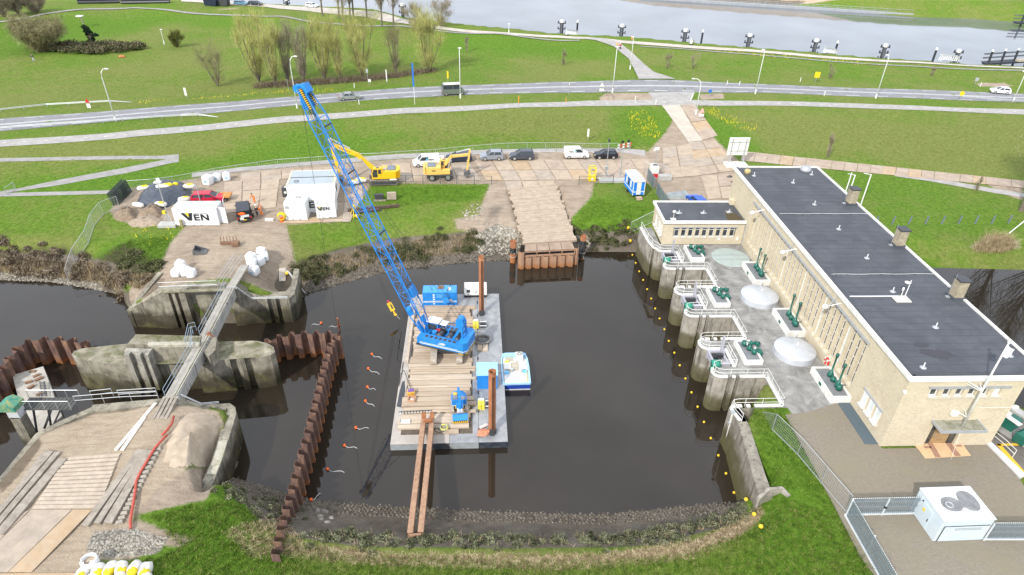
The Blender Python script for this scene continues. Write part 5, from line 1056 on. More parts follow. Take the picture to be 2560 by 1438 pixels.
body = MB().box((.35,1.12,1.9),(4.6,.85,1.05)).box((.1,-1.12,1.9),(3.6,.85,1.05)).box((-.6,0,1.7),(3.2,1.4,.5)); part('engine_house',body,blue,cr)
cw = MB().prism([(-2.95,-1.1),(-2.6,-1.55),(-1.95,-1.55),(-1.95,1.55),(-2.6,1.55),(-2.95,1.1)],1.42,2.75); part('counterweight',cw,blue,cr)
part('hazard_band',MB().prism([(-2.97,-1.1),(-2.6,-1.57),(-2.0,-1.57),(-2.0,1.57),(-2.6,1.57),(-2.97,1.1)],1.22,1.42),hz,cr)
part('white_stripe',MB().box((.35,1.548,1.62),(4.6,.012,.09)).box((.35,1.548,1.76),(4.6,.012,.04)).prism([(-2.965,-1.1),(-2.61,-1.56),(-1.94,-1.56),(-1.94,1.565),(-2.61,1.565),(-2.965,1.1)],1.58,1.66),white_p,cr)
part('emblem',MB().box((-.1,1.55,2.18),(.75,.014,.07)).box((-.2,1.55,2.06),(.5,.014,.1)).box((.05,1.55,1.97),(.7,.014,.06)).box((-.2,1.55,2.13),(.18,.016,.05)),white_p,cr,kind='stuff')
gr_ = MB()
for k in range(7): gr_.box((-1.4 + k * .55,1.12,2.435),(.36,.42,.02)).box((-1.2 + k * .5,-1.12,2.435),(.34,.42,.02))
part('roof_grille',gr_,mat('grille',(.045,.05,.06),.6),cr,kind='stuff')
for s in (-1,1):
 rl = MB().tube([(-1.9,s * 1.5,2.95),(2.4,s * 1.5,2.95)],.02,5)
 for k in range(6): rl.tube([(-1.9 + k * .86,s * 1.5,2.42),(-1.9 + k * .86,s * 1.5,2.95)],.018,4)
 part('handrail',rl,blue,cr)
cab = part('cab',MB().side([(1.3,1.4),(2.95,1.4),(3.0,2.1),(2.6,3.05),(1.3,3.05)],-1.6,-.55),blue,cr); part('cab_window',MB().add([(3.02,-1.5,2.1),(2.63,-1.5,2.98),(2.63,-.65,2.98),(3.02,-.65,2.1)],((0,1,2,3),)).box((2.0,-.54,2.5),(1.1,.02,.8)),glass_d,cab); part('cab_roof',MB().box((1.95,-1.08,3.1),(1.5,1.15,.1)).box((.75,-1.1,2.95),(.8,.9,.06)),white_p,cab)
part('cab_frame',MB().box((2.75,1.0,1.8),(.5,.9,.7)).box((1.4,.15,2.1),(.5,.5,.8)),blue,cr)
for x in (.7,-.5,-1.45): w_ = part('winch_drum',MB().tube([(x,-.6,2.2),(x,.6,2.2)],.36,14).tube([(x,-.66,2.2),(x,-.58,2.2)],.5,14).tube([(x,.58,2.2),(x,.66,2.2)],.5,14),dark_m,cr,True)
part('oil_can',MB().box((1.1,-.3,2.2),(.4,.25,.7)).box((1.45,-.35,2.1),(.3,.2,.4)),red_m,cr)
for s in (-1,1): part('gantry_leg',MB().bar((-.7,s * .62,1.9),(-2.0,s * .5,4.0),.22),blue,cr); part('gantry_post',MB().bar((-2.2,s * .62,2.4),(-2.05,s * .5,4.2),.18),blue,cr)
part('gantry_head',MB().box((-1.8,0,4.3),(.9,.95,.75),0,0),blue,cr); part('gantry_sheave',MB().tube([(-1.75,-.4,4.75),(-1.75,.4,4.75)],.42,14),blue,cr)
# boom
foot = Vector((2.3,0,1.75)); bv = ti_ - foot; bv.y = ti_.y; blg = bv.length; bd = bv.normalized(); by = Vector((0,1,0)); bnorm = bd.cross(by).normalized(); by = bnorm.cross(bd).normalized()
boom = part('boom',MB().tube([foot - by * .75,foot + by * .75],.16,8),blue,cr)
def half(s):                             # half depth and half width of the lattice along the boom
 if s < 3.2: return .12 + .54 * s / 3.2,.60 + .06 * s / 3.2
 if s > blg - 3.0: k = (s - blg + 3.0) / 3.0; return .66 - .30 * k,.66 - .26 * k
 return .66,.66
def bp(s,i,j): d,w_ = half(s); return foot + bd * s + bnorm * (i * d) + by * (j * w_)
stn_ = [0,3.2] + list(np.linspace(3.2,blg - 3.0,17))[1:] + [blg - .6]
for i in (-1,1):
 for j in (-1,1):
  part('chord',MB().tube([bp(s,i,j) for s in (0,3.2,blg - 3.0,blg - .4)],.066,6),blue,boom)
lc = 0
for k in range(len(stn_) - 1):
 a,b = stn_[k],stn_[k + 1]; zz = 1 if k % 2 else -1
 for fc_ in range(4):
  if fc_ < 2: p0,p1 = bp(a,(-1,1)[fc_],-zz),bp(b,(-1,1)[fc_],zz); q0,q1 = bp(b,(-1,1)[fc_],-1),bp(b,(-1,1)[fc_],1)
  else: p0,p1 = bp(a,-zz,(-1,1)[fc_ - 2]),bp(b,zz,(-1,1)[fc_ - 2]); q0,q1 = bp(b,-1,(-1,1)[fc_ - 2]),bp(b,1,(-1,1)[fc_ - 2])
  part('lacing_bar',MB().tube([p0,p1],.027,5,False),blue,boom); part('lacing_bar',MB().tube([q0,q1],.026,5,False),blue,boom)
 if k == 0: part('foot_plate',MB().bar(bp(.3,0,-.9),bp(2.2,0,-.95),.5,.12).bar(bp(.3,0,.9),bp(2.2,0,.95),.5,.12),blue,boom)
pl_ = MB()
for s in (6.5,13,20,25): pl_.bar(bp(s,1,-1),bp(s,1,1),.12)
part('boom_roller',pl_,dark_m,boom,kind='stuff')
part('boom_platform',MB().bar(bp(5.0,1.1,-.2),bp(6.1,1.1,-.2),1.0,.35).bar(bp(3.2,-.6,.6),bp(4.0,-.6,.9),.8,.5),blue,boom)
hd = part('boom_head',MB().bar(bp(blg - 1.9,0,-.95),bp(blg + .35,0,-1.0),.75,.12).bar(bp(blg - 1.9,0,.95),bp(blg + .35,0,1.0),.75,.12).bar(bp(blg - .5,1.4,0),bp(blg + .4,1.4,0),.9,.4).bar(bp(blg - 1.8,-1.0,0),bp(blg - .9,-1.0,0),.8,.45),blue,cr)
part('head_sheave',MB().tube([bp(blg,.2,-.8),bp(blg,.2,.8)],.5,14).tube([bp(blg + .2,-1.6,-.5),bp(blg + .2,-1.6,.5)],.42,14),blue,hd)
for s in (-1,1): part('hazard_plate',MB().bar(foot + bd * (blg - 1.9) + by * .50 * s,foot + bd * (blg + .1) + by * .56 * s,.55,.16,by),hazard('hazard_bold',1.6,.8),hd)
cable = mat('wire_rope',(.05,.05,.055),.6,.3)
for j in (-.35,.35): part('pendant_rope',MB().tube([(-1.75,j,4.9),tuple(bp(blg - .3,-1.8,j))],.024,4),cable,cr); part('hoist_rope',MB().tube([(.7,j * .6,2.5),tuple(bp(blg * .55,-1.7,j * .8)),tuple(bp(blg,-1.4,j * .6))],.02,4),cable,cr)
wt = lambda v: Matrix.Rotation(-CA,4,'Z') @ (Vector(v) - CC)
hookp = P(977,766,-2.4)
tp = tip + Vector((-.35,.1,0))
part('plumb_rope',MB().tube([wt(tp),wt((tp.x,tp.y,ZW + .05))],.022,4),cable,cr)
for o_ in (-.12,.12): part('hoist_rope',MB().tube([wt(tip + Vector((o_,0,-.3))),wt(hookp + Vector((o_,0,.3)))],.02,4),cable,cr)
hk = part('hook_block',MB().bar(wt(hookp + Vector((-.25,.25,.35))),wt(hookp + Vector((.3,-.3,-.45))),.5,.28),yel,cr); part('hook',MB().bar(wt(hookp + Vector((.3,-.3,-.45))),wt(hookp + Vector((.55,-.5,-.8))),.14).lathe([(.18,0),(.2,.08),(.12,.1)],wt(hookp + Vector((.6,-.55,-.9))),10),yel,hk); part('swivel',MB().bar(wt(hookp + Vector((-.4,.4,.6))),wt(hookp + Vector((-.25,.25,.35))),.2),mat('pink_red',(.5,.06,.10),.5),hk); part('cheek',MB().bar(wt(hookp + Vector((-.1,.1,.12))),wt(hookp + Vector((.2,-.2,-.28))),.2,.32),dark_m,hk)
part('tie_rope',MB().tube([wt(hookp + Vector((.6,-.55,-.85))),wt(P(1000,798,DZ))],.025,4),mat('pale_rope',(.5,.47,.38)),cr)
# ------------------------------------------------------------------ things on the barge
def bbox_thing(name,label,cat,px0,px1,py,dep,h,mtop,mside,group=None):
 a,b = bl(px0,py),bl(px1,py); wd = (b - a).length; t = bthing(name,label,cat,Vector(((a.x + b.x) / 2,(a.y + b.y) / 2 + dep / 2,.04)))
 return t,wd
t,wd = bbox_thing('engine_container','blue engine container with white double stripe at the far end of the barge','container',1058,1143,764,1.7,1.9,None,None)
part('body',MB().cbox((0,0,.95),(wd,1.7,1.9),0,.04),blue,t); part('roof',MB().box((0,0,1.92),(wd - .1,1.6,.05)),mat('blue_roof',(.06,.30,.66),.5,0,.1,2),t)
part('white_stripe',MB().box((0,-.853,.62),(wd - .1,.012,.08)).box((0,-.853,.48),(wd - .1,.012,.06)),white_p,t); part('exhaust',MB().box((.1,.2,2.02),(.75,.55,.2)).box((.1,.2,2.12),(.3,.3,.1)),mat('rust_scrap',(.20,.115,.07)),t)
for k in range(5): part('step_slot',MB().box((-.75,-.855,.25 + k * .33),(.26,.012,.2)),glass_l,t)
for k in range(4): part('vent_slat',MB().box((.0,-.855,1.6 - k * .14),(.8,.02,.05)),blue_l,t)
part('lift_eye',MB().tube([(-.9,-.5,1.95),(-1.3,.4,2.3)],.03,4).tube([(.9,-.5,1.95),(1.5,.5,2.35)],.03,4),dark_m,t); part('open_hatch',MB().box((.75,-1.2,.95),(.75,.7,.05),.4,.9),blue,t); part('label_plate',MB().box((1.25,-.855,.8),(.55,.012,.14)).box((1.2,0,1.955),(.35,.7,.02)),white_p,t)
t,wd = bbox_thing('generator','white generator box with black base at the far right corner of the barge','generator',1161,1217,744,1.2,1.5,None,None)
part('body',MB().cbox((0,0,.95),(wd,1.2,1.25),0,.05),white_p,t); part('base',MB().box((0,0,.16),(wd + .04,1.22,.32)),black_m,t); part('control_panel',MB().box((-wd * .32,-.61,.95),(.42,.03,.42)),dark_m,t); part('socket',MB().box((.05,-.61,.8),(.3,.03,.08)).box((-wd * .32,-.61,.5),(.14,.03,.1)),dark_m,t); part('exhaust',MB().tube([(wd * .35,.4,1.5),(wd * .35,.4,1.75)],.06,6),dark_m,t)
t,wd = bbox_thing('tool_shed','blue tool shed with pale corrugated roof on the right edge of the barge','shed',1193,1243,973,1.9,2.0,None,None)
part('wall',MB().box((0,0,.95),(wd,1.9,1.9)),mat('shed_blue',(.015,.21,.62),.45,0,.08,2),t)
for k in range(11): part('roof_rib',MB().box((0,-.98 + k * .196,1.96 + .012 * (k % 2)),(wd + .12,.19,.07)),mat('shed_roof',(.30,.58,.74),.5,0,.06,3),t)
part('door_leaf',MB().box((-.3,-.955,.9),(.66,.02,1.65)),mat('shed_blue',(.015,.21,.62)),t); part('door_leaf',MB().box((.42,-.955,.9),(.66,.02,1.65)),mat('shed_blue',(.015,.21,.62)),t)
def yellow_pack(px,py,label):
 l = bl(px,py); t = bthing('equipment_crate',label,'equipment',l,0,'yellow equipment on the barge'); part('tank',MB().cbox((-.3,0,.4),(.32,.85,.75),0,.06),mat('lemon',(.72,.60,.06),.5,0,.1,3),t); part('tank',MB().cbox((.06,0,.4),(.32,.85,.75),0,.06),mat('lemon',(.72,.60,.06)),t); part('lid',MB().box((-.12,.3,.8),(.55,.3,.06)),white_p,t)
 r = MB().box((.75,0,.25),(.75,.7,.12))
 for k in range(4): r.tube([(.48 + k * .18,-.3,.45),(.48 + k * .18,.3,.45)],.07,6)
 part('rack',r,dark_m,t); part('rack_frame',MB().box((.75,.36,.55),(.85,.05,.1)).box((.75,-.36,.45),(.85,.05,.1)),white_m,t)
yellow_pack(1192,818,'yellow twin tank pack and black rack below the far spud tube'); yellow_pack(1206,1018,'yellow twin tank pack left of the near spud tube')
l = bl(1207,855); t = bthing('cable_coil','big coil of grey cable lying beside the crane counterweight','cable coil',l)
for k in range(16):
 r = .5 + random.uniform(0,.38); hh = .08 + random.uniform(0,.42); cx,cy = random.uniform(-.06,.06),random.uniform(-.06,.06); tl = random.uniform(-.1,.1)
 part('cable_loop',MB().tube([(cx + r * 1.08 * math.cos(a * .3142),cy + r * .9 * math.sin(a * .3142),hh + tl * math.cos(a * .3142)) for a in range(21)],.045,5,False),mat('cable_grey',(.10,.10,.10),.6,0,.3,3) if k % 3 else mat('cable_pale',(.30,.29,.27),.7),t)
part('cable_bundle',MB().blob((-.1,-.35,.3),(.75,.5,.35),10,6,.2),mat('cable_grey',(.10,.10,.10)),t)
# small blue excavator
l = bl(1148,1020); t = bthing('mini_excavator','small blue crawler excavator with its bucket lowered toward the near edge of the barge','excavator',Vector((l.x,l.y,.28)),R(4))
for s in (-.72,.72):
 o = part('crawler_track',MB().side([(-1.0,.2),(-.85,.02),(.85,.02),(1.0,.2),(.85,.45),(-.85,.45)],-.17,.17),dusty,t); o.rotation_euler = (0,0,math.pi / 2); o.location = (s,-.1,0)
part('car_body',MB().box((0,-.1,.35),(1.0,1.1,.3)),dark_m,t)
part('house',MB().prism([(-.75,-.55),(.75,-.55),(.78,.3),(.5,.85),(0,1.0),(-.5,.85),(-.78,.3)],.55,1.25),blue,t); part('house_stripe',MB().prism([(-.76,-.56),(.76,-.56),(.79,.3),(.5,.86),(0,1.01),(-.5,.86),(-.79,.3)],.56,.64),white_p,t)
part('seat',MB().box((-.4,-.15,1.35),(.5,.5,.25)).box((.42,-.2,1.27),(.5,.5,.04)),mat('seat_grey',(.2,.22,.25),.8),t); part('seat',MB().lathe([(.22,0),(.24,.15),(.1,.2)],(-.35,.25,1.35),10),mat('yellow_roll',(.6,.42,.05),.7),t)
part('boom',MB().bar((0,.75,1.7),(0,-1.0,2.3),.24,.3).bar((0,-1.0,2.3),(0,-1.25,2.1),.2,.3),blue,t); part('stick',MB().bar((0,-1.2,2.25),(0,-1.65,.9),.24,.3).box((0,-1.35,1.35),(.7,.35,.5)),blue,t); part('stick_end',MB().box((0,-1.62,.95),(.5,.3,.35)),white_p,t)
part('ram_cap',MB().box((-.3,-.95,.75),(.22,.3,.2)),yel,t); part('ram_cap',MB().box((.3,-.95,.75),(.22,.3,.2)),yel,t)
part('bucket',MB().add([(-.75,-1.7,.6),(.75,-1.7,.6),(.75,-2.3,.12),(-.75,-2.3,.12),(-.75,-2.0,.75),(.75,-2.0,.75),(.75,-2.4,.3),(-.75,-2.4,.3)],((0,1,2,3),(4,7,6,5),(0,4,5,1),(1,5,6,2),(2,6,7,3),(3,7,4,0))),blue,t); part('hazard_edge',MB().box((0,-2.45,.12),(1.5,.2,.1)),hz,t)
# steel beam pair reaching from the barge to the near bank
bp_t = thing('gangway_beams','pair of long rusty steel beams reaching from the barge down to the near bank','steel beams',P(1067,1055,DZ + .7))
def gb(px,py,z): return P(px,py,z)
for (ax,ay,bx_,by_) in ((1059,1052,1026,1342),(1080,1052,1052,1340)):
 a = gb(ax,ay,DZ + .75); b = G(bx_,by_,.25); d = (b - a).normalized(); u = Vector((0,0,1)); s_ = d.cross(u).normalized()
 be = part('beam',MB(),rust_l,bp_t); bpt = b
 wpart('web',MB().bar(a,b,.06,.5),rust_l,be); wpart('flange',MB().bar(a + u * .26,b + u * .26,.45,.05),rust_l,be); wpart('flange',MB().bar(a - u * .26,b - u * .26,.45,.05),rust_l,be)
 wpart('upstand',MB().bar(a - u * .2,a + u * .75 + Vector((0,.4,0)),.4,.3),rust_o,bp_t)
a,b = gb(1059,1052,DZ + 1.3),gb(1080,1052,DZ + 1.3); wpart('cross_beam',MB().bar(a,b,.3),rust_o,bp_t); wpart('cross_beam',MB().bar(G(1024,1343,.2),G(1053,1341,.2),.2),rust_l,bp_t)
def small(name,label,cat,px,py,mb,m,rz=0.0,extra=()):
 l = bl(px,py,.22); t = bthing(name,label,cat,Vector((l.x,l.y,.2)),rz); part('body',mb,m,t)
 for n_,mb2,m2 in extra: part(n_,mb2,m2,t)
 return t
small('tool_box','small orange and purple tool box on the left of the barge','tool box',1028,986,MB().box((0,0,.25),(.75,.6,.4)),mat('tool_orange',(.62,.33,.05),.6),.1,(('lid',MB().box((0,.1,.48),(.6,.4,.08)),mat('tool_purple',(.16,.08,.3),.6)),))
small('wooden_tray','open wooden tray in front of the orange tool box','tray',1030,1001,MB().box((0,0,.08),(.75,.7,.04)).box((-.36,0,.2),(.05,.7,.25)).box((.36,0,.2),(.05,.7,.25)).box((0,-.34,.2),(.68,.05,.25)).box((0,.34,.2),(.68,.05,.25)),mat('tray_wood',(.48,.28,.17),.8,0,.15,3),-.15,(('content',MB().blob((0,0,.15),(.25,.2,.12),7,4,.2),mat('tray_content',(.5,.45,.4),.8)),))
small('white_box','short white box lying on the near left timbers of the barge','box',1014,1056,MB().cbox((0,0,.15),(.95,.42,.28),0,.08),white_p,0,(('end_cap',MB().box((-.48,0,.15),(.04,.36,.24)),dark_m),))
small('steel_ladder','dark rack of pins lying across the barge left of the mini excavator','rack',1038,1030,MB().box((0,0,.12),(3.3,.1,.08)),dark_m,.05,[('pin',MB().box((-1.5 + k * .3,-.12,.12),(.06,.28,.08)),white_m) for k in range(11)])
small('rope_heap','tangle of yellow and blue rope beside the mini excavator bucket','rope',1110,1072,MB().tube([(.5 * math.cos(k * .8) * (1 - k * .012),.35 * math.sin(k * .8),.08 + .01 * k) for k in range(26)],.05,5),mat('rope_yellow',(.6,.55,.12),.8,0,.4,5,(.1,.25,.5),.5),0,(('loop',MB().tube([(-.4 + .55 * math.cos(k * .35),.0 + .5 * math.sin(k * .35),.05) for k in range(19)],.03,4),cable),))
small('orange_net','crumpled orange netting and white roll at the foot of the near spud tube','net',1215,1078,MB().blob((-.2,-.1,0),(.8,.4,.22),12,6,.35),mat('orange_net',(.55,.24,.14),.9,0,.3,6),.2,(('roll',MB().cbox((-.05,.75,.05),(.9,.35,.2),.35,.1),mat('roll_pink',(.6,.5,.47),.8)),))
for pts,l in (([(1001,800,.1),(994,840,.1),(1008,850,.2),(999,880,.1),(990,870,.1),(996,820,.1)],'loose dark hose along the far left edge of the barge'),([(1008,905,.1),(1003,940,.1),(997,965,.1),(1001,935,.2),(1010,925,.3),(1030,980,.4)],'thin dark hose running to the orange tool box')):
 wsingle('hose',MB().tube([P(a,b,DZ + c) for a,b,c in pts],.035,5),cable,l,'hose')
# work boat moored to the barge
l = bl(1292,960); L_ = 5.0; t = thing('work_boat','small white and blue work boat moored to the right side of the barge','boat',bwld(l.x,l.y,-.65),BA + R(0.8))
hull = [(-1.45,-.1),(1.45,-.1),(1.5,2.5),(1.45,4.0),(1.25,5.0),(-1.25,5.0),(-1.45,4.0),(-1.5,2.5)]
part('hull',MB().prism(hull,-.5,.62),mat('boat_blue',(.015,.05,.30),.4,0,.15,2),t); part('hull_band',MB().prism([(x * 1.012,y * 1.008 - .03) for x,y in hull],-.12,.02),mat('pale_side2',(.5,.5,.5),.6,0,.1,2),t)
part('deck',MB().prism([(x * .97,.03 + y * .985) for x,y in hull],.62,.66),mat('boat_deck',(.60,.61,.60),.7,0,.12,3,(.42,.40,.34),.4),t)
gw = MB()
for i in range(8): a,b = Vector((*hull[i],.74)),Vector((*hull[(i + 1) % 8],.74)); gw.bar(a * 1,b * 1,.14,.2)
part('gunwale',gw,mat('boat_gunwale',(.32,.55,.75),.5,0,.1,2),t); part('grating',MB().box((0,.95,.68),(2.5,1.5,.03)),mat('grating_pale',(.66,.68,.66),.6,0,.1,2),t)
for k in range(17): part('grating_slat',MB().box((-1.2 + k * .15,.95,.705),(.07,1.45,.03)),white_m,t)
part('hatch',MB().box((-.85,2.9,.72),(.8,1.1,.1)),white_p,t); part('hatch',MB().box((.85,2.9,.72),(.8,1.1,.1)),white_p,t); part('floor_boards',MB().box((0,2.9,.69),(.75,1.5,.05)),mat('grey_wood',(.42,.38,.30),.9,0,.2,4),t); part('fore_deck',MB().box((-.55,4.2,.7),(.8,.7,.06)),mat('grey_wood',(.42,.38,.30)),t)
part('console',MB().cbox((.55,4.1,1.1),(.8,.8,.85),0,.1),white_p,t); part('wheel',MB().tube([(.55 + .22 * math.cos(k * .524),4.0 + .22 * math.sin(k * .524),1.58) for k in range(13)],.035,5,False),black_m,t); part('bollard',MB().lathe([(.12,.66),(.12,.95),(.16,1.0)],(-.35,2.05,0),8),galv,t); part('bollard',MB().lathe([(.12,.66),(.12,.95),(.16,1.0)],(.75,2.0,0),8),galv,t)
part('bow_shield',MB().prism([(-1.0,5.0),(1.0,5.0),(1.3,4.5),(-1.3,4.5)],.66,.95),mat('boat_gunwale',(.32,.55,.75)),t); part('crate',MB().box((-1.0,1.75,.8),(.5,.35,.25)),blue_l,t); part('crate',MB().box((1.0,1.85,.78),(.4,.4,.2)),blue_l,t); part('rope',MB().tube([(-.9 + .25 * math.cos(k),2.1 + .18 * math.sin(k),.72 + .01 * k) for k in range(14)],.04,5),mat('tan_rope',(.45,.33,.15),.9),t); part('boat_hook',MB().tube([(1.15,.1,.75),(1.25,2.2,.78)],.035,5),mat('lemon',(.72,.60,.06)),t); part('yellow_strap',MB().box((-.85,3.7,.75),(.5,.2,.1),.3),mat('lemon',(.72,.60,.06)),t)
part('mooring_rope',MB().tube([(-1.4,3.6,.7),(-2.0,3.3,.75)],.04,5).tube([(-1.4,1.9,.7),(-2.0,1.9,.75)],.04,5),mat('pale_rope',(.5,.47,.38)),t)
# ------------------------------------------------------------------ floats
om = mat('buoy_orange',(.80,.13,.015),.4,0,.08,4); pr = mat('pale_rope',(.5,.47,.38))
OB = [(803,808,-24,6),(847,814,-24,5),(930,886,24,12),(921,922,28,15),(919,968,20,8),(914,1003,22,14),(890,1070,32,2),(861,1114,32,8),(819,1174,42,8),(778,1252,24,-18)]
for i,(a,b,dx,dy) in enumerate(OB):
 t = thing('orange_buoy',('leftmost of the orange buoys behind the sheet pile corner','orange buoy closest to the sheet pile corner post')[i] if i < 2 else '%s orange buoy down the row between the sheet pile wall and the barge' % ordn(i - 2) if i < 9 else 'orange buoy stranded against the sheet pile wall by the near bank','buoy',P(a,b,ZW + .03) if i < 9 else G(a,b,.1),0,'orange buoys with white tails'); z = t.location.z
 part('float',MB().lathe([(.02,-.1),(.13,-.05),(.16,.04),(.12,.16),(.02,.2)],(0,0,0),12),om,t,True); e = [P(a + dx * f,b + dy * f + 3 * math.sin(f * 6),z) - t.location for f in (.05,.3,.55,.8,1)]
 part('tail_rope',MB().tube(e,.02,4),white_m,t)
ym = mat('float_yellow',(.80,.52,.03),.4,0,.08,4)
YF = [(1581,638),(1589.5,658),(1598,679),(1608,700.6),(1618,723.5),(1628,747),(1638,772),(1649,797),(1661,824),(1672,853),(1686,882.5),(1699.4,914),(1713.7,947),(1729,981.6),(1744,1017.4),(1760,1055.6),(1777,1096),(1796,1139),(1815,1184),(1835,1232)]
wsingle('float_line',MB().tube([P(a,b,ZW - .03) for a,b in YF] + [G(1863,1254,.25),G(1883,1292,.25),G(1900,1323,.25)],.008,3),mat('yellow_line',(.45,.38,.08),.8),'thin yellow line stringing the floats past the station piers','rope')
for i,(a,b) in enumerate(YF):
 single('yellow_float',MB().lathe([(.02,-.1),(.11,-.04),(.13,.03),(.09,.12),(.02,.15)],(0,0,0),10),ym,'yellow float, %s from the far end of the line past the station piers' % ordn(i),'float','yellow floats on a line',P(a,b,ZW + .03),0,True)
for a,b,l in ((1863.5,1254.5,'yellow float lying on the weeds at the foot of the wing wall'),(1883,1292,'yellow float lying on the dry straw'),(1900,1323,'yellow float lying highest on the near grass')):
 single('yellow_float',MB().lathe([(.02,-.12),(.16,-.05),(.19,.04),(.14,.16),(.02,.2)],(0,0,0),10),ym,l,'float','yellow floats on a line',G(a,b,.3),0,True)
for a,b,l in ((1570,575,'yellow float by the fence at the bank left of the wing wall'),(1575,608,'yellow float hanging on the mud bank left of the wing wall')):
 single('yellow_float',MB().lathe([(.02,-.2),(.22,-.1),(.24,.2),(.02,.35)],(0,0,0),10),ym,l,'float','yellow floats on a line',G(a,b,.3),0,True)
# ------------------------------------------------------------------ vehicles
tyre_m = mat('tyre',(.022,.022,.024),.85); rim_m = mat('rim',(.48,.49,.50),.35,.6); lampw = mat('lamp_clear',(.75,.77,.78),.15); lampr = mat('lamp_red',(.45,.02,.02),.25); car_glass = mat('car_glass',(.035,.045,.055),.06,0,.1,1)
def wheel(t,x,y,r=.33,w=.22):
 s = 1 if y > 0 else -1
 o = part('wheel',MB().tube([(0,-w / 2,0),(0,w / 2,0)],r,18),tyre_m,t); o.location = (x,y,r); part('rim',MB().tube([(0,s * (w / 2 + .012),0),(0,s * (w / 2 - .03),0)],r * .64,14),rim_m,o)
def heading(p,q): a = Vector(p); b = Vector(q); return math.atan2(b.y - a.y,b.x - a.x)
def carpaint(name,c,rough=.28,metal=.1): return mat('paint_' + name,c,rough,metal,.05,1)
def car(label,px,py,rz,paint,kind='hatch',L_=4.2,cat='car',pos=None,name='parked_car',group='vehicles parked on the site',wd=1.8):
 """+x is the front; origin under the middle"""
 p = pos or G(px,py,.07); t = thing(name,label,cat,p,rz,group); a,b = -L_ / 2,L_ / 2; hw = wd / 2
 hh,belt = {'hatch': (1.45,.92),'suv': (1.62,1.02),'estate': (1.47,.92),'sedan': (1.44,.92),'van': (1.84,1.12),'bus': (2.25,1.25)}[kind]
 bon = {'van': b - .95,'bus': b - .75}.get(kind,b - 1.15); wsx = bon - {'van': .62,'bus': .7}.get(kind,.75)
 rr = {'hatch': a + .5,'suv': a + .45,'estate': a + .4,'sedan': a + 1.25,'van': a + .12,'bus': a + .1}[kind]; rb = {'sedan': a + .7}.get(kind,a + .1)
 prof = [(a + .08,.30),(b - .1,.28),(b,.42),(b - .03,.68),(b - .2,.80),(bon,belt),(rb,belt + .03),(a + .02,belt - .12),(a,.55)]
 body = MB(); n = len(prof)
 for yy,sc in ((-hw,.0),(-hw + .1,.06),(hw - .1,.06),(hw,.0)): body.v += [(x * (1 if sc else .985),yy,z + (sc if z > .6 else 0) * .6) for x,z in prof]
 body.f = [tuple(range(n)),tuple(range(3 * n,4 * n))[::-1]] + [(k * n + (i + 1) % n,k * n + i,(k + 1) * n + i,(k + 1) * n + (i + 1) % n) for k in range(3) for i in range(n)]
 part('body',body,paint,t)
 lo = [(bon + .02,belt + .03),(rb + .05,belt + .03)]; up = [(wsx,hh - .06),(rr,hh - .06)]; wl,wu = hw - .06,hw - .22 if kind not in ('van','bus') else hw - .14
 g = MB().add([(lo[0][0],-wl,lo[0][1]),(lo[1][0],-wl,lo[1][1]),(lo[1][0],wl,lo[1][1]),(lo[0][0],wl,lo[0][1]),(up[0][0],-wu,up[0][1]),(up[1][0],-wu,up[1][1]),(up[1][0],wu,up[1][1]),(up[0][0],wu,up[0][1])],((4,5,6,7),(0,4,7,3),(1,2,6,5),(0,1,5,4),(3,7,6,2)))
 part('windows',g,car_glass,t)
 part('roof',MB().cbox(((up[0][0] + up[1][0]) / 2,0,hh - .035),(up[0][0] - up[1][0] + .06,2 * wu + .05,.09),0,.04),paint,t)
 for s in (-1,1):
  v = lambda i,o_: Vector((o_[i][0],s * (wl if o_ is lo else wu),o_[i][1]))
  part('pillar',MB().bar(v(0,lo),v(0,up),.09),paint,t); part('pillar',MB().bar(v(1,lo),v(1,up),.16 if kind != 'sedan' else .1),paint,t)
  m0,m1 = v(0,lo).lerp(v(1,lo),.45),v(0,up).lerp(v(1,up),.40); part('pillar',MB().bar(m0,m1,.09),paint,t)
  if kind == 'van':                # panelled load space
   q0,q1 = v(0,lo).lerp(v(1,lo),.45),v(0,up).lerp(v(1,up),.40); o3 = Vector((0,s * .025,0)); part('side_panel',MB().add([q0 + o3,v(1,lo) + o3,v(1,up) + o3,q1 + o3],((0,1,2,3),)),paint,t); part('side_trim',MB().box((-.1,s * (hw + .005),.55),(1.9,.02,.09)),dark_m,t)
  part('mirror',MB().box((wsx + .35,s * (hw + .06),belt + .05),(.14,.16,.12)),paint,t); part('headlight',MB().box((b - .12,s * (hw - .28),.70),(.2,.36,.13)),lampw,t); part('tail_light',MB().box((a + .06,s * (hw - .15),.82),(.12,.24,.26)),lampr,t)
  for x in (b - .85,a + .8): wheel(t,x,s * (hw - .1),.33 if kind != 'suv' else .36)
 if kind == 'van': part('rear_panel',MB().box((a + .1,0,1.45),(.06,wd - .3,.6)),paint,t)
 part('bumper',MB().box((b - .05,0,.36),(.16,wd - .2,.18)),dark_m,t); part('bumper',MB().box((a + .05,0,.38),(.16,wd - .2,.18)),dark_m,t); part('number_plate',MB().box((b + .035,0,.45),(.02,.5,.11)),mat('plate_yellow',(.7,.5,.02),.5),t); part('number_plate',MB().box((a - .035,0,.5),(.02,.5,.11)),mat('plate_yellow',(.7,.5,.02),.5),t)
 return t
blackp = mat('logo_black',(.02,.024,.03),.5); yellowp = mat('logo_yellow',(.75,.58,.0),.5)
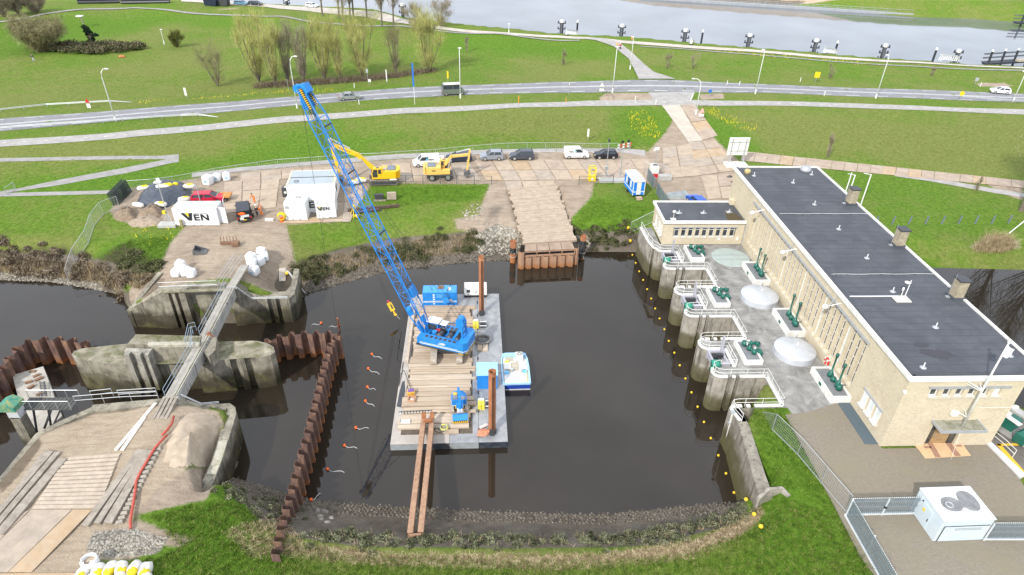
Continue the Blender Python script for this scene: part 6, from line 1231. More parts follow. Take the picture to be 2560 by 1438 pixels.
def ven(t,w,loc,rot):                 # the company lettering: V with a yellow wedge, E, N and a small line above
 o = link('logo',None,t,loc); o.rotation_euler = rot; u = w / 10.0
 def poly(name,pts,m): part(name,MB().add([(x * u,-.006,y * u) for x,y in pts] + [(x * u,.01,y * u) for x,y in pts],[tuple(range(len(pts))),tuple(range(len(pts),2 * len(pts)))[::-1]] + [((i + 1) % len(pts),i,len(pts) + i,len(pts) + (i + 1) % len(pts)) for i in range(len(pts))]),m,o)
 poly('letter',[(-5,1.6),(-2.6,-1.6),(-1.4,-1.6),(-.7,1.6),(-1.9,1.6),(-2.3,-.5),(-3.6,1.6)],blackp); poly('logo_wedge',[(-3.4,1.6),(-2.3,-.1),(-2.0,1.6)],yellowp)
 poly('letter',[(-.4,1.0),(-.4,-1.6),(1.7,-1.6),(1.7,-1.05),(.25,-1.05),(.25,-.6),(1.6,-.6),(1.6,-.05),(.25,-.05),(.25,.45),(1.7,.45),(1.7,1.0)],blackp)
 poly('letter',[(2.1,-1.6),(2.1,1.0),(2.9,1.0),(4.4,-.7),(4.4,1.0),(5.05,1.0),(5.05,-1.6),(4.3,-1.6),(2.75,.1),(2.75,-1.6)],blackp)
 tx = text('lettering','DEN OEVEN',.62 * u,blackp,o,(2.3 * u,-.008,1.35 * u),(math.pi / 2,0,0),sx=1.5)
 return o
def carlogo(t,x,z,w,y,rot=0): ven(t,w,(x,y,z),(0,0,rot))
white_c = carpaint('white',(.80,.81,.82)); dgrey_c = carpaint('dark_grey',(.055,.065,.085)); black_c = carpaint('black',(.012,.014,.022)); navy_c = carpaint('navy',(.022,.032,.060)); silver_c = carpaint('silver',(.42,.44,.47),.3,.5); lgrey_c = carpaint('light_grey',(.30,.33,.38),.3,.4); red_c = carpaint('red',(.50,.012,.045)); blue_c = carpaint('blue',(.012,.085,.50)); olive_c = carpaint('olive',(.17,.20,.175),.35,.3)
rowa = heading(G(1201,398),G(1541,396))
v1 = car('white panel van with black lettering left of the cream wheeled excavator',1066,414,rowa + math.pi + .12,white_c,'van',4.6,'van'); carlogo(v1,-.75,1.3,.9,.89,math.pi)
o = part('round_emblem',MB().lathe([(.2,0),(.2,.02)],(0,0,0),12),mat('sky_blue',(.1,.45,.65),.5),v1); o.location = (-.1,.93,1.35); o.rotation_euler = (math.pi / 2,0,0); part('rear_door',MB().box((-2.65,.55,1.15),(.7,.06,1.3)),white_c,v1)
car('dark navy estate car half hidden behind the cream wheeled excavator',1147,403,rowa + math.pi + .06,navy_c,'estate',4.6)
car('light grey compact suv parked between the navy estate and the dark grey suv',1229,399,rowa + math.pi,lgrey_c,'suv',4.1)
car('dark grey suv parked beside the light grey one',1304,398,rowa + math.pi,dgrey_c,'suv',4.35)
v2 = car('white panel van parked next to the small black hatchback',1440,394,rowa,white_c,'van',4.4,'van'); carlogo(v2,-1.1,1.35,.9,-.89); o = part('round_emblem',MB().lathe([(.2,0),(.2,.02)],(0,0,0),12),mat('sky_green',(.25,.5,.45),.5),v2); o.location = (-.35,-.94,1.4); o.rotation_euler = (math.pi / 2,0,0)
car('black hatchback at the right end of the parked row',1513,395,rowa + math.pi,black_c,'hatch',4.2)
car('red estate car parked behind the long white lettered container',524,504,heading(G(487,506),G(558,503)),red_c,'estate',4.7)
car('bright blue hatchback partly hidden behind the control wing',1740,512,heading(G(1735,512),G(1765,540)) + math.pi,blue_c,'hatch',4.0)
bv = car('black work van with open side and orange gear seen from behind',612,540,heading(G(613,548),G(608,510)),black_c,'van',5.0,'van',wd=1.95)
part('orange_gear',MB().blob((-2.5,.25,1.5),(.15,.5,.2),8,5,.3),om,bv); part('sticker',MB().box((-2.53,-.1,1.1),(.03,1.1,.35)).box((-2.53,.35,.75),(.03,.5,.4)),mat('pale_sticker',(.6,.62,.6),.6),bv); part('side_emblem',MB().box((-.8,-1.0,1.2),(.4,.02,.4)),white_p,bv); part('sliding_door',MB().box((-.9,-1.02,1.2),(1.2,.05,1.1)),black_c,bv)
rdang = heading(lane_pt(RL[-1] * .36,.5).tolist() + [0],lane_pt(RL[-1] * .38,.5).tolist() + [0])
car('silver sedan driving along the main road toward the camper van',875,249,heading(G(848,252),G(903,248)),silver_c,'sedan',4.5,name='car',group='vehicles on the main road')
mb_ = car('olive grey camper van with white roof driving on the main road',1134,236,heading(G(1108,237),G(1160,234)),olive_c,'bus',5.0,'van',name='camper_van',group='vehicles on the main road',wd=2.0); part('roof_panel',MB().cbox((-.35,0,2.26),(3.5,1.6,.07),0,.05),white_p,mb_)
car('white hatchback driving left on the main road at the right edge',2498,234,heading(G(2470,233),G(2540,238)) + math.pi,white_c,'hatch',4.0,name='car',group='vehicles on the main road')
car('white car on the quay road at the top behind the willows',781,19,heading(G(700,14),G(860,28)),white_c,'hatch',4.3,name='car',group='cars on the quay')
car('pale blue car parked left on the quay at the top',604,13,heading(G(560,10),G(640,16)),carpaint('pale_blue',(.12,.25,.38)),'estate',4.6,name='car',group='cars on the quay'); car('dark blue car parked right of the pale blue one on the quay',640,14,heading(G(560,10),G(640,16)),navy_c,'estate',4.6,name='car',group='cars on the quay')
# ------------------------------------------------------------------ excavators
cream = mat('machine_cream',(.76,.47,.12),.45,0,.08,2); amber = mat('machine_amber',(.80,.46,.015),.4,0,.06,2)
def excavator(label,p,rz,col,pts,wheels,bw=.55):
 """arm points in x, z: boom foot, boom knee, boom end, stick end"""
 t = thing('excavator',label,'excavator',p,rz,'excavators on the yard'); s0 = 1.0 if wheels else .95
 if wheels:
  part('chassis',MB().box((0,0,.75),(3.6,1.5,.4)).box((2.0,0,.6),(.3,2.3,.5)).box((-2.0,0,.6),(.3,2.0,.4)),dark_m,t)
  for x in (-1.3,1.3):
   for y in (-1.0,1.0): wheel(t,x,y,.55,.55)
 else:
  for y in (-1.15,1.15):
   o = part('crawler_track',MB().side([(-2.4,.45),(-2.1,.05),(2.1,.05),(2.4,.45),(2.1,.9),(-2.1,.9)],y - .3,y + .3),mat('track_dark',(.12,.105,.09),.8,.1,.3,4),t)
   part('track_frame',MB().box((0,y + (.31 if y > 0 else -.31),.47),(3.8,.06,.35)),dark_m,o); pd = MB()
   for k in range(16): pd.box((-2.0 + k * .27,y,.92),(.15,.62,.06))
   part('track_pad',pd,dusty,o,kind='stuff')
  part('car_body',MB().box((0,0,.6),(2.2,1.8,.5)),dark_m,t)
 part('slew_ring',MB().lathe([(.75,s0),(.75,s0 + .18)],(0,0,0),16),dark_m,t); z0 = s0 + .18
 part('engine_house',MB().prism([(-2.3,-1.0),(-2.0,-1.35),(.2,-1.35),(.2,1.35),(-2.0,1.35),(-2.3,1.0)],z0,z0 + 1.15),col,t); part('counterweight',MB().prism([(-2.65,-.8),(-2.3,-1.25),(-2.3,1.25),(-2.65,.8)],z0 - .05,z0 + 1.25),col,t)
 part('platform',MB().box((.9,-.9,z0 + .35),(1.5,.85,.7)),col,t); part('bonnet',MB().cbox((-1.3,-.1,z0 + 1.27),(1.3,1.5,.26),0,.08),mat('bonnet_grey',(.16,.19,.23),.5,.1),t); part('exhaust',MB().tube([(-.4,.1,z0 + 1.1),(-.4,.1,z0 + 1.6)],.09,8).box((-.3,.3,z0 + 1.25),(.4,.4,.25)),galv,t)
 cy = .9 if math.cos(rz) < 0 else -.9
 if wheels: cy = .85
 cb = part('cab',MB().side([(.15,z0),(1.75,z0),(1.8,z0 + .9),(1.5,z0 + 1.75),(.15,z0 + 1.75)],cy - .45,cy + .45),col,t); sd_ = 1 if cy > 0 else -1
 part('cab_window',MB().side([(.85,z0 + .3),(1.62,z0 + .3),(1.66,z0 + .95),(1.42,z0 + 1.6),(.85,z0 + 1.6)],cy - .47,cy + .47).side([(.25,z0 + .85),(.72,z0 + .85),(.72,z0 + 1.6),(.25,z0 + 1.6)],cy - .47,cy + .47),glass_d,cb); part('cab_front',MB().add([(1.79,cy - .38,z0 + .5),(1.79,cy + .38,z0 + .5),(1.83,cy + .38,z0 + .95),(1.83,cy - .38,z0 + .95)],((0,1,2,3),)).add([(1.83,cy - .38,z0 + .98),(1.83,cy + .38,z0 + .98),(1.54,cy + .38,z0 + 1.68),(1.54,cy - .38,z0 + 1.68)],((0,1,2,3),)).box((.8,cy,z0 + 1.77),(.5,.5,.03)),glass_d,cb)
 V = [Vector((x,0,z)) for x,z in pts]; bm = part('boom',MB().bar(V[0],V[1],bw * .85,bw).bar(V[1] + (V[0] - V[1]).normalized() * .2,V[2],bw * .85,bw * .9),col,t)
 st = part('stick',MB().bar(V[2] + (V[2] - V[3]).normalized() * .9,V[3],bw * .7,bw * .75),col,t)
 part('ram',MB().tube([V[0] + Vector((.5,.4,-.4)),V[0].lerp(V[1],.75) + Vector((.1,.4,0))],.1,8).tube([V[0] + Vector((.5,-.4,-.4)),V[0].lerp(V[1],.75) + Vector((.1,-.4,0))],.1,8),galv,bm); part('ram',MB().tube([V[1].lerp(V[2],.25) + Vector((0,0,.5)),V[2] + (V[2] - V[3]).normalized() * .85 + Vector((0,0,.1))],.1,8),galv,bm)
 d = -1 if not wheels else 1; e = V[3]
 part('bucket',MB().side([(e.x - .5,e.z - .1),(e.x + .1,e.z + .2),(e.x + .55,e.z - .25),(e.x + .5,e.z - .8),(e.x - .1,e.z - .95),(e.x - .55,e.z - .6)],-.6,.6),mat('bucket_steel',(.14,.14,.145),.55,.4,.3,3),t)
 return t
ea = heading(G(926,455),G(998,453))
e1 = excavator('bright yellow crawler excavator with its boom raised behind the blue crane boom',G(961,456,.05),ea + math.pi,amber,[(1.3,2.2),(3.9,4.9),(7.6,6.6),(6.9,1.2)],False,.62)
tx = text('lettering','verhoeven.nl',.38,mat('brown_print',(.25,.1,.03),.6),e1,(5.7,.30,5.75),(math.pi / 2,R(25),math.pi))
e2 = excavator('cream yellow wheeled excavator with its bucket resting on the plates',G(1100,446,.05),ea,cream,[(.9,2.3),(2.1,3.9),(4.9,4.0),(4.5,1.2)],True,.42); carlogo(e2,-1.0,1.85,.7,-1.37)
# ------------------------------------------------------------------ containers and cabins
def container(label,fl,fr,dep,h,name='container',m=None,rib=True,group=None):
 a,b = G(*fl),G(*fr); rz = heading(a,b); L_ = math.hypot(b.x - a.x,b.y - a.y); m = m or white_p; c = (a + b) / 2; n = Vector((-math.sin(rz),math.cos(rz),0)); c = c + n * dep / 2; c.z = min(a.z,b.z) + .12
 t = thing(name,label,'container',c,rz,group); part('wall',MB().box((0,0,h / 2),(L_ - .06,dep - .06,h - .04)),m,t)
 fr_ = MB()
 for x in (-L_ / 2 + .06,L_ / 2 - .06):
  for y in (-dep / 2 + .06,dep / 2 - .06): part('corner_post',MB().box((x,y,h / 2),(.12,.12,h)),m,t)
 for z in (.08,h - .06):
  for y in (-dep / 2 + .05,dep / 2 - .05): part('side_rail',MB().box((0,y,z),(L_ - .24,.1,.13)),m,t)
  for x in (-L_ / 2 + .05,L_ / 2 - .05): part('end_rail',MB().box((x,0,z),(.1,dep - .24,.13)),m,t)
 part('roof',MB().box((0,0,h - .03),(L_ - .2,dep - .2,.04)),m,t)
 if rib:
  for k in range(int(L_ / .5)): part('wall_rib',MB().box((-L_ / 2 + .4 + k * .5,dep / 2 - .025,h / 2),(.2,.02,h - .3)),m,t)
  for k in range(4): part('wall_rib',MB().box((L_ / 2 - .02,-dep / 2 + .4 + k * .5,h / 2),(.02,.2,h - .3)),m,t)
 part('fork_pocket',MB().box((-.5,-dep / 2 - .002,.09),(.3,.02,.08)).box((.5,-dep / 2 - .002,.09),(.3,.02,.08)),dark_m,t)
 return t,L_
white_b = mat('container_white',(.80,.81,.81),.5,0,.04,1,(.70,.69,.66),.2)
t,L_ = container('long white container with big black lettering and an open door beside the earth mounds',(441,566),(549,563),2.44,2.6,m=white_b); ven(t,3.7,(-.1,-1.235,1.35),(0,0,0)); part('door_leaf',MB().box((L_ / 2 + .55,-.7,1.3),(1.15,.06,2.4),-.25),white_b,t); part('door_leaf',MB().box((L_ / 2 + .1,1.6,1.3),(.06,1.2,2.4),.3),white_b,t); part('gooseneck_lamp',MB().box((-L_ / 2 + .9,-1.5,.5),(.3,.3,.7)).box((-L_ / 2 + .9,-1.5,.95),(.35,.3,.2)),mat('lamp_box',(.3,.26,.14),.6),t)
t,L_ = container('left of the two small white containers before the site cabin, with a vent grille',(716,551),(769,552),2.6,2.7,m=white_b); part('vent_grille',MB().box((-1.1,-1.31,2.0),(.5,.02,.4)),lead,t); part('handle',MB().box((-1.2,-1.32,.5),(.4,.03,.1)).box((1.2,-1.32,.5),(.4,.03,.1)),lead,t); part('lifting_ring',MB().tube([(.2 + .4 * math.cos(k * .524),.6 + .25 * math.sin(k * .524),2.74) for k in range(13)],.04,4,False),dark_m,t)
t,L_ = container('right of the two small white containers, with small black lettering on its front',(793,547),(842,545),2.4,2.6,m=white_b); ven(t,1.75,(-.35,-1.215,1.55),(0,0,0))
t,L_ = container('white container half hidden behind the two small ones, big letters on its side',(735,534),(842,531),2.4,2.6,m=white_b); ven(t,4.0,(-.6,-1.22,1.45),(0,0,0))
t,L_ = container('large white double site cabin with grey roof behind the small containers',(722,506),(842,503),5.6,2.7,'site_cabin',white_b,False); part('roof_sheet',MB().box((0,-1.35,2.72),(L_ - .5,2.4,.06)).box((0,1.35,2.72),(L_ - .5,2.4,.06)),mat('cabin_roof',(.36,.41,.44),.5,.1,.08,.8),t); part('roof_joint',MB().box((0,0,2.73),(L_ - .1,.16,.06)),dark_m,t); part('roof_trim',MB().box((-L_ / 2 + .22,0,2.76),(.1,5.3,.05)).box((L_ / 2 - .22,0,2.76),(.1,5.3,.05)),mat('cream_trim',(.68,.55,.25),.6),t); part('cable_loop',MB().tube([(-2.2 + .35 * math.cos(k * .5),-1.5 + .35 * math.sin(k * .5),2.8) for k in range(20)],.04,4),cable,t); part('side_window',MB().box((L_ / 2 - .01,-1.3,1.5),(.04,.9,1.0)),glass_d,t)
l = G(717,490); t = thing('generator','dark grey generator box standing by the corner of the site cabin','generator',l,rowa); part('body',MB().box((0,0,.75),(.95,1.0,1.5)),dark_m,t); part('label_plate',MB().box((0,-.51,.8),(.35,.02,.35)).box((0,0,1.51),(.35,.35,.02)),white_p,t)
for (px,py,w_,d_,l) in ((775,556,9.0,.9,'long orange wooden board walk before the small containers'),(888,505,3.4,6.0,'pale plate apron right of the containers')):
 if w_ > 5: q = [(707,554),(805,551),(805,557),(707,560)]; q2 = [(807,551),(856,549),(856,555),(807,557)]
 bw_ = thing('board_walk' if w_ > 5 else 'plate_apron',l,'board walk' if w_ > 5 else 'ground plates',G(px,py))
 for qq,mm in (((q,PL[1]),(q2,PL[0]),([(769,545),(795,545),(800,551),(768,552)],PL[1])) if w_ > 5 else (([(858,470),(905,465),(908,500),(862,505)],PL[0]),([(862,506),(900,502),(876,555),(858,556)],PL[2]),([(858,532),(874,532),(872,556),(856,556)],PL[2]))):
  g_ = Ga(qq,.05); wpart('board',MB().add([tuple(x) for x in g_] + [(x[0],x[1],x[2] + .06) for x in g_],((0,1,2,3),(7,6,5,4),(1,0,4,5),(2,1,5,6),(3,2,6,7),(0,3,7,4))),mm,bw_)
# site trailer hut
a,b = G(1580,496),G(1608,494); rz = heading(a,b); w_ = (b - a).length; dp = 4.2; c = (a + b) / 2 + Vector((-math.sin(rz),math.cos(rz),0)) * dp / 2
t = thing('site_trailer','blue and white striped site hut on wheels standing on the grass','trailer',c,rz); tb = mat('trailer_blue',(.015,.20,.68),.45,0,.05,2)
part('body',MB().box((0,0,1.6),(w_,dp,2.2)),tb,t); part('roof',MB().side([(-w_ / 2 - .05,2.7),(w_ / 2 + .05,2.7),(w_ / 2,2.9),(0,3.02),(-w_ / 2,2.9)],-dp / 2 - .1,dp / 2 + .1),white_p,t); part('door',MB().box((0,-dp / 2 - .015,1.65),(w_ * .38,.03,2.1)),white_p,t); part('waist_stripe',MB().box((0,-dp / 2 - .01,1.05),(w_,.02,.14)).box((-w_ / 2 - .01,0,1.05),(.02,dp,.14)),white_p,t)
for y in (-.9,.1,1.0): part('window',MB().box((-w_ / 2 - .015,y,1.95),(.03,.55,1.1)),glass_d if y == .1 else white_p,t)
for s in (-1,1): part('corner_trim',MB().box((s * (w_ / 2),-dp / 2,1.6),(.1,.1,2.2)),white_p,t); wheel(t,s * (w_ / 2 - .15),.2,.32,.2)
part('step',MB().box((0,-dp / 2 - .5,.3),(.9,.7,.08)).box((0,-dp / 2 - .85,.12),(.9,.4,.08)),mat('step_wood',(.45,.36,.25),.9),t)
# ------------------------------------------------------------------ loose things on the yard
def bag(px,py,label,s=1.0,h=1.0,yellow=False,rz=None,mark=True,name='big_bag',group='white big bags',pos=None,sq=.32):
 t = thing(name,label,'bag',pos or G(px,py),random.uniform(-.5,.5) if rz is None else rz,group); c = mat('bag_white',(.78,.79,.80),.75,0,.05,3,(.66,.66,.64),.3)
 part('sack',MB().blob((0,0,h * .5),(.5 * s,.5 * s,.52 * h),14,8,.035,sq,.02),c,t,True); part('spout',MB().lathe([(.22 * s,0),(.12 * s,.14),(.2 * s,.24),(.02,.26)],(0,0,h * .97),8),c,t)
 if mark: part('blue_print',MB().box((.0,-.505 * s,h * .5),(.3 * s,.03,.22 * h)),mat('print_blue',(.15,.45,.65),.7),t)
 return t
for px,py,l in ((522,461,'leftmost and tallest of the three white big bags along the yard fence'),(544,452,'middle one of the three white big bags along the yard fence'),(568,450,'rightmost of the three white big bags along the yard fence')): bag(px,py,l,1.35 if px == 522 else 1.15,1.5 if px == 522 else 1.15)
for i,(px,py,h,dz) in enumerate(((444,690,1.0,0),(455,677,1.1,.3),(466,688,1.0,.15),(480,692,1.05,0))): bag(px,py,('left','rear','middle','right')[i] + ' bag of the four white bags heaped on the dirt platform',1.15,h + dz,mark=False,sq=.5,group='white bags on the dirt platform')
for i,(px,py) in enumerate(((632,668),(650,662),(661,650),(655,640),(630,653),(637,686))): bag(px,py,('left','middle','right','farthest','upper left','nearest')[i] + ' bag of the six white bags beside the footbridge end',1.15,1.1,mark=i in (2,5),group='white bags beside the footbridge end')
bag(985,461,'single white bag standing right of the yellow crawler excavator',1.2,1.1,mark=False)
# tarpaulin mound with sandbags
def mound(name,label,pts,h,m,cat='mound',n=26,rough_=.12,flat=.0):
 q = Ga(pts)[:,:2]; c = q.mean(0); mb = MB(); rings = 7; P_ = resample(np.vstack([q,q[:1]]),n + 1)[:-1]; z0 = gza(P_)
 for k in range(rings + 1):
  f = k / rings
  for i in range(n):
   x = P_[i] * (1 - f) + c * f; base = z0[i] * (1 - f) + gz(*c) * f; pr = math.sin(min(1,f * (1.25 + flat)) * math.pi / 2) ** 1.1
   mb.v.append((x[0] + random.uniform(-rough_,rough_) * (k > 0),x[1] + random.uniform(-rough_,rough_) * (k > 0),base - .06 + h * pr + random.uniform(-rough_,rough_) * (k > 0)))
 mb.f = [(k * n + i,k * n + (i + 1) % n,(k + 1) * n + (i + 1) % n,(k + 1) * n + i) for k in range(rings) for i in range(n)] + [tuple(rings * n + i for i in range(n))]
 return wsingle(name,mb,m,label,cat,None,True)
mound('tarpaulin_mound','heap under a dark grey tarpaulin weighed down with white and yellow sandbags',[(338,512),(352,480),(380,462),(415,456),(452,460),(482,468),(478,496),(440,508),(420,520),(380,522)],1.7,mat('tarpaulin',(.045,.055,.075),.35,0,.2,2,(.09,.10,.125),.5,.5),flat=.3,rough_=.17)
earth = mat('loose_earth',(.245,.185,.13),.98,0,.25,3,(.15,.115,.08),.5,.8); earth_p = mat('pale_earth',(.33,.265,.20),.98,0,.22,3,(.22,.175,.13),.5,.8); sand_m = mat('heaped_sand',(.46,.375,.28),.98,0,.14,1.6,(.36,.285,.205),.5,.6)
mound('earth_mound','left dark earth mound below the stacked green fence panels',[(283,548),(300,522),(330,518),(345,535),(335,552),(300,555)],1.1,earth); mound('earth_mound','pointed earth mound below the tarpaulin heap',[(340,545),(375,515),(395,510),(412,530),(400,545),(365,550)],1.1,earth); mound('earth_mound','wide flat gravelly earth mound left of the long lettered container',[(315,558),(340,548),(390,535),(415,550),(405,562),(360,570),(330,568)],.8,earth_p)
mound('sand_mound','pale rubble mound behind the blue and white site hut',[(1560,448),(1570,432),(1590,426),(1612,434),(1618,448),(1590,452)],.9,sand_m,rough_=.06); mound('earth_mound','grey soil heap on the verge by the road junction',[(1498,250),(1506,238),(1525,235),(1540,241),(1536,251),(1515,253)],.7,earth_p)
mound('sand_mound','large smooth sand heap in front of the south lock abutment',[(395,1180),(410,1120),(440,1050),(480,1028),(530,1030),(552,1055),(545,1120),(510,1170),(450,1200)],.95,sand_m,'mound',30,.03)
sb = mat('sandbag_white',(.66,.64,.60),.9,0,.08,3); sby = mat('sandbag_yellow',(.72,.56,.02),.8,0,.12,4)
for i,(px,py,w_,rz,z,y_,l) in enumerate(((360,474,1.9,.4,1.0,1,'yellow and white sandbag on the left shoulder of the tarpaulin heap'),(410,470,2.2,.35,1.5,.6,'large white sandbag with yellow end on top of the tarpaulin heap'),(440,466,.8,.1,1.2,2,'small yellow sandbag on the far side of the tarpaulin heap'),(474,470,1.9,.1,.9,1,'white and yellow sandbag at the right end of the tarpaulin heap'),(347,517,2.0,-.3,.2,0,'plain white sandbag in front of the tarpaulin heap'),(403,515,2.0,-.2,.3,1,'yellow topped sandbag in front of the tarpaulin heap'),(462,502,1.9,.4,.5,1,'white sandbag with yellow patch behind the long lettered container'),(885,462,2.0,.2,.15,1,'left white and yellow bag below the raised excavator bucket'),(905,458,2.0,-.2,.3,1,'right white and yellow bag below the raised excavator bucket'))):
 p = P(px,py,z - .55) if i < 7 else G(px,py,z); t = thing('sandbag',l,'sandbag',p,rz,'long sandbags'); part('sack',MB().blob((0,0,.3),(w_ / 2,.42,.34),12,6,.07,.7),sby if y_ == 2 else sb,t,True)
 if 0 < y_ < 2: part('yellow_netting',MB().blob((w_ * (.1 if y_ == 1 else .28),.02,.42),(w_ * .3,.36,.27),10,6,.12,.7),sby,t,True)
# stacked dark green mesh panels
t = thing('panel_stack','leaning stack of dark green fence panels at the left end of the yard','fence panels',G(300,505)); dg = mat('panel_green',(.035,.05,.045),.6,.1,.2,4)
for k in range(12):
 f = k / 11; a,b = G(285 + 33 * f,515 - 36 * f),G(300 + 30 * f,512 - 32 * f); lean = Vector((-.55,.15,1.9)); pn = MB().bar(a,a + lean,.09).bar(b,b + lean,.09).bar(a + lean,b + lean,.07)
 for j in range(3): pn.bar(a.lerp(b,(j + .5) / 3),a.lerp(b,(j + .5) / 3) + lean,.05)
 wpart('panel',pn,dg,t)
def light_mast(name,label,px,py,tx,ty,base=True,wd=2.4):
 b_ = G(px,py); h = above(b_,tx,ty) - b_.z; t = thing(name,label,'mast',b_,rowa)
 part('pole',MB().tube([(0,0,.3),(0,0,h)],[.09,.05],8),galv,t)
 if base:
  part('base_slab',MB().box((0,-.6,.2),(wd,1.3,.4)),mat('concrete_block',(.42,.42,.40),.9,0,.12,2),t)
  for sx,sy in ((-.8,-.6),(.8,-.6),(-.5,.1),(.5,.1)): part('stay',MB().tube([(sx,sy - .2,.35),(0,0,1.6)],.035,5),galv,t)
 return t,h
t,h = light_mast('light_mast','slim mast with white lamp head on a concrete block left of the lettered container',425,560,391,457); part('lamp_head',MB().box((0,0,h + .05),(.9,.6,.15)).box((0,.3,h + .3),(.4,.2,.4)),white_p,t); part('control_box',MB().box((-.3,-.1,1.9),(.4,.3,.4)),sby,t)
t,h = light_mast('light_mast','tall thin pole rising behind the long lettered container beside the red car',503,512,487,453,False)
t,h = light_mast('camera_mast','tall camera mast on a concrete block right of the yellow lifting cage',1513,450,1518,351); part('camera',MB().box((0,0,h),(.3,.3,.5)),dark_m,t); part('junction_box',MB().box((0,-.15,2.2),(.5,.25,.5)),galv,t)
t,h = light_mast('camera_mast','tall mast on a concrete block directly left of the blue and white site hut',1549,450,1556,372)
t,h = light_mast('mobile_light_tower','mobile light tower with white and red body and a black mast behind the screens',1633,440,1637,371,False); part('body',MB().cbox((0,0,1.3),(1.2,1.4,1.5),0,.15),white_p,t); part('skirt',MB().box((0,-.2,.35),(1.25,1.5,.7)),red_m,t); part('panel',MB().box((0,-.2,2.06),(.8,.7,.03)),dark_m,t); part('lamp_head',MB().box((0,0,h),(.7,.3,.4)).box((-.4,0,h - .2),(.3,.25,.3)),white_p,t)
t = thing('lifting_cage','yellow lifting cage standing at the edge of the yard','lifting cage',G(1479,452),rowa); yl = mat('cage_yellow',(.80,.60,.01),.5,0,.06,3)
for x in (-.5,.5):
 for y in (-.45,.45): part('corner_post',MB().box((x,y,1.25),(.12,.12,2.5)),yl,t)
part('floor_box',MB().box((0,0,.5),(1.0,.95,.8)),yl,t); part('top_frame',MB().box((0,.45,2.45),(1.1,.12,.12)).box((0,-.45,2.45),(1.1,.12,.12)).box((0,0,1.6),(1.0,.06,.1)),yl,t); part('label_plate',MB().box((0,-.49,.45),(.4,.02,.4)),white_p,t); part('mesh',MB().box((0,.44,1.9),(.85,.02,.9)),lead,t)
t = thing('barricade','red and white striped barricade with two black lamps at the end of the yard path','barricade',G(1560,377),rowa + .35)
for z in (.75,1.25):
 for k in range(6): part('board',MB().box((-1.25 + k * .5,0,z),(.5,.05,.28)),red_m if k % 2 else white_p,t)
for x in (-1.1,1.1): part('leg',MB().bar((x,-.3,0),(x,0,1.5),.08).bar((x,.3,0),(x,0,1.5),.08),galv,t)
for x in (-.5,.8): part('lamp',MB().tube([(x,-.08,1.75),(x,.08,1.75)],.26,12),black_m,t)
scr = mat('screen_grey',(.15,.185,.195),.6,.1,.12,1)
for pts,l in (([(1617,448),(1634,474)],'grey green hoarding screen nearest the light tower'),([(1640,485),(1664,524)],'grey green hoarding screen running behind the control wing')):
 a,b = G(*pts[0]),G(*pts[1]); t = thing('hoarding_screen',l,'screen',a,0,'grey green hoarding screens'); wpart('panel',MB().bar(a + Vector((0,0,1.05)),b + Vector((0,0,1.05)),.06,1.9),scr,t)
 for k in range(3): p = a.lerp(b,k / 2); wpart('post',MB().tube([p,p + Vector((0,0,2.1))],.045,6),galv,t)
t = thing('block_stack','low stack of grey concrete kerb blocks beyond the hoarding screens','blocks',G(1661,450),rowa)
for k in range(10):
 for z in (0,1): part('block',MB().cbox((-.95 + k * .21,.05 * z,.25 + z * .42),(.19,1.0,.4),0,.02),mat('concrete_block',(.42,.42,.40)),t)
t = thing('stored_panels','pale fence panels leaning in a heap beside the blue hatchback','fence panels',G(1690,495),.4)
for k in range(5): part('panel',MB().bar((-1.5 + k * .1,.25 * k,.15),(1.6,.25 * k - 1.2,.3 + .1 * k),.06,.9),mat('panel_pale',(.45,.50,.53),.5,.3),t)
# big sign frame seen from behind
t = thing('billboard','white backed billboard on a steel frame beside the north end of the station','billboard',G(1836,412),.06)
part('board',MB().box((0,0,3.4),(3.6,.08,3.2)),white_p,t)
for x in (-1.2,1.2): part('post',MB().box((x,-.15,2.4),(.1,.1,4.8)),galv,t); part('stay',MB().bar((x,-.9,.2),(x,-.15,2.6),.08),galv,t)
for z in (2.6,4.2): part('cross_rail',MB().box((0,-.1,z),(3.5,.06,.06)),galv,t)
part('middle_rail',MB().box((0,-.1,3.4),(.06,.06,3.0)),galv,t); part('base_block',MB().box((0,-.5,.15),(3.8,1.9,.5)),white_p,t)
t = thing('scrap_heap','dark cable and scrap heap between the billboard and the station','scrap',G(1838,455));
for k in range(10): part('scrap_piece',MB().blob((random.uniform(-.6,.6),1.8 - k * .55,.15),(.5,.35,.25),7,4,.3),mat('scrap_dark',(.06,.065,.07),.7,.1,.4,3,(.18,.15,.1),.4),t)
# beams and plates lying on the grass below the crane boom
t = thing('steel_beam_stack','long dark steel beams lying on the grass under the crane boom','steel beams',G(935,525));
for (x0,y0,x1,y1,w_) in ((870,530,998,518,.35),(880,536,950,528,.3)): wpart('beam',MB().bar(G(x0,y0,.3),G(x1,y1,.3),w_),mat('dark_rust_beam',(.10,.065,.05),.85,.1,.3,2),t)
t = thing('ballast_blocks','two dark steel ballast blocks on timber right of the crane boom','ballast',G(965,500),rowa); part('block',MB().box((-1.0,0,.55),(1.3,.6,.9)),dark_m,t); part('block',MB().box((.9,.1,.65),(1.4,.5,1.1)),mat('plate_grey',(.2,.19,.18),.7,.2,.2,2),t); part('bearer',MB().box((-.9,-.35,.1),(1.9,.25,.2)),mat('old_timber',(.27,.235,.195)),t)
t = thing('survey_tripod','yellow tripod with coiled yellow hose on the grass by the white containers','tripod',G(887,540))
for a in range(3): part('leg',MB().bar((.8 * math.cos(a * 2.1 + .5),.8 * math.sin(a * 2.1 + .5),0),(0,0,1.6),.1),sby,t)
part('head',MB().box((0,0,1.65),(.3,.3,.2)),sby,t); part('hose',MB().blob((.4,-.5,.25),(.4,.35,.3),8,5,.25),sby,t)
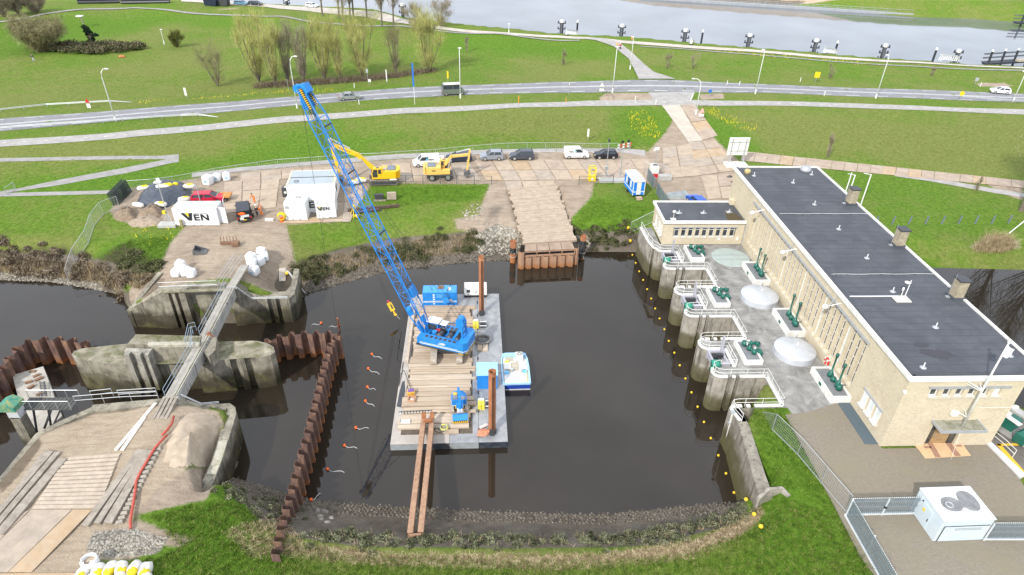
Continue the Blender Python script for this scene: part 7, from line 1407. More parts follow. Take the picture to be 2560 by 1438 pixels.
t = thing('hose_coil','yellow hose coiled on a stand left of the small white containers','hose',G(706,553))
for k in range(6): part('loop',MB().tube([((.45 + .03 * k) * math.cos(a * .3142),-.2 + k * .06,.75 + (.45 + .03 * k) * math.sin(a * .3142)) for a in range(21)],.05,5,False),sby,t)
part('stand',MB().box((0,.1,.3),(.5,.3,.6)).box((0,-.3,.15),(.3,.25,.3)),om,t)
t = thing('white_barrier','low white and black barrier block lying on the dirt beside the workers','barrier',G(674,552),.05); part('body',MB().cbox((0,0,.18),(1.2,.4,.36),0,.05),white_p,t)
for k in range(4): part('slot',MB().box((-.45 + k * .3,-.205,.22),(.16,.02,.1)),black_m,t)
l = G(553,500); t = thing('skip_trailer','orange and green flat trailer half hidden behind the long lettered container','trailer',l,rowa); part('bed',MB().box((.6,0,.8),(2.0,1.6,.25)),mat('trailer_orange',(.5,.22,.06),.7),t); part('side',MB().box((-1.2,.2,.9),(1.8,1.5,.3)),mat('trailer_green',(.15,.33,.22),.7),t); wheel(t,.8,-.8,.35); wheel(t,.8,.8,.35)
# excavator attachments on the dirt platform
t = thing('digger_bucket','dark steel excavator bucket lying on the dirt above the white bags','bucket',G(500,632),.2); bs = mat('bucket_steel',(.14,.14,.145)); part('shell',MB().side([(-.6,.8),(-.7,.15),(-.2,0),(.9,.1),(.9,.16),(-.15,.1),(-.6,.25),(-.5,.8)],-.7,.7),bs,t)
for s in (-1,1): part('cheek',MB().side([(-.6,.8),(-.7,.15),(-.2,0),(.9,.1)],s * .7 - .04,s * .7 + .04),bs,t)
t = thing('rusty_grab','rusty fork grab lying on the pale dirt','grab',G(575,612),.1); rg = mat('rust_scrap',(.20,.115,.07)); part('frame',MB().box((0,0,.3),(2.4,.3,.35)).box((.9,-.4,.4),(.9,.8,.5)),rg,t)
for k in range(6): part('tine',MB().bar((-1.1 + k * .4,.1,.4),(-1.1 + k * .4,.3,1.1),.09),rg,t)
t = thing('site_ladder','aluminium ladder leaning from the dirt platform down to the mud','ladder',G(758,730)); a,b = P(720,678,-.4),G(760,732,.05); s_ = (b - a).normalized().cross(Vector((0,0,1))).normalized() * .28
for k in (-1,1): wpart('stile',MB().bar(a + s_ * k,b + s_ * k,.08),white_m,t)
for k in range(14): c = a.lerp(b,(k + .5) / 14); wpart('rung',MB().bar(c - s_,c + s_,.05),white_m,t)
t = thing('loading_plate','pale steel plate lying beside the ladder at the edge of the dirt platform','plate',G(710,690)); q = Ga([(698,672),(716,671),(714,704),(698,705)],.06); wpart('plate',MB().add([tuple(x) for x in q] + [(x[0],x[1],x[2] + .06) for x in q],((0,1,2,3),(7,6,5,4),(1,0,4,5),(2,1,5,6),(3,2,6,7),(0,3,7,4))),mat('pale_plate',(.50,.45,.37),.8,.1,.12,2),t)
single('gas_float',MB().lathe([(.02,-.2),(.22,-.1),(.24,.2),(.02,.35)],(0,0,.3),10),ym,'yellow ball hanging at the head of the aluminium ladder','float',None,G(719,689),0,True)
# ------------------------------------------------------------------ sandy platform in the foreground
tmat = mat('old_timber',(.27,.235,.195)); tmp_ = mat('sandy_timber',(.44,.375,.30),.95,0,.15,2,(.36,.30,.235),.5,.3,.2)
def mats_(label,rows,m,name='timber_mats'):
 t = thing(name,label,'timber mats',G(*rows[0][0]))
 for (a,b,w_) in rows:
  A,B = G(*a,.12),G(*b,.12); wpart('beam',MB().bar(A,B,w_,.28),m,t)
mats_('old grey timber beams along the left side of the sandy platform',[((130,1132),(-40,1330),.5),((146,1135),(-30,1345),.5),((120,1130),(60,1205),.35),((160,1150),(0,1340),.75)],tmat)
mats_('old grey timber beams along the right side of the sandy platform',[((352,1128),(215,1318),.55),((366,1128),(245,1312),.5),((380,1130),(275,1312),.45),((372,1135),(268,1310),.4)],tmat)
t = thing('timber_floor','sand covered cross timbers in the middle of the sandy platform','timber mats',G(200,1220))
for k in range(13):
 f = k / 12.0; a,b = lerp2((165,1150),(85,1270),f),lerp2((300,1140),(250,1268),f); A,B = G(*a,.03),G(*b,.03); wpart('beam',MB().bar(A,B,(G(165,1150) - G(85,1270)).length / 13 - .05,.22),tmp_,t)
t = thing('stone_edging','row of rough blocks edging the right timber beams','blocks',G(320,1240))
for k in range(17): f = k / 16.0; p = G(*lerp2((395,1125),(300,1308),f),.08); wpart('block',MB().cbox(p,(.5,.3,.3),.3 + random.uniform(-.1,.1),.05),mat('rough_block',(.33,.30,.25),.95,0,.25,3),t)
rs = thing('steel_road_plates','rust stained steel plates at the bottom left of the sandy platform','ground plates',G(130,1360))
for q,k in (([(78,1276),(180,1276),(20,1432),(-80,1432)],2),([(182,1277),(232,1276),(80,1432),(22,1432)],1),([(-90,1290),(76,1276),(-82,1434),(-260,1436)],3),([(-40,1436),(200,1434),(190,1470),(-60,1470)],1)): plate_quad(rs,q,k,.03,.05)
t = thing('red_hose','long red hose snaking along the timber beams on the sandy platform','hose')
for pts in ([(437,1048),(432,1066),(420,1082),(408,1094)],[(420,1095),(405,1110),(388,1130),(370,1160),(352,1190),(343,1210),(340,1240),(332,1285),(328,1310),(329,1326)]): part('hose_length',MB().tube([G(a,b,.35 - .012 * i) for i,(a,b) in enumerate(pts)],.11,8),mat('hose_red',(.42,.075,.05),.6,0,.15,3),t,True)
t = thing('white_planks','two pale planks lying on the sand beside the footbridge approach','planks',G(330,1090))
for a,b in (((390,1010),(290,1128)),((362,1046),(306,1128))): wpart('plank',MB().bar(G(*a,.1),G(*b,.1),.3,.1),mat('plank_pale',(.66,.62,.55),.8,0,.12,2),t)
ob = thing('big_bag','open white big bag filled with sand at the bottom left','bag',G(232,1418),.3,'white big bags'); bgw = mat('bag_white',(.78,.79,.80)); part('sack',MB().lathe([(.45,0),(.55,.2),(.6,.6),(.56,.95),(.46,.97),(.42,.7)],(0,0,0),9,False),bgw,ob); part('filling',MB().lathe([(.46,.68),(.02,.8)],(0,0,0),9),sand_m,ob)
for k in range(5): part('flap',MB().add([(.5 * math.cos(k * 1.257),.5 * math.sin(k * 1.257),.95),(.55 * math.cos(k * 1.257 + .7),.55 * math.sin(k * 1.257 + .7),.95),(.35 * math.cos(k * 1.257 + .3),.35 * math.sin(k * 1.257 + .3),1.1)],((0,1,2),)),bgw,ob)
for i,(px,py) in enumerate(((214,1440),(250,1434),(280,1430),(308,1430),(340,1430),(368,1433),(232,1462),(300,1458),(365,1462))):
 t = thing('sandbag','%s netted sandbag from the left in the rear row of the bottom pile' % ordn(i) if i < 6 else ('left','middle','right')[i - 6] + ' sandbag in the near row cut by the bottom edge','sandbag',G(px,py,.25 if i < 6 else .3),random.uniform(-.4,.4),'sandbag pile at the bottom edge'); part('sack',MB().blob((0,0,.15),(.42,.62,.35),12,6,.08,.75),sb,t,True); part('yellow_netting',MB().blob((.08,-.3,.22),(.36,.34,.29),10,6,.15,.8),sby,t,True)
# ------------------------------------------------------------------ fences
def fence(name,label,px,h,m=galv,mesh=True,zoff=0.0,step=.35,group=None,pr=.04,pts=None,rails=1):
 p = pts or [G(a,b,zoff) for a,b in px]; t = thing(name,label,'fence',p[0],0,group); up = Vector((0,0,h))
 for q in p: wpart('post',MB().tube([q,q + up],pr,6),m,t)
 for a,b in zip(p[:-1],p[1:]):
  wpart('top_rail',MB().tube([a + up,b + up],pr * .8,5),m,t)
  if rails > 1: wpart('bottom_rail',MB().tube([a + up * .06,b + up * .06],pr * .7,5),m,t)
  if mesh:
   w_ = MB(); n = max(3,int((b - a).length / step))
   for k in range(1,n): q = a.lerp(b,k / n); w_.bar(q,q + up,.011)
   for k in range(1,int(h / .25)): z = Vector((0,0,k * .25)); w_.bar(a + z,b + z,.011)
   wpart('wire_mesh',w_,m,t,kind='stuff')
 return t
fp_ = [(320,474),(378,470),(434,463),(488,453),(540,442),(593,434),(646,426),(697,419),(747,416),(798,412),(848,408),(897,404),(945,403),(994,399),(1042,396),(1090,393),(1135,388),(1181,384),(1226,380),(1270,377),(1318,376),(1363,376),(1409,376),(1455,378),(1500,379),(1544,377)]
fence('yard_fence','long galvanised mesh fence along the back of the yard behind the parked vehicles',fp_,1.45)
fence('mesh_fence','temporary mesh fence running down the grass bank left of the earth mounds',[(300,522),(259,537),(236,566),(222,609),(190,656),(174,706)],2.0,rails=2)
fence('mesh_fence','temporary mesh fence between the terrace grass and the brick forecourt',[(1852,1058),(1930,1076),(1993,1138),(2052,1209),(2113,1281)],2.0,rails=2,step=.2)
fence('mesh_fence','short mesh fence on the bank beside the control wing',[(1575,584),(1632,556)],1.9,rails=2); fence('mesh_fence','mesh barrier lying across the slope path junction at the left edge',[(18,488),(40,474)],1.2,rails=2)
fence('mesh_fence','mesh fence across the yard behind the white and red light tower',[(1610,436),(1650,438),(1672,452)],2.0,rails=2)
dpost = mat('post_dark',(.10,.115,.12),.6,.2,.1,3)
fence('low_fence','low dark post fence at the edge of the yard before the excavators',[(926,459),(972,459),(1015,460),(1058,460),(1101,460),(1142,460),(1186,461),(1229,462)],1.5,dpost,True,pr=.05); fence('low_fence','low dark post fence beside the yellow lifting cage',[(1447,462),(1489,462),(1532,460)],1.5,dpost,True,pr=.05)
for i in range(10):
 x = 2192 + i * 41.5; p = G(x - 4,562 - i * .4); t = single('fence_post',MB().bar((0,0,0),(.12,.05,1.35),.2,.12),mat('recycled_post',(.14,.17,.19),.7,0,.1,4),'dark post standing in the grass behind the station, %s from the left' % ordn(i),'post','row of dark posts on the grass',p)
pal = mat('palisade_grey',(.25,.30,.33),.5,.35,.12,3); palc = mat('palisade_cap',(.62,.66,.68),.5,.1)
slat = MB().box((0,0,.95),(.085,.03,1.9)).mesh('slat',pal); capm = MB().add([(-.045,-.02,1.9),(.045,-.02,1.9),(.045,.02,1.9),(-.045,.02,1.9),(0,0,1.99)],((0,1,4),(1,2,4),(2,3,4),(3,0,4))).box((0,0,1.92),(.085,.04,.05)).mesh('cap',palc)
def palisade(label,a,b,gate=False):
 rz = heading(a,b); L_ = (b - a).length; t = thing('palisade_fence',label,'fence',a,rz,'grey palisade fences'); n = int(L_ / .16)
 for k in range(n):
  o = link('slat',slat,t,(.08 + k * L_ / n,0,.08)); link('slat_cap',capm,o)
 for z in (.35,1.0,1.65): part('rail',MB().box((L_ / 2,-.05,z),(L_,.05,.06)),pal,t)
 for k in range(int(L_ / 2.6) + 1): part('post',MB().box((k * L_ / max(1,int(L_ / 2.6)),-.1,1.0),(.08,.08,2.0)),palc,t)
 part('kerb',MB().box((L_ / 2,0,.05),(L_,.14,.14)),palc,t)
 if gate: part('lock',MB().box((L_ * .5,-.12,1.0),(.2,.12,.2)),black_m,t)
c0 = P(2112,1288,0); palisade('grey palisade fence slanting to the bottom edge beside the grass',P(2222,1485,0),c0); palisade('grey palisade fence and gate left of the white kiosk',c0,P(2291,1284,0),True); palisade('grey palisade fence right of the white kiosk',P(2457,1349,0),P(2700,1349,0),True)
# transformer kiosk
fl_,fr,bl_ = P(2331,1353,0),P(2456,1348,0),P(2290,1284,0); rz = heading(fl_,fr); w_ = (fr - fl_).length; dp = 3.05; c = (fl_ + fr) / 2 + Vector((-math.sin(rz),math.cos(rz),0)) * dp / 2
t = thing('transformer_kiosk','pale blue grey transformer kiosk with dark damp patches on its flat roof','kiosk',c,rz); kc = mat('kiosk_paint',(.52,.60,.65),.6,0,.06,1,(.60,.66,.69),.4); h = 2.35
part('wall',MB().box((0,0,h / 2),(w_,dp,h)),kc,t); rf_ = part('roof',MB().cbox((0,0,h + .06),(w_ + .1,dp + .1,.14),0,.03),mat('kiosk_roof',(.58,.62,.62),.8,0,.1,1.2),t)
for cx,cy,sx,sy in ((-.55,-.1,.8,.75),(.95,.15,.75,1.05),(.2,-.2,.6,.3)):
 a = [(cx + sx * math.cos(k * .42) * (1 + .05 * math.sin(k * .84)),cy + sy * math.sin(k * .42) * (1 + .08 * math.cos(k * .84))) for k in range(15)]; part('damp_patch',MB().add([(x,y,h + .134 + .001 * cx) for x,y in a],[tuple(range(15))]),mat('damp',(.22,.225,.23),.5,0,.3,1.5,(.14,.14,.15),.4),rf_)
part('roof_ring',MB().tube([(-.75 + .26 * math.cos(k * .3927),-.15 + .26 * math.sin(k * .3927),h + .14) for k in range(17)],.02,4,False),palc,rf_)
part('door',MB().box((-w_ / 2 - .02,.3,1.0),(.05,1.5,1.9)),kc,t); part('warning_sign',MB().box((-w_ / 2 - .05,.35,1.35),(.02,.26,.26)),sby,t); part('latch',MB().box((-w_ / 2 - .06,-.35,.95),(.05,.05,.3)).box((-w_ / 2 - .05,.75,1.9),(.06,.1,.14)),dark_m,t)
part('vent_panel',MB().box((.1,-dp / 2 - .025,.86),(w_ - .5,.05,1.66)),kc,t); part('panel_gap',MB().box((.1,-dp / 2 - .012,1.73),(w_ - .4,.03,.07)).box((-w_ / 2 + .3,-dp / 2 - .012,.86),(.07,.03,1.66)),dark_m,t)
for z,s_ in ((1.48,'HOOGSPANNING LEVENSGEVAARLIJK'),(1.32,'VERBODEN TOEGANG VOOR ONBEVOEGDEN')): text('lettering',s_,.14,blackp,t,(.25,-dp / 2 - .055,z),(math.pi / 2,0,0),sx=.9 if z > 1.4 else .72)
# ------------------------------------------------------------------ street lamps, signs, guard rails
lampm = mat('lamp_white',(.74,.75,.74),.5,0,.06,2)
def lamp(label,px,py,tx,ty,arm,name='street_lamp',group='tall white street lamps along the main road'):
 b_ = G(px,py); h = above(b_,tx,ty) - b_.z; t = thing(name,label,'street lamp',b_,0,group); k = arm
 part('pole',MB().tube([(0,0,0),(0,0,h * .84),(k * .12,0,h * .94),(k * .5,.1,h),(k * .8,.15,h)],[.11,.075,.07,.06,.05],7),lampm,t,True); part('lamp_head',MB().blob((k * 1.0,.2,h),(.42,.2,.13),8,5,0),white_p,t,True); part('base',MB().lathe([(.16,0),(.16,.9),(.11,.95)],(0,0,0),7),lampm,t)
for a in ((290,304,255,172,1.2,'leftmost tall street lamp standing by the guard rail'),(743,271,729,141,1.2,'tall street lamp just left of the crane boom head'),(1151,246,1149,121,.1,'tall straight street lamp in front of the camper van'),(1531,232,1541,118,.1,'tall street lamp left of the junction with the ramp road'),(1888,235,1910,125,-.3,'tall street lamp right of the junction beside the yellow sign'),(2189,246,2221,138,-.3,'tall leaning street lamp in the middle of the right verge'),(2532,255,2570,180,-.3,'street lamp cut by the right edge of the picture'),(1575,174,1585,93,-.2,'slim street lamp beside the ramp road up to the promenade')): lamp(a[5],*a[:5])
lamp('low lamp with a bent arm beside the access road below the junction',1739,287,1752,198,-1.6)
lamp('small grey lamp standing alone on the left meadow',411,111,405,74,.05,'meadow_lamp',None); lamp('small lamp post at the river edge above the promenade',1272,84,1272,60,.05,'meadow_lamp',None)
def sign(label,px,py,tx,ty,shape,m,w_=.6,cat='sign',post=galv,extra=None,name='road_sign'):
 b_ = G(px,py); h = above(b_,tx,ty) - b_.z; t = thing(name,label,cat,b_,-.1); part('post',MB().tube([(0,0,0),(0,0,h)],.045,6),post,t)
 if shape == 'tri': part('plate',MB().prism([(-w_ / 2,0),(w_ / 2,0),(0,w_ * .87)],-.02,.02),m,t); o = [c for c in t.children if c.name.startswith('plate')][0]; o.rotation_euler = (math.pi / 2,0,0); o.location = (0,-.08,h - w_ * .8)
 elif shape == 'round': part('plate',MB().tube([(0,-.09,h - w_ / 2),(0,-.06,h - w_ / 2)],w_ / 2,14),m,t)
 else: part('plate',MB().box((0,-.08,h - shape / 2),(w_,.04,shape)),m,t)
 if extra: part('lower_plate',MB().box((0,-.08,h - extra[0]),extra[1:],0),white_p,t)
 return t
ysg = mat('sign_yellow',(.78,.52,.01),.5); bsg = mat('sign_blue',(.02,.14,.48),.5)
sign('red edged warning triangle with white plate behind the left guard rail',224,270,219,246,'tri',red_m,1.0,extra=(1.5,.8,.04,1.0)); sign('white information panel on two posts on the meadow verge',468,248,466,219,1.6,white_p,.5)
sign('black and white ringed post with a black signal head left of the crane tip',722,228,718,188,.8,black_m,.35); sign('tilted grey solar panel sign on the verge behind the road',921,212,918,172,.9,lead,.5); sign('small white notice board on the verge beside the solar panel',925,212,925,198,.6,white_p,.6); sign('narrow pale marker post on the verge before the reeds',968,211,965,174,2.6,white_p,.22); sign('yellow route sign at the roadside behind the camper van',1120,206,1118,178,1.6,ysg,.35)
sign('tall blue direction sign seen edge on between sedan and camper van',1037,262,1026,158,4.6,bsg,.35,post=lampm); sign('give way triangle with white plate in the junction verge',1503,236,1503,207,'tri',white_p,.9,extra=(1.5,.9,.04,.5)); sign('white triangle sign at the lower end of the access road',1751,300,1754,270,'tri',mat('sign_pinkish',(.7,.35,.33),.5),1.1,extra=(1.4,1.0,.04,.5)); sign('yellow information sign on the right verge',2038,207,2046,180,1.3,ysg,1.2); sign('yellow round sign with a grey barrier at the right road edge',2398,252,2400,227,'round',ysg,1.0); sign('grey square sign on the right verge near the white hatchback',2435,217,2443,194,.8,lead,.8); sign('blue round sign on red striped post at the junction verge',1773,242,1774,223,'round',bsg,.8); sign('white flag shaped sign on the grass slope above the parked vans',1469,352,1471,322,1.5,white_p,.35); sign('orange marker post beside the cycle path',1296,274,1297,240,1.5,mat('sign_orange',(.7,.25,.03),.5),.18); sign('second orange marker post further right beside the cycle path',1414,268,1414,246,.9,mat('sign_orange',(.7,.25,.03),.5),.15); sign('faint orange sign behind the lamp beside the ramp road',1578,115,1578,90,.8,mat('sign_orange',(.7,.25,.03),.5),.5); sign('thin white sign post seen edge on beside the junction',1422,238,1422,207,.5,white_p,.1)
for i,(x,y,n_) in enumerate(((886,220,'near the narrow pale marker'),(1588,252,'left of the access road'),(1639,262,'by the access road edge'),(1727,252,'right of the access road'),(1731,245,'beside the bent lamp'),(2000,205,'before the yellow information sign'),(2060,240,'on the verge below the yellow information sign'),(2450,217,'beside the sandy patch'),(898,261,'in front of the silver sedan'),(1817,213,'on the road edge right of the junction'),(1848,214,'striped red on the road edge'))): single('marker_post',MB().box((0,0,.5),(.14,.1,1.0)).box((0,0,1.03),(.1,.08,.06)),white_p,'small white marker post %s' % n_,'marker post','small white marker posts',G(x,y))
def guard(label,pts):
 p = [G(a,b) for a,b in pts]; t = thing('guard_rail',label,'guard rail',p[0],0,'guard rails'); q = resample([tuple(x) for x in p],max(4,int(sum((b - a).length for a,b in zip(p[:-1],p[1:])) / 3))); q = [Vector((x[0],x[1],gz(x[0],x[1]))) for x in q]
 for z in (.5,.68): wpart('beam',MB().tube([v + Vector((0,0,z)) for v in q[:-1]] + [q[-1] + Vector((0,0,.1))],.06,5),galv,t)
 for v in q[:-1]: wpart('post',MB().box(v + Vector((0,.08,.3)),(.1,.1,.6)),galv,t)
guard('guard rail along the far side of the road at the left',[(-60,290),(0,281),(120,268),(230,262),(330,257)]); guard('guard rail along the near side of the road at the left',[(-60,340),(0,327),(180,314),(330,303),(480,294),(545,294)]); guard('short guard rail at the right edge of the road',[(2395,248),(2440,250),(2500,256),(2620,262)])
# ------------------------------------------------------------------ river furniture
post_k = mat('dolphin_black',(.028,.032,.042),.5,0,.15,2)
def dolphin(label,px,py,tx,ty,w_=.6):
 b_ = P(px,py,ZR + 1.5); h = above(b_,tx,ty) - ZR; b_.z = ZR; t = thing('mooring_dolphin',label,'mooring dolphin',b_,-.15,'black mooring dolphins in the river'); part('pile',MB().tube([(0,0,-2),(0,0,h - .9)],w_,10),post_k,t,True); part('cap',MB().lathe([(w_ * 1.05,h - .9),(w_ * 1.05,h - .2),(w_ * .5,h)],(0,0,0),10),white_p,t)
 for z in (h * .25,h * .55,h * .83):
  for s in (-1,1): part('bollard',MB().box((s * (w_ + .35),-.1,z),(.7,.4,.25)).box((s * (w_ + .5),-.1,z + .35),(.28,.28,.6)),post_k,t)
 part('fender',MB().box((0,-w_ - .12,h * .4),(.5,.25,h * .8)),mat('fender_grey',(.10,.11,.12),.7),t)
for i,a in enumerate(((1403,88,1403,49),(1552,97,1553,60),(1709,111,1710,71),(1868,122,1871,83),(2033,134,2037,96),(2204,146,2210,109),(2385,160,2393,122),(1008,48,1008,8),(718,14,718,-4))): dolphin(('black mooring dolphin farthest left beyond the promenade','black mooring dolphin above the ramp road','black mooring dolphin beside the second white gangway','black mooring dolphin standing alone right of the second white gangway','black mooring dolphin beside the third white gangway','black mooring dolphin standing alone above the leaning street lamp','leaning black mooring dolphin behind the rightmost white gangway','grey black dolphin at the bend of the quay beside the bare tree','black dolphin on the quay at the top left of the white car')[i],*a)
for (px,py,tx,ty,qx,qy,sx,l) in ((1442,86,1443,52,1415,88,1,'white gangway beside the leftmost dolphin'),(1752,111,1756,76,1727,111,.25,'white gangway seen end on beside the third dolphin'),(2085,140,2090,103,2060,134,1,'white gangway with railings beside the fifth dolphin'),(2330,156,2340,120,2350,153,1.5,'long white gangway at the right before the leaning dolphin')):
 b_ = P(px,py,ZR + 1.5); h = above(b_,tx,ty) - ZR; t = thing('gangway',l,'gangway',Vector((b_.x,b_.y,ZR)),0,'white gangways to the river'); part('guide_pile',MB().lathe([(.3,-2),(.3,h - .5),(.32,h - .5),(.32,h)],(0,0,0),8),post_k,t); part('pile_cap',MB().lathe([(.34,h - .55),(.34,h),(.02,h + .25)],(0,0,0),8),white_p,t)
 a,b = G(qx,qy + 3,.5),P(qx + 30 * sx,qy + 4 - 2 * sx,0); part('pontoon',MB().box((-1.8,.8,.4),(4.5,1.5,.6)),post_k,t)
 for o_ in (0,1.0):
  rl = MB(); d = Vector((0,o_,0)); n = 9
  rl.bar(a + d,b + d,.16).bar(a + d + Vector((0,0,1.3)),b + d + Vector((0,0,1.3)),.14)
  for k in range(n): q = a.lerp(b,k / (n - 1)) + d; q2 = a.lerp(b,min(1,(k + .6) / (n - 1))) + d; rl.bar(q,q2 + Vector((0,0,1.3)),.12)
  wpart('side_truss',rl,white_p,t)
 wpart('walkway',MB().bar(a + Vector((0,.5,0)),b + Vector((0,.5,0)),1.0,.1),galv,t)
def jet(name,label,q,z,h_,m):
 t = thing(name,label,'jetty',q[0]); p0,p1 = q; d = (p1 - p0).normalized(); n_ = Vector((-d.y,d.x,0)); wpart('deck',MB().bar(p0,p1,2.2,.9),m,t)
 for k in range(24): a = p0.lerp(p1,k / 23); wpart('post',MB().bar(a + n_ * 1.0,a + n_ * 1.0 + Vector((0,0,1.5)),.12),galv,t)
 for z in (.8,1.5): wpart('rail',MB().bar(p0 + n_ + Vector((0,0,z)),p1 + n_ + Vector((0,0,z)),.1),galv,t)
 return t
jet('floating_jetty','long grey floating jetty with railing along the far bank',[P(1600,-6,ZR + .4),P(2282,37,ZR + .4)],0,0,mat('jetty_grey',(.30,.32,.34),.7,0,.1,.6))
for (x,y,tx,ty,l) in ((2120,16,2121,-6,'tall sign on a dark pole behind the floating jetty'),(2255,24,2258,2,'white square river sign on a dark pole near the end of the floating jetty'),(2268,30,2271,16,'small white river sign at the end of the floating jetty')): b_ = P(x,y,ZR + .5); hh = above(b_,tx,ty) - b_.z; t = thing('river_sign',l,'sign',b_); part('pole',MB().tube([(0,0,0),(0,0,hh)],.12,6),dark_m,t); part('plate',MB().box((0,-.15,hh),(1.2,.1,1.1)),white_p,t)
def fenderwork(label,p0,p1,n,tall,beacon=False):
 t = thing('fender_jetty',label,'fender jetty',p0)
 for z in (.6,1.7,2.8): wpart('fender_beam',MB().bar(p0 + Vector((0,0,z)),p1 + Vector((0,0,z)),.35),mat('fender_grey',(.10,.11,.12)),t)
 for k in range(n): a = p0.lerp(p1,(k + .5) / n); wpart('pile',MB().tube([a + Vector((0,-.5,-3)),a + Vector((0,-.2,3.4))],.3,7),post_k,t); wpart('pile_cap',MB().tube([a + Vector((0,-.2,3.4)),a + Vector((0,-.2,3.9))],.33,7),white_p,t)
 wpart('walkway',MB().bar(p0 + Vector((0,-1.4,.4)),p1 + Vector((0,-1.4,.4)),1.6,.5),post_k,t); wpart('deck_boards',MB().bar(p0.lerp(p1,.4) + Vector((0,-2,.9)),p0.lerp(p1,.8) + Vector((0,-2,.9)),1.2,.6),mat('grey_wood',(.42,.38,.30)),t)
 if tall: a = p0.lerp(p1,.62); wpart('tall_pile',MB().tube([a + Vector((0,-.8,-3)),a + Vector((1.0,-.8,8.2))],.55,9),post_k,t); wpart('tall_pile_cap',MB().tube([a + Vector((1.0,-.8,8.2)),a + Vector((1.1,-.8,9.0))],.6,9),white_p,t); wpart('brace',MB().bar(a + Vector((-1.5,-.8,3)),a + Vector((.5,-.8,3)),.6),post_k,t)
 if beacon: a = p0.lerp(p1,.35); wpart('beacon',MB().tube([a + Vector((0,.6,3)),a + Vector((0,.6,5.5))],.5,8),red_m,t); wpart('beacon_band',MB().tube([a + Vector((0,.6,3.8)),a + Vector((0,.6,4.6))],.53,8),white_p,t)
fenderwork('dark fender jetty with a tall white capped pile at the right of the near bank',P(2452,160,ZR + 1),P(2640,148,ZR + 1),6,True); fenderwork('dark fender jetty with red and white beacon at the right of the far bank',P(2530,58,ZR + 1),P(2700,62,ZR + 1),4,False,True)
t = thing('pipe_stack','long stack of dark steel pipes lying on the quay at the top left','pipes',G(310,8))
for y,z in ((0,.45),(1,.45),(.5,1.25)):
 for a,b in ((195,300),(304,425)): p,q = G(a,9 + y),G(b,7 + y); wpart('pipe',MB().tube([p + Vector((0,0,z)),q + Vector((0,0,z))],.42,8),dark_m,t)
for x,w_,m,l in ((530,4.5,navy_c,'dark blue waste container on the quay at the top'),(556,5.0,dark_m,'dark green grey waste container right of the blue one on the quay')): t = thing('waste_container',l,'container',G(x,14),-.1); part('body',MB().side([(-w_ / 2 + .3,.1),(w_ / 2 - .3,.1),(w_ / 2,2.0),(-w_ / 2,2.0)],-1.1,1.1),m,t); part('rim',MB().box((0,1.12,1.98),(w_,.1,.14)).box((0,-1.12,1.98),(w_,.1,.14)),m,t)
# poles behind the station
for (x,y,tx,ty,arm,l) in ((2122,486,2130,436,1,'left white pole with a short arm behind the station'),(2112,486,2128,432,0,'middle white pole behind the station roof'),(2152,512,2177,436,1,'right white pole with a short arm behind the station')):
 b_ = G(x,y); hh = above(b_,tx,ty) - b_.z; t = thing('white_pole',l,'pole',b_,0,'white poles behind the station'); part('pole',MB().tube([(0,0,0),(0,0,hh)],.09,7),lampm,t)
 if arm: part('arm',MB().tube([(0,0,hh - .05),(-1.1,.2,hh + .1)],.05,5),lampm,t)
wsingle('mooring_pole',MB().tube([P(2522,584,-1),P(2562,552,1.2)],.08,6),lampm,'pale pole leaning over the bank at the right edge','pole')
# ------------------------------------------------------------------ people
skin_m = mat('skin',(.48,.30,.21),.6); hiviz = mat('hivis_orange',(.85,.21,.02),.6); darkc = mat('dark_cloth',(.028,.03,.045),.9)
def skinned(name,verts,edges,rad,m,parent):
 me = bpy.data.meshes.new(name); me.from_pydata(verts,edges,[]); o = bpy.data.objects.new(name,me); COL.objects.link(o); md = o.modifiers.new('s','SKIN'); sk = me.skin_vertices[0].data
 for i,r in enumerate(rad): sk[i].radius = (r,r)
 sk[0].use_root = True; o.modifiers.new('d','SUBSURF').levels = 1; dg = bpy.context.evaluated_depsgraph_get(); r = bpy.data.meshes.new_from_object(o.evaluated_get(dg)); bpy.data.objects.remove(o); r.materials.clear(); r.materials.append(m); r.polygons.foreach_set('use_smooth',[True] * len(r.polygons)); return link(name,r,parent)
def person(label,p,rz,top,legs,hat,lean=0.0,stride=.12,group=None):
 t = thing('person',label,'person',p,rz,group); l = lean
 J = [(0,0,.92),(l * .4,0,1.18),(l,0,1.42 - abs(l) * .3),(l * 1.25,0,1.53 - abs(l) * .4),(l * 1.4,0,1.7 - abs(l) * .5),(l,.2,1.4 - abs(l) * .3),(l + .05,.26,1.13 - abs(l) * .3),(l + .18,.24,.92 - abs(l) * .2),(l,-.2,1.4 - abs(l) * .3),(l + .05,-.26,1.13 - abs(l) * .3),(l + .18,-.24,.92 - abs(l) * .2),(stride * .5,.1,.5),(stride * .4,.11,.08),(stride * .4 + .16,.11,.05),(-stride * .2,-.1,.5),(-stride,-.11,.08),(-stride + .16,-.11,.05)]
 E = [(0,1),(1,2),(2,3),(3,4),(2,5),(5,6),(6,7),(2,8),(8,9),(9,10),(0,11),(11,12),(12,13),(0,14),(14,15),(15,16)]
 skinned('body',J,E,[.13,.12,.13,.055,.10,.06,.045,.035,.06,.045,.035,.07,.045,.04,.07,.045,.04],skin_m,t)
 skinned('jacket',[J[i] for i in (0,1,2,5,6,7,8,9,10)],[(0,1),(1,2),(2,3),(3,4),(4,5),(2,6),(6,7),(7,8)],[.17,.16,.17,.09,.075,.055,.09,.075,.055],top,t)
 skinned('trousers',[J[i] for i in (0,11,12,14,15)],[(0,1),(1,2),(0,3),(3,4)],[.155,.095,.08,.095,.08],legs,t)
 c = Vector(J[4]); part('helmet' if hat != darkc else 'hair',MB().blob(c + Vector((-.01,0,.05)),(.13,.12,.10),10,6,0,1,.45),hat,t,True)
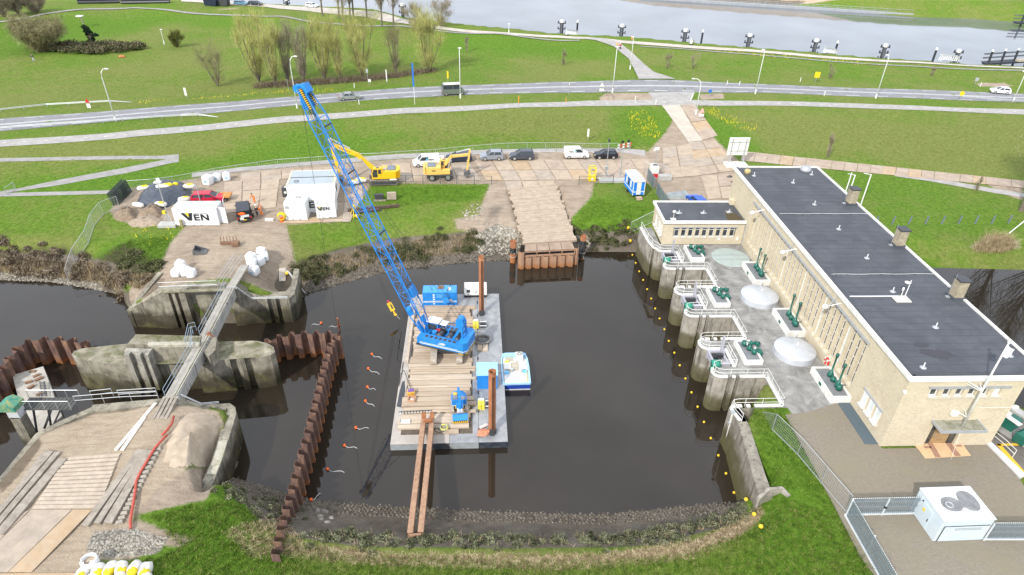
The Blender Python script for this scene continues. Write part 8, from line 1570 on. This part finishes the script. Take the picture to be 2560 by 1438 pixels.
cap_w = mat('helmet_white',(.8,.8,.78),.4)
van_a = heading(G(613,548),G(608,510))
person('person in orange jacket leaning into the side of the black work van',G(637,508,.06),van_a + 2.6,hiviz,hiviz,darkc,.25); person('person in dark clothes and helmet standing beside the black van',G(644,541,.06),1.2,darkc,darkc,cap_w); person('person in dark clothes bending over an orange tool by the black van',G(634,546,.06),3.6,darkc,darkc,darkc,.45); person('person in orange work suit nearest the right of the group by the van',G(655,540,.06),2.8,hiviz,hiviz,om)
t = thing('tool_cart','small orange tool on the ground by the crouching worker','tool',G(628,550)); part('body',MB().lathe([(.25,0),(.22,.45),(.08,.5)],(0,0,0),8),om,t); part('handle',MB().bar((0,0,.45),(.3,.1,.8),.05),dark_m,t)
person('person in yellow orange jacket walking up the ramp road',G(1542,124,.06),1.8,mat('hivis_yellow',(.8,.5,.06),.6),darkc,om); person('person in red jacket with white cap walking up the ramp road',G(1550,125,.06),1.8,red_m,darkc,cap_w); person('person in dark jacket and pale trousers walking on the left meadow',G(85,153),2.6,mat('navy_cloth',(.02,.04,.09),.9),mat('pale_cloth',(.4,.47,.58),.9),darkc,.15)
t = thing('nest_pole','leaning wooden post with a pale nest tray on the meadow bank','post',G(213,68)); part('post',MB().tube([(0,0,0),(-.5,0,3.0)],.22,6),mat('old_timber',(.27,.235,.195)),t); part('tray',MB().box((-.6,0,3.1),(1.8,1.4,.25)),mat('nest_pale',(.62,.62,.62),.8),t)
t = thing('orange_marker','low orange brown marker lying on the meadow by the bramble bank','marker',G(306,144)); part('body',MB().blob((0,0,.25),(.9,.35,.35),8,5,.25),mat('fox_orange',(.45,.17,.06),.8),t)
# ------------------------------------------------------------------ vegetation
def leafmat(name,c0,c1,c2,sc=2.0):
 m,t,b = _mat(name); v = geo(t); n = noise(t,v,sc,3,.6); r = ramp(t,((.34,c0),(.5,c1),(.66,c2)),n.outputs['Fac']); t.links.new(r.outputs[0],b.inputs['Base Color']); b.inputs['Roughness'].default_value = .8; b.inputs['Specular IOR Level'].default_value = .2; return m
gr_m = leafmat('blade_green',(.045,.10,.010),(.105,.19,.020),(.19,.27,.045)); gr_d = leafmat('blade_dull',(.08,.09,.025),(.16,.165,.05),(.27,.25,.10)); st_m = leafmat('straw',(.20,.15,.085),(.36,.28,.165),(.52,.43,.28)); sc_m = leafmat('scrub_leaf',(.030,.036,.014),(.085,.09,.038),(.17,.17,.085),1.3); br_m = leafmat('dead_stem',(.075,.055,.036),(.16,.125,.085),(.28,.23,.165),1.3); fl_m = leafmat('yellow_flower',(.55,.46,.02),(.72,.60,.02),(.8,.7,.05)); tw_y = leafmat('willow_twig',(.25,.25,.075),(.40,.40,.13),(.54,.52,.20),.6); tw_b = leafmat('bare_twig',(.15,.125,.085),(.27,.23,.165),(.40,.34,.25),.6); tw_g = leafmat('olive_twig',(.13,.125,.06),(.24,.22,.11),(.36,.32,.18),.6); bark = mat('bark',(.15,.125,.095),.95,0,.3,3)
def fast(name,V,Fn,m,parent=None):
 me = bpy.data.meshes.new(name); k = Fn.shape[1]; me.vertices.add(len(V)); me.vertices.foreach_set('co',V.astype(np.float32).ravel()); me.loops.add(Fn.size); me.loops.foreach_set('vertex_index',Fn.ravel().astype(np.int32)); me.polygons.add(len(Fn)); me.polygons.foreach_set('loop_start',np.arange(0,Fn.size,k,dtype=np.int32)); me.update(calc_edges=True); me.materials.append(m); return link(name,me,parent)
def stuff(name,V,Fn,m,label,cat): return tag(fast(name,V,Fn,m),label,cat,None,'stuff')
def sample(pts,n):
 poly = ppoly(pts); lo,hi = poly.min(0),poly.max(0); r = []; tot = 0
 while tot < n:
  q = lo + rng.random((n * 2,2)) * (hi - lo); q = q[_inside(q,poly)]; r.append(q); tot += len(q)
  if not len(q): break
 q = np.concatenate(r)[:n]; return np.column_stack([q,gza(q)])
def blades(B,h,w,lean):               # one triangle per blade; B: base points
 n = len(B); a = rng.random(n) * 6.283; hh = h * (.5 + rng.random(n)); d = np.column_stack([np.cos(a),np.sin(a),np.zeros(n)]) * (w / 2); b = rng.random(n) * 6.283; l = lean * hh * rng.random(n)
 T = B + np.column_stack([np.cos(b) * l,np.sin(b) * l,hh]); V = np.stack([B - d,B + d,T],1).reshape(-1,3); return V,np.arange(3 * n).reshape(-1,3)
def tufts(polys,n,k,h,w,lean,sp):
 B = np.concatenate([sample(p,int(n * f)) for p,f in polys]); B = np.repeat(B,k,0); B[:,:2] += rng.normal(0,sp,(len(B),2)); B[:,2] -= .02; return blades(B,h,w,lean)
def leaves(C,R_,n,s):                 # leaf quads through lumpy mounds: C centres, R_ radii
 i = rng.integers(0,len(C),n); u = rng.normal(size=(n,3)); u /= np.linalg.norm(u,axis=1)[:,None]; u[:,2] = np.abs(u[:,2]) * .85; p = C[i] + u * (R_[i] * (.45 + .6 * rng.random(n)))[:,None]
 a = rng.normal(size=(n,3)); a /= np.linalg.norm(a,axis=1)[:,None]; b = np.cross(a,rng.normal(size=(n,3))); b /= np.linalg.norm(b,axis=1)[:,None] + 1e-9; z = s * (.5 + rng.random(n))[:,None]
 V = np.stack([p - a * z - b * z * .5,p + a * z - b * z * .5,p + a * z + b * z * .5,p - a * z + b * z * .5],1).reshape(-1,3); return V,np.arange(4 * n).reshape(-1,4)
FG = [(380,1290),(520,1255),(600,1260),(720,1350),(900,1395),(1300,1405),(1700,1390),(1880,1330),(1960,1250),(2090,1290),(2190,1440),(2200,1500),(300,1500),(330,1420),(450,1370)]
V,f = tufts([(FG,1)],15000,4,.16,.05,.8,.12); stuff('grass',V,f,gr_m,'short fresh green grass along the near bank','grass')
V,f = tufts([([(1840,1070),(1960,1020),(2090,1280),(2100,1290),(1900,1240)],.35),([(940,470),(1215,466),(1190,500),(930,520)],.2),([(1480,500),(1640,520),(1590,580),(1430,575)],.2),([(330,600),(430,590),(400,680),(260,640)],.25)],7000,4,.16,.05,.8,.15); stuff('grass',V,f,gr_m,'rough green grass on the slopes round the basin','grass')
V,f = tufts([([(640,1350),(1000,1385),(1500,1388),(1750,1350),(1900,1265),(1915,1285),(1850,1345),(1720,1395),(1400,1425),(900,1410),(700,1385)],.8),([(560,1330),(700,1300),(760,1360),(640,1400)],.2)],9000,3,.12,.045,3.0,.12); stuff('straw',V,f,st_m,'pale flattened reed straw left along the near tide line','straw')
V,f = tufts([(FG,.5),([(1200,290),(1640,285),(1600,350),(900,370)],.25),([(1850,300),(2560,310),(2560,430),(1950,375)],.25)],5000,3,.22,.06,1.2,.2); stuff('grass',V,f,gr_d,'dull yellowish tufts scattered through the grass','grass')
def scrub(name,label,polys,nc,r0,r1,nl,s,m,up=.1):
 C = np.concatenate([sample(p,int(nc * k)) for p,k in polys]); S_ = C[rng.random(len(C)) < .16]; C = np.concatenate([C[::3],np.repeat(S_,4,0) + np.column_stack([rng.normal(0,.55,(len(S_) * 4,2)),np.zeros(len(S_) * 4)])]); C[:,2] = gza(C[:,:2]); Rr = r0 + (r1 - r0) * rng.random(len(C)); C[:,2] += up; V,f = leaves(C,Rr,nl,s); stuff(name,V,f,m,label,'scrub')
NB_ = [(745,672),(800,645),(900,628),(1000,610),(1100,590),(1180,585),(1200,610),(1170,632),(1050,648),(950,655),(870,680),(800,700),(755,705)]
LB_ = [(0,640),(120,655),(230,660),(330,690),(385,690),(350,725),(250,705),(120,688),(0,680)]; SB_ = [(740,1330),(900,1335),(1250,1345),(1600,1335),(1790,1300),(1870,1262),(1840,1310),(1680,1352),(1350,1368),(900,1365),(760,1350)]
scrub('bank_scrub','dark olive scrub along the far bank of the basin',[(NB_,.6),([(1425,570),(1590,575),(1595,612),(1440,612)],.25),([(385,690),(250,660),(330,640),(420,650)],.15)],260,.35,.85,34000,.075,sc_m)
scrub('bank_scrub','brown dead scrub along the left bank below the mesh fence',[(LB_,.8),([(0,610),(150,625),(250,650),(0,650)],.2)],150,.4,.9,22000,.08,br_m)
scrub('bank_scrub','grey green weeds along the near bank above the stone revetment',[(SB_,.8),([(560,1215),(690,1250),(740,1300),(640,1320),(570,1260)],.2)],330,.2,.5,40000,.05,leafmat('weed_leaf',(.05,.055,.028),(.145,.155,.085),(.27,.275,.17),1.2),.02)
V,f = tufts([(LB_,.6),(NB_,.37),(SB_,.03)],4300,4,.55,.05,.7,.15); stuff('dead_grass',V,f,st_m,'tufts of dead grass mixed through the bank scrub','grass')
# stones of the revetment, set at the waterline
def stones(name,label,P_,s,m,col=None):
 n = len(P_); a = rng.random(n) * 6.283; w = s * (.7 + .6 * rng.random((n,3))) * .5; c,s_ = np.cos(a),np.sin(a); V = []
 for dx,dy,dz,k in ((-1,-1,-1,1),(1,-1,-1,1),(1,1,-1,1),(-1,1,-1,1),(-1,-1,1,.72),(1,-1,1,.72),(1,1,1,.72),(-1,1,1,.72)):
  x,y = dx * w[:,0] * k,dy * w[:,1] * k; V.append(P_ + np.column_stack([x * c - y * s_,x * s_ + y * c,dz * w[:,2] * .5]))
 V = np.stack(V,1).reshape(-1,3); o = (np.arange(n) * 8)[:,None,None]; fs = np.array(((4,5,6,7),(0,1,5,4),(1,2,6,5),(2,3,7,6),(3,0,4,7)))[None]; return stuff(name,V,(fs + o).reshape(-1,4),m,label,'stones')
basalt = leafmat('basalt',(.055,.046,.035),(.125,.107,.084),(.205,.18,.145),2.4); pale_st = leafmat('riprap',(.15,.135,.105),(.29,.265,.215),(.46,.43,.37),3)
sh = [(1880,1258),(1750,1264),(1500,1287),(1200,1278),(900,1263),(780,1250),(690,1225),(575,1192)]; nh = [(750,740),(800,724),(860,706),(1000,672),(1180,655),(1280,648)]; lh = [(-60,700),(0,700),(130,705),(230,722),(315,745)]
def shore(line,n,d0,d1,side):        # points on a grid beside a waterline
 Lp = resample([tuple(P(a,b,ZW)) for a,b in line],n); r = []
 for row in range(int((d1 - d0) / .3)):
  t = np.gradient(Lp[:,:2],axis=0); t /= np.linalg.norm(t,axis=1)[:,None]; q = Lp[:,:2] + np.column_stack([-t[:,1],t[:,0]]) * side * (d0 + row * .3); r.append(q + rng.normal(0,.06,q.shape) + t * .15 * (row % 2))
 q = np.concatenate(r); return np.column_stack([q,gza(q) + .03])
stones('revetment_stone','dark basalt blocks set along the waterline of the near bank',shore(sh,125,-.2,2.0,-1 if P(*sh[0]).x < P(*sh[1]).x else 1),.21,basalt); stones('revetment_stone','dark basalt blocks set along the waterline below the far scrub',shore(nh,90,-.2,2.1,1),.28,basalt)
stones('riprap_stone','pale stones tipped beside the timber ramp',np.concatenate([sample([(1185,585),(1240,560),(1300,580),(1302,640),(1200,640)],420),sample([(1432,575),(1445,615),(1480,615),(1470,590)],60),sample([(1135,550),(1200,500),(1220,560)],60)]),.3,pale_st); stones('riprap_stone','pale shelly stones along the waterline at the left bank',shore(lh,60,.2,1.8,1)[rng.random(300) < .5] if False else np.concatenate([sample([(0,682),(120,690),(240,707),(330,735),(300,748),(220,722),(0,700)],500),sample([(330,1330),(420,1345),(390,1385),(260,1395),(230,1370)],300)]),.16,pale_st)
stones('paving_stone','loose concrete blocks fallen on the near mud beside the sheet piles',sample([(790,1275),(850,1275),(850,1310),(800,1306)],9),.45,leafmat('block_grey',(.14,.13,.11),(.24,.225,.195),(.34,.32,.28)))
# flowers and reeds
V,f = tufts([([(1575,282),(1600,275),(1640,300),(1645,345),(1605,345),(1585,320)],.3),([(1770,270),(1900,315),(1890,335),(1840,320),(1760,285)],.2),([(380,545),(470,560),(420,600),(330,620),(330,590)],.08),([(1740,118),(1880,132),(2200,160),(2200,165),(1880,140)],.22),([(350,255),(700,228),(850,222),(850,228),(600,240),(350,260)],.2)],330,3,.4,.10,.8,.45); stuff('wildflowers',V,f,fl_m,'scattered yellow flowering rape on the grass slopes','flowers')
V,f = tufts([([(2435,630),(2470,600),(2520,605),(2530,625),(2480,634)],1)],500,4,1.5,.05,.7,.25); stuff('reed_clump',V,f,st_m,'straw coloured reed clump on the pond edge at the right','reeds')
V,f = tufts([([(640,222),(760,215),(900,205),(1090,180),(1090,174),(900,196),(760,206),(640,214)],1)],1900,4,.9,.09,.6,.5); stuff('reed_bed',V,f,br_m,'brown reed strip under the willows beside the main road','reeds')
# trees
def tree(name,label,px,py,ty,wpx,kind,tw,group=None,nt=5000,stems=6,cat='tree',lw=.07):
 b = G(px,py,-.1); h = max(1.5,above(b,px,ty) - b.z); r = wpx / 2 * b.y / F * .95; t = thing(name,label,cat,b,0,group); tr = MB(); A,Bv = [],[]
 if kind == 'tall':                   # one long trunk with upswept limbs
  tr.tube([(0,0,0),(.2,0,h * .4),(.1,.2,h)],[h * .02,h * .015,h * .004],7)
  for k in range(22): z = h * random.uniform(.25,.95); a = random.random() * 6.28; l = r * random.uniform(.6,1.1) * (1.15 - z / h); e = Vector((math.cos(a) * l,math.sin(a) * l,z + l * 1.3)); s0 = Vector((.15,0,z)); tr.tube([s0,e],[h * .006,h * .002],4,False); A.append(s0); Bv.append(e)
 else:
  for k in range(stems):
   a = 6.283 * k / stems + random.uniform(-.4,.4); sp = r * random.uniform(.2,.95); lean = Vector((math.cos(a) * sp,math.sin(a) * sp,h * random.uniform(.55,.97))); mid = Vector((lean.x * .5,lean.y * .5,lean.z * .42))
   if kind == 'round': lean = Vector((math.cos(a) * r * .7,math.sin(a) * r * .7,h * random.uniform(.5,.8))); mid = lean * .45
   tr.tube([(0,0,0),mid,lean],[h * .007 + .04,h * .005 + .02,.02],5,False)
   for j in range(10):
    f_ = random.uniform(.08,1); p = mid.lerp(lean,f_) if f_ > .4 else (mid * f_ * 2.4); b2 = random.random() * 6.283; l = r * random.uniform(.2,.55); e = p + Vector((math.cos(b2) * l,math.sin(b2) * l,h * random.uniform(.06,.2) if kind != 'round' else r * random.uniform(-.1,.5))); tr.tube([p,e],[.035 + h * .001,.012],4,False); A.append(p); Bv.append(e)
   A.append(mid); Bv.append(lean)
 part('trunk',tr,bark,t); A,Bv = np.array(A),np.array(Bv); i = rng.integers(0,len(A),nt); u = rng.random(nt)[:,None] ** .8; p = A[i] * (1 - u) + Bv[i] * u; d = rng.normal(size=(nt,3)); d /= np.linalg.norm(d,axis=1)[:,None]; d[:,2] = np.abs(d[:,2]) * 2.2 + .4 if kind != 'round' else d[:,2]; ln = (.085 * h * (.4 + rng.random(nt)))[:,None] if kind != 'round' else (.2 * r * (.4 + rng.random(nt)))[:,None]
 p = p + rng.normal(0,.07 * r + .1,p.shape); p[:,2] = np.maximum(p[:,2],.3)
 q = p + d * ln; w = np.cross(d,rng.normal(size=(nt,3))); w /= np.linalg.norm(w,axis=1)[:,None] + 1e-9; V = np.stack([p - w * lw / 2,p + w * lw / 2,q],1).reshape(-1,3); o = fast('crown',V,np.arange(3 * nt).reshape(-1,3),tw,t); return t
g1 = 'willows and bare trees beside the main road'
for a in ((545,215,108,85,'stems',tw_g,'bare many stemmed willow standing alone left of the tree group',1900),(648,206,40,85,'stems',tw_y,'leftmost yellow green willow of the roadside group',5000),(690,212,60,70,'stems',tw_y,'yellow green willow second from the left of the roadside group',3800),(722,205,48,55,'stems',tw_b,'thin grey brown bare tree between the left willows',2000),(760,206,55,60,'stems',tw_b,'reddish brown bare tree behind the crane boom head',2000),(812,200,30,75,'stems',tw_y,'tall yellow green willow right of the crane boom head',5000),(850,200,60,60,'stems',tw_y,'yellow green willow behind the solar panel sign',3600),(905,192,40,100,'stems',tw_y,'wide yellow willow in the middle of the roadside group',6500),(990,184,65,60,'stems',tw_g,'pale grey stemmed tree behind the blue direction sign',1600),(1070,180,38,105,'stems',tw_y,'broad willow at the right end of the roadside group',6000)): tree('willow_tree' if a[5] is tw_y else 'bare_tree',a[6],*a[:6],group=g1,nt=a[7],lw=.032,stems=9)
for i,(x,y) in enumerate(((806,40),(848,46),(858,54),(876,48),(884,46),(917,44),(955,66),(984,64))): tree('poplar_tree','%s tall bare poplar trunk from the left in the row on the quay' % ordn(i),x,y,y - 130,60,'tall',tw_b,'tall bare poplars on the quay',1300,lw=.08)
for x,y,ty,w_,l in ((1038,76,8,60,'bare spreading tree left of the two at the quay bend'),(1103,66,2,72,'rounded bare tree at the river edge right of the quay bend')): tree('bare_tree',l,x,y,ty,w_,'stems',tw_b,'bare trees at the quay bend',2600,8,lw=.06)
tree('round_bush','big round olive grey bush on the left meadow',110,126,42,128,'round',tw_g,None,24000,26,'bush',.07); tree('small_bush','small upright green bush on the left meadow',443,118,78,40,'stems',leafmat('bush_green',(.06,.07,.015),(.12,.13,.03),(.18,.18,.05)),None,3000,8,'bush',.08)
for i,(x,y,ty,w_,l) in enumerate(((12,42,-20,60,'leftmost brown bare tree in the top left corner'),(45,36,-25,60,'second brown bare tree in the top left corner'),(90,32,-10,55,'right brown bare tree in the top left corner'))): tree('bare_tree',l,x,y,ty,w_,'stems',tw_b,'brown trees in the top left corner',4500,8,lw=.09)
for x,y,ty,w_,l in ((1408,163,120,26,'young pinkish tree on the green left of the ramp road'),(1668,172,128,24,'young grey tree on the slope right of the ramp road'),(1732,172,130,26,'second young grey tree right of the ramp road'),(2074,196,160,22,'young tree on the slope behind the yellow information sign'),(2328,190,165,14,'young slender tree near the right dolphins'),(2068,394,325,16,'bare sapling on the right grass slope above the plate path'),(1167,131,88,12,'thin sapling on the green right of the willows'),(2440,478,440,14,'small sapling beside the plate path at the right')): tree('young_tree',l,x,y,ty,w_,'stems',tw_b,'young trees on the grass',350,3,lw=.05)
tree('bare_tree','large bare tree standing at the right edge behind the pond',2552,528,180,260,'tall',tw_b,None,1500,lw=.05); tree('bare_tree','large bare tree just beyond the right edge by the pond',2660,560,200,260,'tall',tw_b,None,1500,lw=.05)
t = thing('bramble_bank','long dark mound of brambles beside the round bush','bush',G(240,132)); C = sample([(130,132),(250,138),(360,126),(355,118),(240,116),(150,118)],90) - np.array(t.location); C[:,2] += .5; V,f = leaves(C,.8 + rng.random(90) * 1.0,14000,.16); fast('crown',V,f,sc_m,t); C[:,2] += .1; V,f = leaves(C,.9 + rng.random(90),4000,.14); fast('dead_stems',V,f,br_m,t)
t = thing('ivy_stump','dead tree stump wrapped in dark ivy above the bramble mound','tree',G(232,108)); hh = above(t.location,226,64) - t.location.z; part('trunk',MB().tube([(0,0,0),(-.4,0,hh * .6),(-.7,0,hh)],[.8,.5,.3],7),bark,t); C = np.array([(-.1 - .6 * k / 12 + random.uniform(-.3,.3),random.uniform(-.3,.3),hh * k / 12) for k in range(12)] + [(1.3,0,hh * .42)]); V,f = leaves(C,.9 - rng.random(13) * .3,2600,.18); fast('ivy',V,f,leafmat('ivy_leaf',(.010,.025,.012),(.022,.048,.022),(.045,.075,.035)),t)
